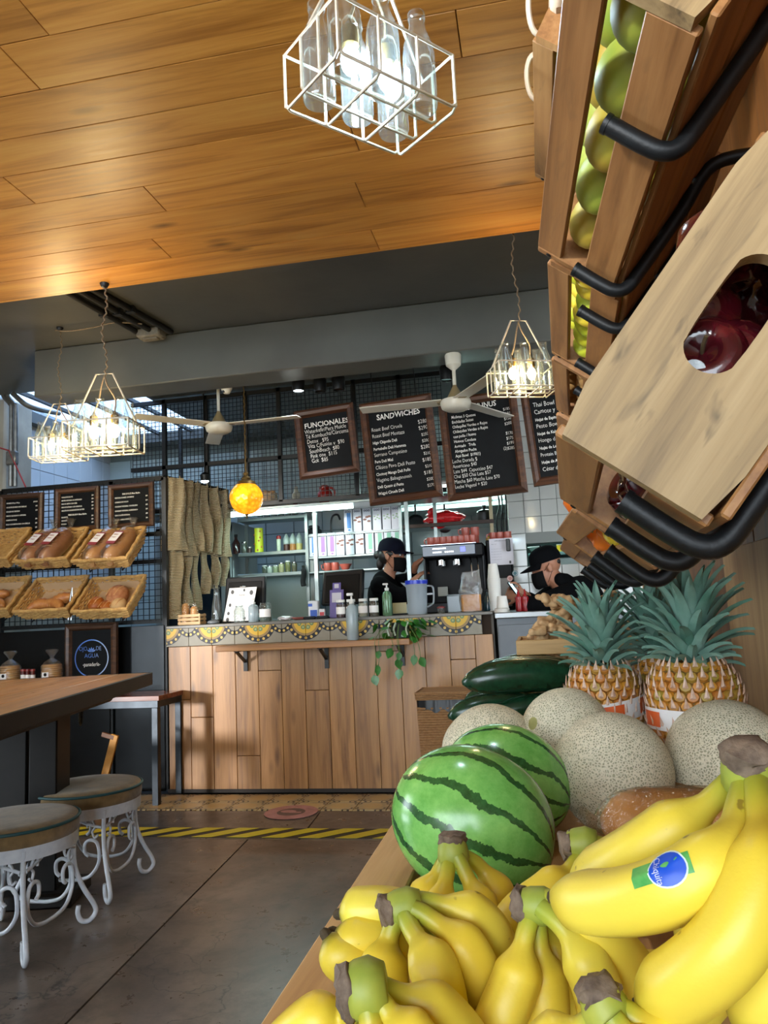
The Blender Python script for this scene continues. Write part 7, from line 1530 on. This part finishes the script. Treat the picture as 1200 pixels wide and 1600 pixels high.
def face_bits(p, T, capm, hair, brim_up=0):
    for s in (-1, 1):
        e = MB(); e.sph((.082, s*.031, .006), (.012, .013, .009), 10, 8, T=T); o = e.build('eye', M('eye white', '#d8d2cc', rough=.2), p, 80); MB().sph((.0915, s*.031, .006), (.004, .006, .006), 8, 6, T=T).build('iris', M('iris', '#1c120c', rough=.2), o, 80)
        MB().tube([Vector((.088, s*.012, .026)), Vector((.090, s*.03, .031)), Vector((.076, s*.052, .025))], .0035, 6, T=T).build('eyebrow', HAIR, p)
    m = MB(); vs = []; nu, nv = 18, 10
    for i in range(nv+1):
        for j in range(nu+1):
            a = -1.35+2.7*j/nu; z = -.014-.105*i/nv; rx = .076+.022*math.sin(PI*min(1, .15+i/nv*.7)); ry = .071-.016*i/nv
            vs.append((.024+rx*math.cos(a)*(1 if i < nv else .85), ry*math.sin(a)*1.02, z-.01*math.cos(a)*(i/nv)))
    m.add(vs, [(i*(nu+1)+j, i*(nu+1)+j+1, (i+1)*(nu+1)+j+1, (i+1)*(nu+1)+j) for i in range(nv) for j in range(nu)], T); k = m.build('face_mask', MASK, p, 80)
    for s in (-1, 1): MB().tube([Vector((.034, s*.071, -.02)), Vector((.012, s*.082, -.004)), Vector((-.012, s*.086, .018))], .0018, 5, T=T).build('mask_loop', MASK, k); MB().tube([Vector((.034, s*.064, -.10)), Vector((.005, s*.08, -.06)), Vector((-.014, s*.085, -.035))], .0018, 5, T=T).build('mask_loop', MASK, k)
    c = MB(); n = 24; pr = [(1.0, 0), (1.02, .02), (1.0, .05), (.9, .085), (.68, .112), (.35, .127), (0, .131)]; vs = []
    for r, z in pr:
        for q in range(n): a = 2*PI*q/n; vs.append((-.012+.108*r*math.cos(a), .087*r*math.sin(a), .030+z*.86))
    c.add(vs, [(i*n+q, i*n+(q+1) % n, (i+1)*n+(q+1) % n, (i+1)*n+q) for i in range(len(pr)-1) for q in range(n)], T); cp = c.build('cap', capm, p, 80)
    b = MB(); vs = []
    for j in range(13):
        a = -1.15+2.3*j/12; x0, y0 = -.012+.106*math.cos(a), .086*math.sin(a); ext = .085*math.cos(a*1.1)
        for e_ in (0, .5, 1): x = x0+ext*e_; z = .034-.012*e_+.0-.018*(math.sin(a)**2)*e_+brim_up*e_; vs += [(x, y0*(1+.05*e_), z), (x, y0*(1+.05*e_), z+.006)]
    fs = []
    for j in range(12):
        for e_ in range(2):
            o = j*6+e_*2; fs += [(o, o+2, o+8, o+6), (o+1, o+7, o+9, o+3)]
        fs += [(j*6+4, j*6+5, j*6+11, j*6+10)]
    b.add(vs, fs, T); b.build('brim', capm, cp, 60); MB().sph((-.012, 0, .145), .006, 8, 6, T=T).build('button', capm, cp)
    h = MB(); hair(h, T); h.build('hair', HAIR, p, 80)
def hand(m, w, d, up, curl=.6, s=1.0):
    "palm and five fingers: w wrist, d direction of the fingers, up the back of the hand"
    d = Vector(d).normalized(); up = Vector(up); up = (up-d*up.dot(d)).normalized(); sd = d.cross(up); w = Vector(w)
    for k, (o, L, r) in enumerate(((-.030, .066, .0078), (-.011, .076, .0085), (.009, .072, .0085), (.027, .056, .0075))):
        b = w+d*.085*s+sd*o*s; p = [b-d*.07*s+up*.0, b]; a = 0; q = b
        for j, f in enumerate((.45, .32, .23)):
            a += curl*(.7 if j == 0 else 1.0); q = q+(d*math.cos(a)-up*math.sin(a))*L*f*s; p.append(q)
        caps(m, [(*v, (r*1.25 if i == 0 else r*(1-.06*i))*s) for i, v in enumerate(p)], 8)
    b = w+d*.03*s+sd*-.03*s; p = [b, b+(d*.6-sd*.75-up*.2)*.035*s, b+(d*.95-sd*.75-up*.4)*.062*s, b+(d*1.2-sd*.55-up*.6)*.080*s]
    caps(m, [(*v, (.012, .0105, .0095, .008)[i]*s) for i, v in enumerate(p)], 8)
    caps(m, [(*(w-d*.01), .024*s), (*(w+d*.04*s), .023*s)], 10)
    for o in (-.018, 0, .018): caps(m, [(*(w+d*.02*s+sd*o*.6*s), .016*s), (*(w+d*.08*s+sd*o*s), .0125*s)], 8)
# ---- barista at the machine, in profile facing right
H = P(613, 868, Y=5.93); x, y, z = H
t = thing('person', 'barista in black shirt, navy cap and black mask at the coffee machine', 'person', (x-.05, y, 0)); O = Vector((x-.05, y, 0)); TH = Matrix.Translation(H-O) @ R(0, 6, -14).to_matrix().to_4x4()
L_ = lambda px, py, Y: P(px, py, Y=Y)-O
sh_n, sh_f = L_(592, 915, 5.80), L_(612, 912, 6.10)
el_n, wr_n = L_(630, 934, 5.76), L_(646, 907, 5.79); el_f, wr_f = L_(640, 905, 6.05), L_(650, 882, 5.92)
nk = H-O+Vector((-.02, 0, -.10)); cb = Vector((-.03, 0, 1.36)); pel = Vector((-.03, 0, .95))
m = MB(); head(m, TH); caps(m, [(*nk, .05), (*(nk+Vector((-.025, 0, -.08))), .055), (*(cb+Vector((0, 0, .02))), .09)])
caps(m, [(-.03, 0, 1.33, .115), (-.03, 0, 1.15, .11), (*pel, .13)])
for s_, e_, w_ in ((sh_n, el_n, wr_n), (sh_f, el_f, wr_f)): caps(m, [(*cb, .08), (*s_, .055), (*e_, .042), (*w_, .026)])
hand(m, wr_n, Vector((.75, .1, .6)), Vector((-.5, -.4, .6)), .5, .95); hand(m, wr_f, Vector((.8, -.15, .6)), Vector((-.5, -.3, .7)), .45, .95)
for s_ in (-1, 1): caps(m, [(-.03, s_*.09, .92, .085), (-.02, s_*.10, .5, .055), (-.03, s_*.10, .09, .04), (.05, s_*.11, .035, .033)])
fuse(m, .0065, 'body', SKIN, t, 3)
m = MB(); caps(m, [(*(cb+Vector((0, 0, .03))), .095), (-.03, 0, 1.30, .135), (-.03, 0, 1.12, .13), (-.03, 0, .98, .145)])
for s_ in (sh_n, sh_f): caps(m, [(*cb, .1), (*s_, .072)])
caps(m, [(*sh_n, .072), (*el_n, .058), (*el_n.lerp(wr_n, .55), .046)]); caps(m, [(*sh_f, .07), (*el_f, .056), (*el_f.lerp(wr_f, .45), .044)])
fuse(m, .012, 'shirt', BLKC, t, 4)
m = MB()
for s_ in (-1, 1): caps(m, [(-.03, s_*.07, .95, .11), (-.02, s_*.10, .5, .075), (-.03, s_*.10, .12, .06)])
fuse(m, .014, 'trousers', TROU, t, 4)
m = MB()
for s_ in (-1, 1): caps(m, [(-.07, s_*.11, .042, .042), (.09, s_*.11, .038, .036)])
fuse(m, .01, 'shoes', BPL, t, 3)
def hair1(h, T): h.sph((-.055, 0, .0), (.062, .075, .07), 16, 10, T=T); h.sph((-.115, 0, .0), (.045, .04, .04), 14, 8, T=T, fn=lambda d: 1+.1*noise.noise(d*5)); h.sph((-.10, 0, -.06), (.03, .045, .06), 12, 8, T=T); [h.sph((.005, s*.074, .012), (.035, .008, .02), 8, 6, T=T) for s in (-1, 1)]
face_bits(t, TH, CAPN, hair1)
# ---- man with a phone, seated, in profile facing left
H = P(853, 886, Y=5.62); t = thing('person', 'man in black cap, mask and shirt looking down at a phone', 'person', (H.x+.16, H.y+.02, 0)); O = Vector((H.x+.16, H.y+.02, 0))
TH = Matrix.Translation(H-O) @ R(0, 0, 190).to_matrix().to_4x4() @ R(0, 16, 0).to_matrix().to_4x4() @ Matrix.Scale(1.06, 4)
L_ = lambda px, py, Y: P(px, py, Y=Y)-O
sh_n, sh_f = L_(878, 935, 5.46), L_(872, 925, 5.80); el_n, el_f = L_(832, 948, 5.36), L_(838, 945, 5.70); wr_n, wr_f = L_(814, 934, 5.44), L_(818, 928, 5.56)
nk = H-O+Vector((.045, 0, -.075)); cb = Vector((.075, 0, sh_n.z+.02)); pel = Vector((.16, 0, .70))
m = MB(); head(m, TH); caps(m, [(*nk, .06), (*(nk+Vector((.04, 0, -.045))), .066), (*cb, .10)]); caps(m, [(*cb, .12), (.13, 0, cb.z-.2, .14), (*pel, .15)])
for s_, e_, w_ in ((sh_n, el_n, wr_n), (sh_f, el_f, wr_f)): caps(m, [(*cb, .09), (*s_, .065), (*e_, .048), (*w_, .029)])
hand(m, wr_n, Vector((-.75, .25, .25)), Vector((.1, -.8, .35)), .65, 1.0); hand(m, wr_f, Vector((-.8, -.2, .25)), Vector((.1, .8, .3)), .65, 1.0)
for s_ in (-1, 1): caps(m, [(.12, s_*.10, .68, .10), (-.22, s_*.13, .60, .065), (-.20, s_*.13, .36, .05), (-.22, s_*.13, .06, .04), (-.32, s_*.14, .04, .034)])
fuse(m, .0065, 'body', SKIN, t, 3)
m = MB(); caps(m, [(*(cb+Vector((.02, 0, .035))), .10), (*cb, .14), (.14, 0, cb.z-.2, .165), (*(pel+Vector((0, 0, .05))), .17)])
for s_, e_, w_ in ((sh_n, el_n, wr_n), (sh_f, el_f, wr_f)): caps(m, [(*cb, .12), (*s_, .088), (*e_, .068), (*e_.lerp(w_, .55), .050)])
caps(m, [(*(nk+Vector((.05, .05, -.02))), .05), (*(nk+Vector((.085, 0, -.03))), .055), (*(nk+Vector((.05, -.05, -.02))), .05)])
fuse(m, .012, 'shirt', BLKC, t, 4)
m = MB()
for s_ in (-1, 1): caps(m, [(.13, s_*.09, .68, .125), (-.22, s_*.13, .60, .085), (-.20, s_*.13, .36, .07), (-.22, s_*.13, .10, .06)])
fuse(m, .014, 'trousers', TROU, t, 4)
m = MB()
for s_ in (-1, 1): caps(m, [(-.18, s_*.13, .042, .042), (-.36, s_*.14, .038, .036)])
fuse(m, .01, 'shoes', BPL, t, 3)
def hair2(h, T): h.sph((-.075, 0, .012), (.03, .06, .03), 14, 8, T=T)
face_bits(t, TH, CAPM, hair2, -.01)
s = thing('counter_stool', 'plain dark stool under the man with the phone', 'stool', (O.x+.14, O.y, 0)); MB().lathe([(0, .52), (.17, .52), (.18, .54), (.17, .555), (0, .56)], 20).build('seat', DPL, s)
for k in range(4): a = PI/4+k*PI/2; MB().cyl((.12*math.cos(a), .12*math.sin(a), .52), (.17*math.cos(a), .17*math.sin(a), 0), .012).build('leg', BLK, s)
# phone in his hands
a, b = P(795, 910, Y=5.47), P(814, 936, Y=5.47); ph = thing('mobile_phone', 'mobile phone with a lit screen in the seated man\'s hands', 'phone'); zv = (a-b).normalized(); yv = Vector((0, 1, 0)); xv = yv.cross(zv).normalized()
ph.matrix_world = Matrix(((xv.x, yv.x, zv.x, (a.x+b.x)/2), (xv.y, yv.y, zv.y, (a.y+b.y)/2), (xv.z, yv.z, zv.z, (a.z+b.z)/2), (0, 0, 0, 1))) @ R(0, 0, -14).to_matrix().to_4x4()
MB().box((0, 0, 0), (.009, .072, .148), .003).build('case', BPL, ph); MB().box((.0048, 0, 0), (.0008, .066, .138)).build('screen', M('phone glow', '#bfe4ec', emit=(.55, .8, .9, 1), es=1.2), ph, smooth=0)
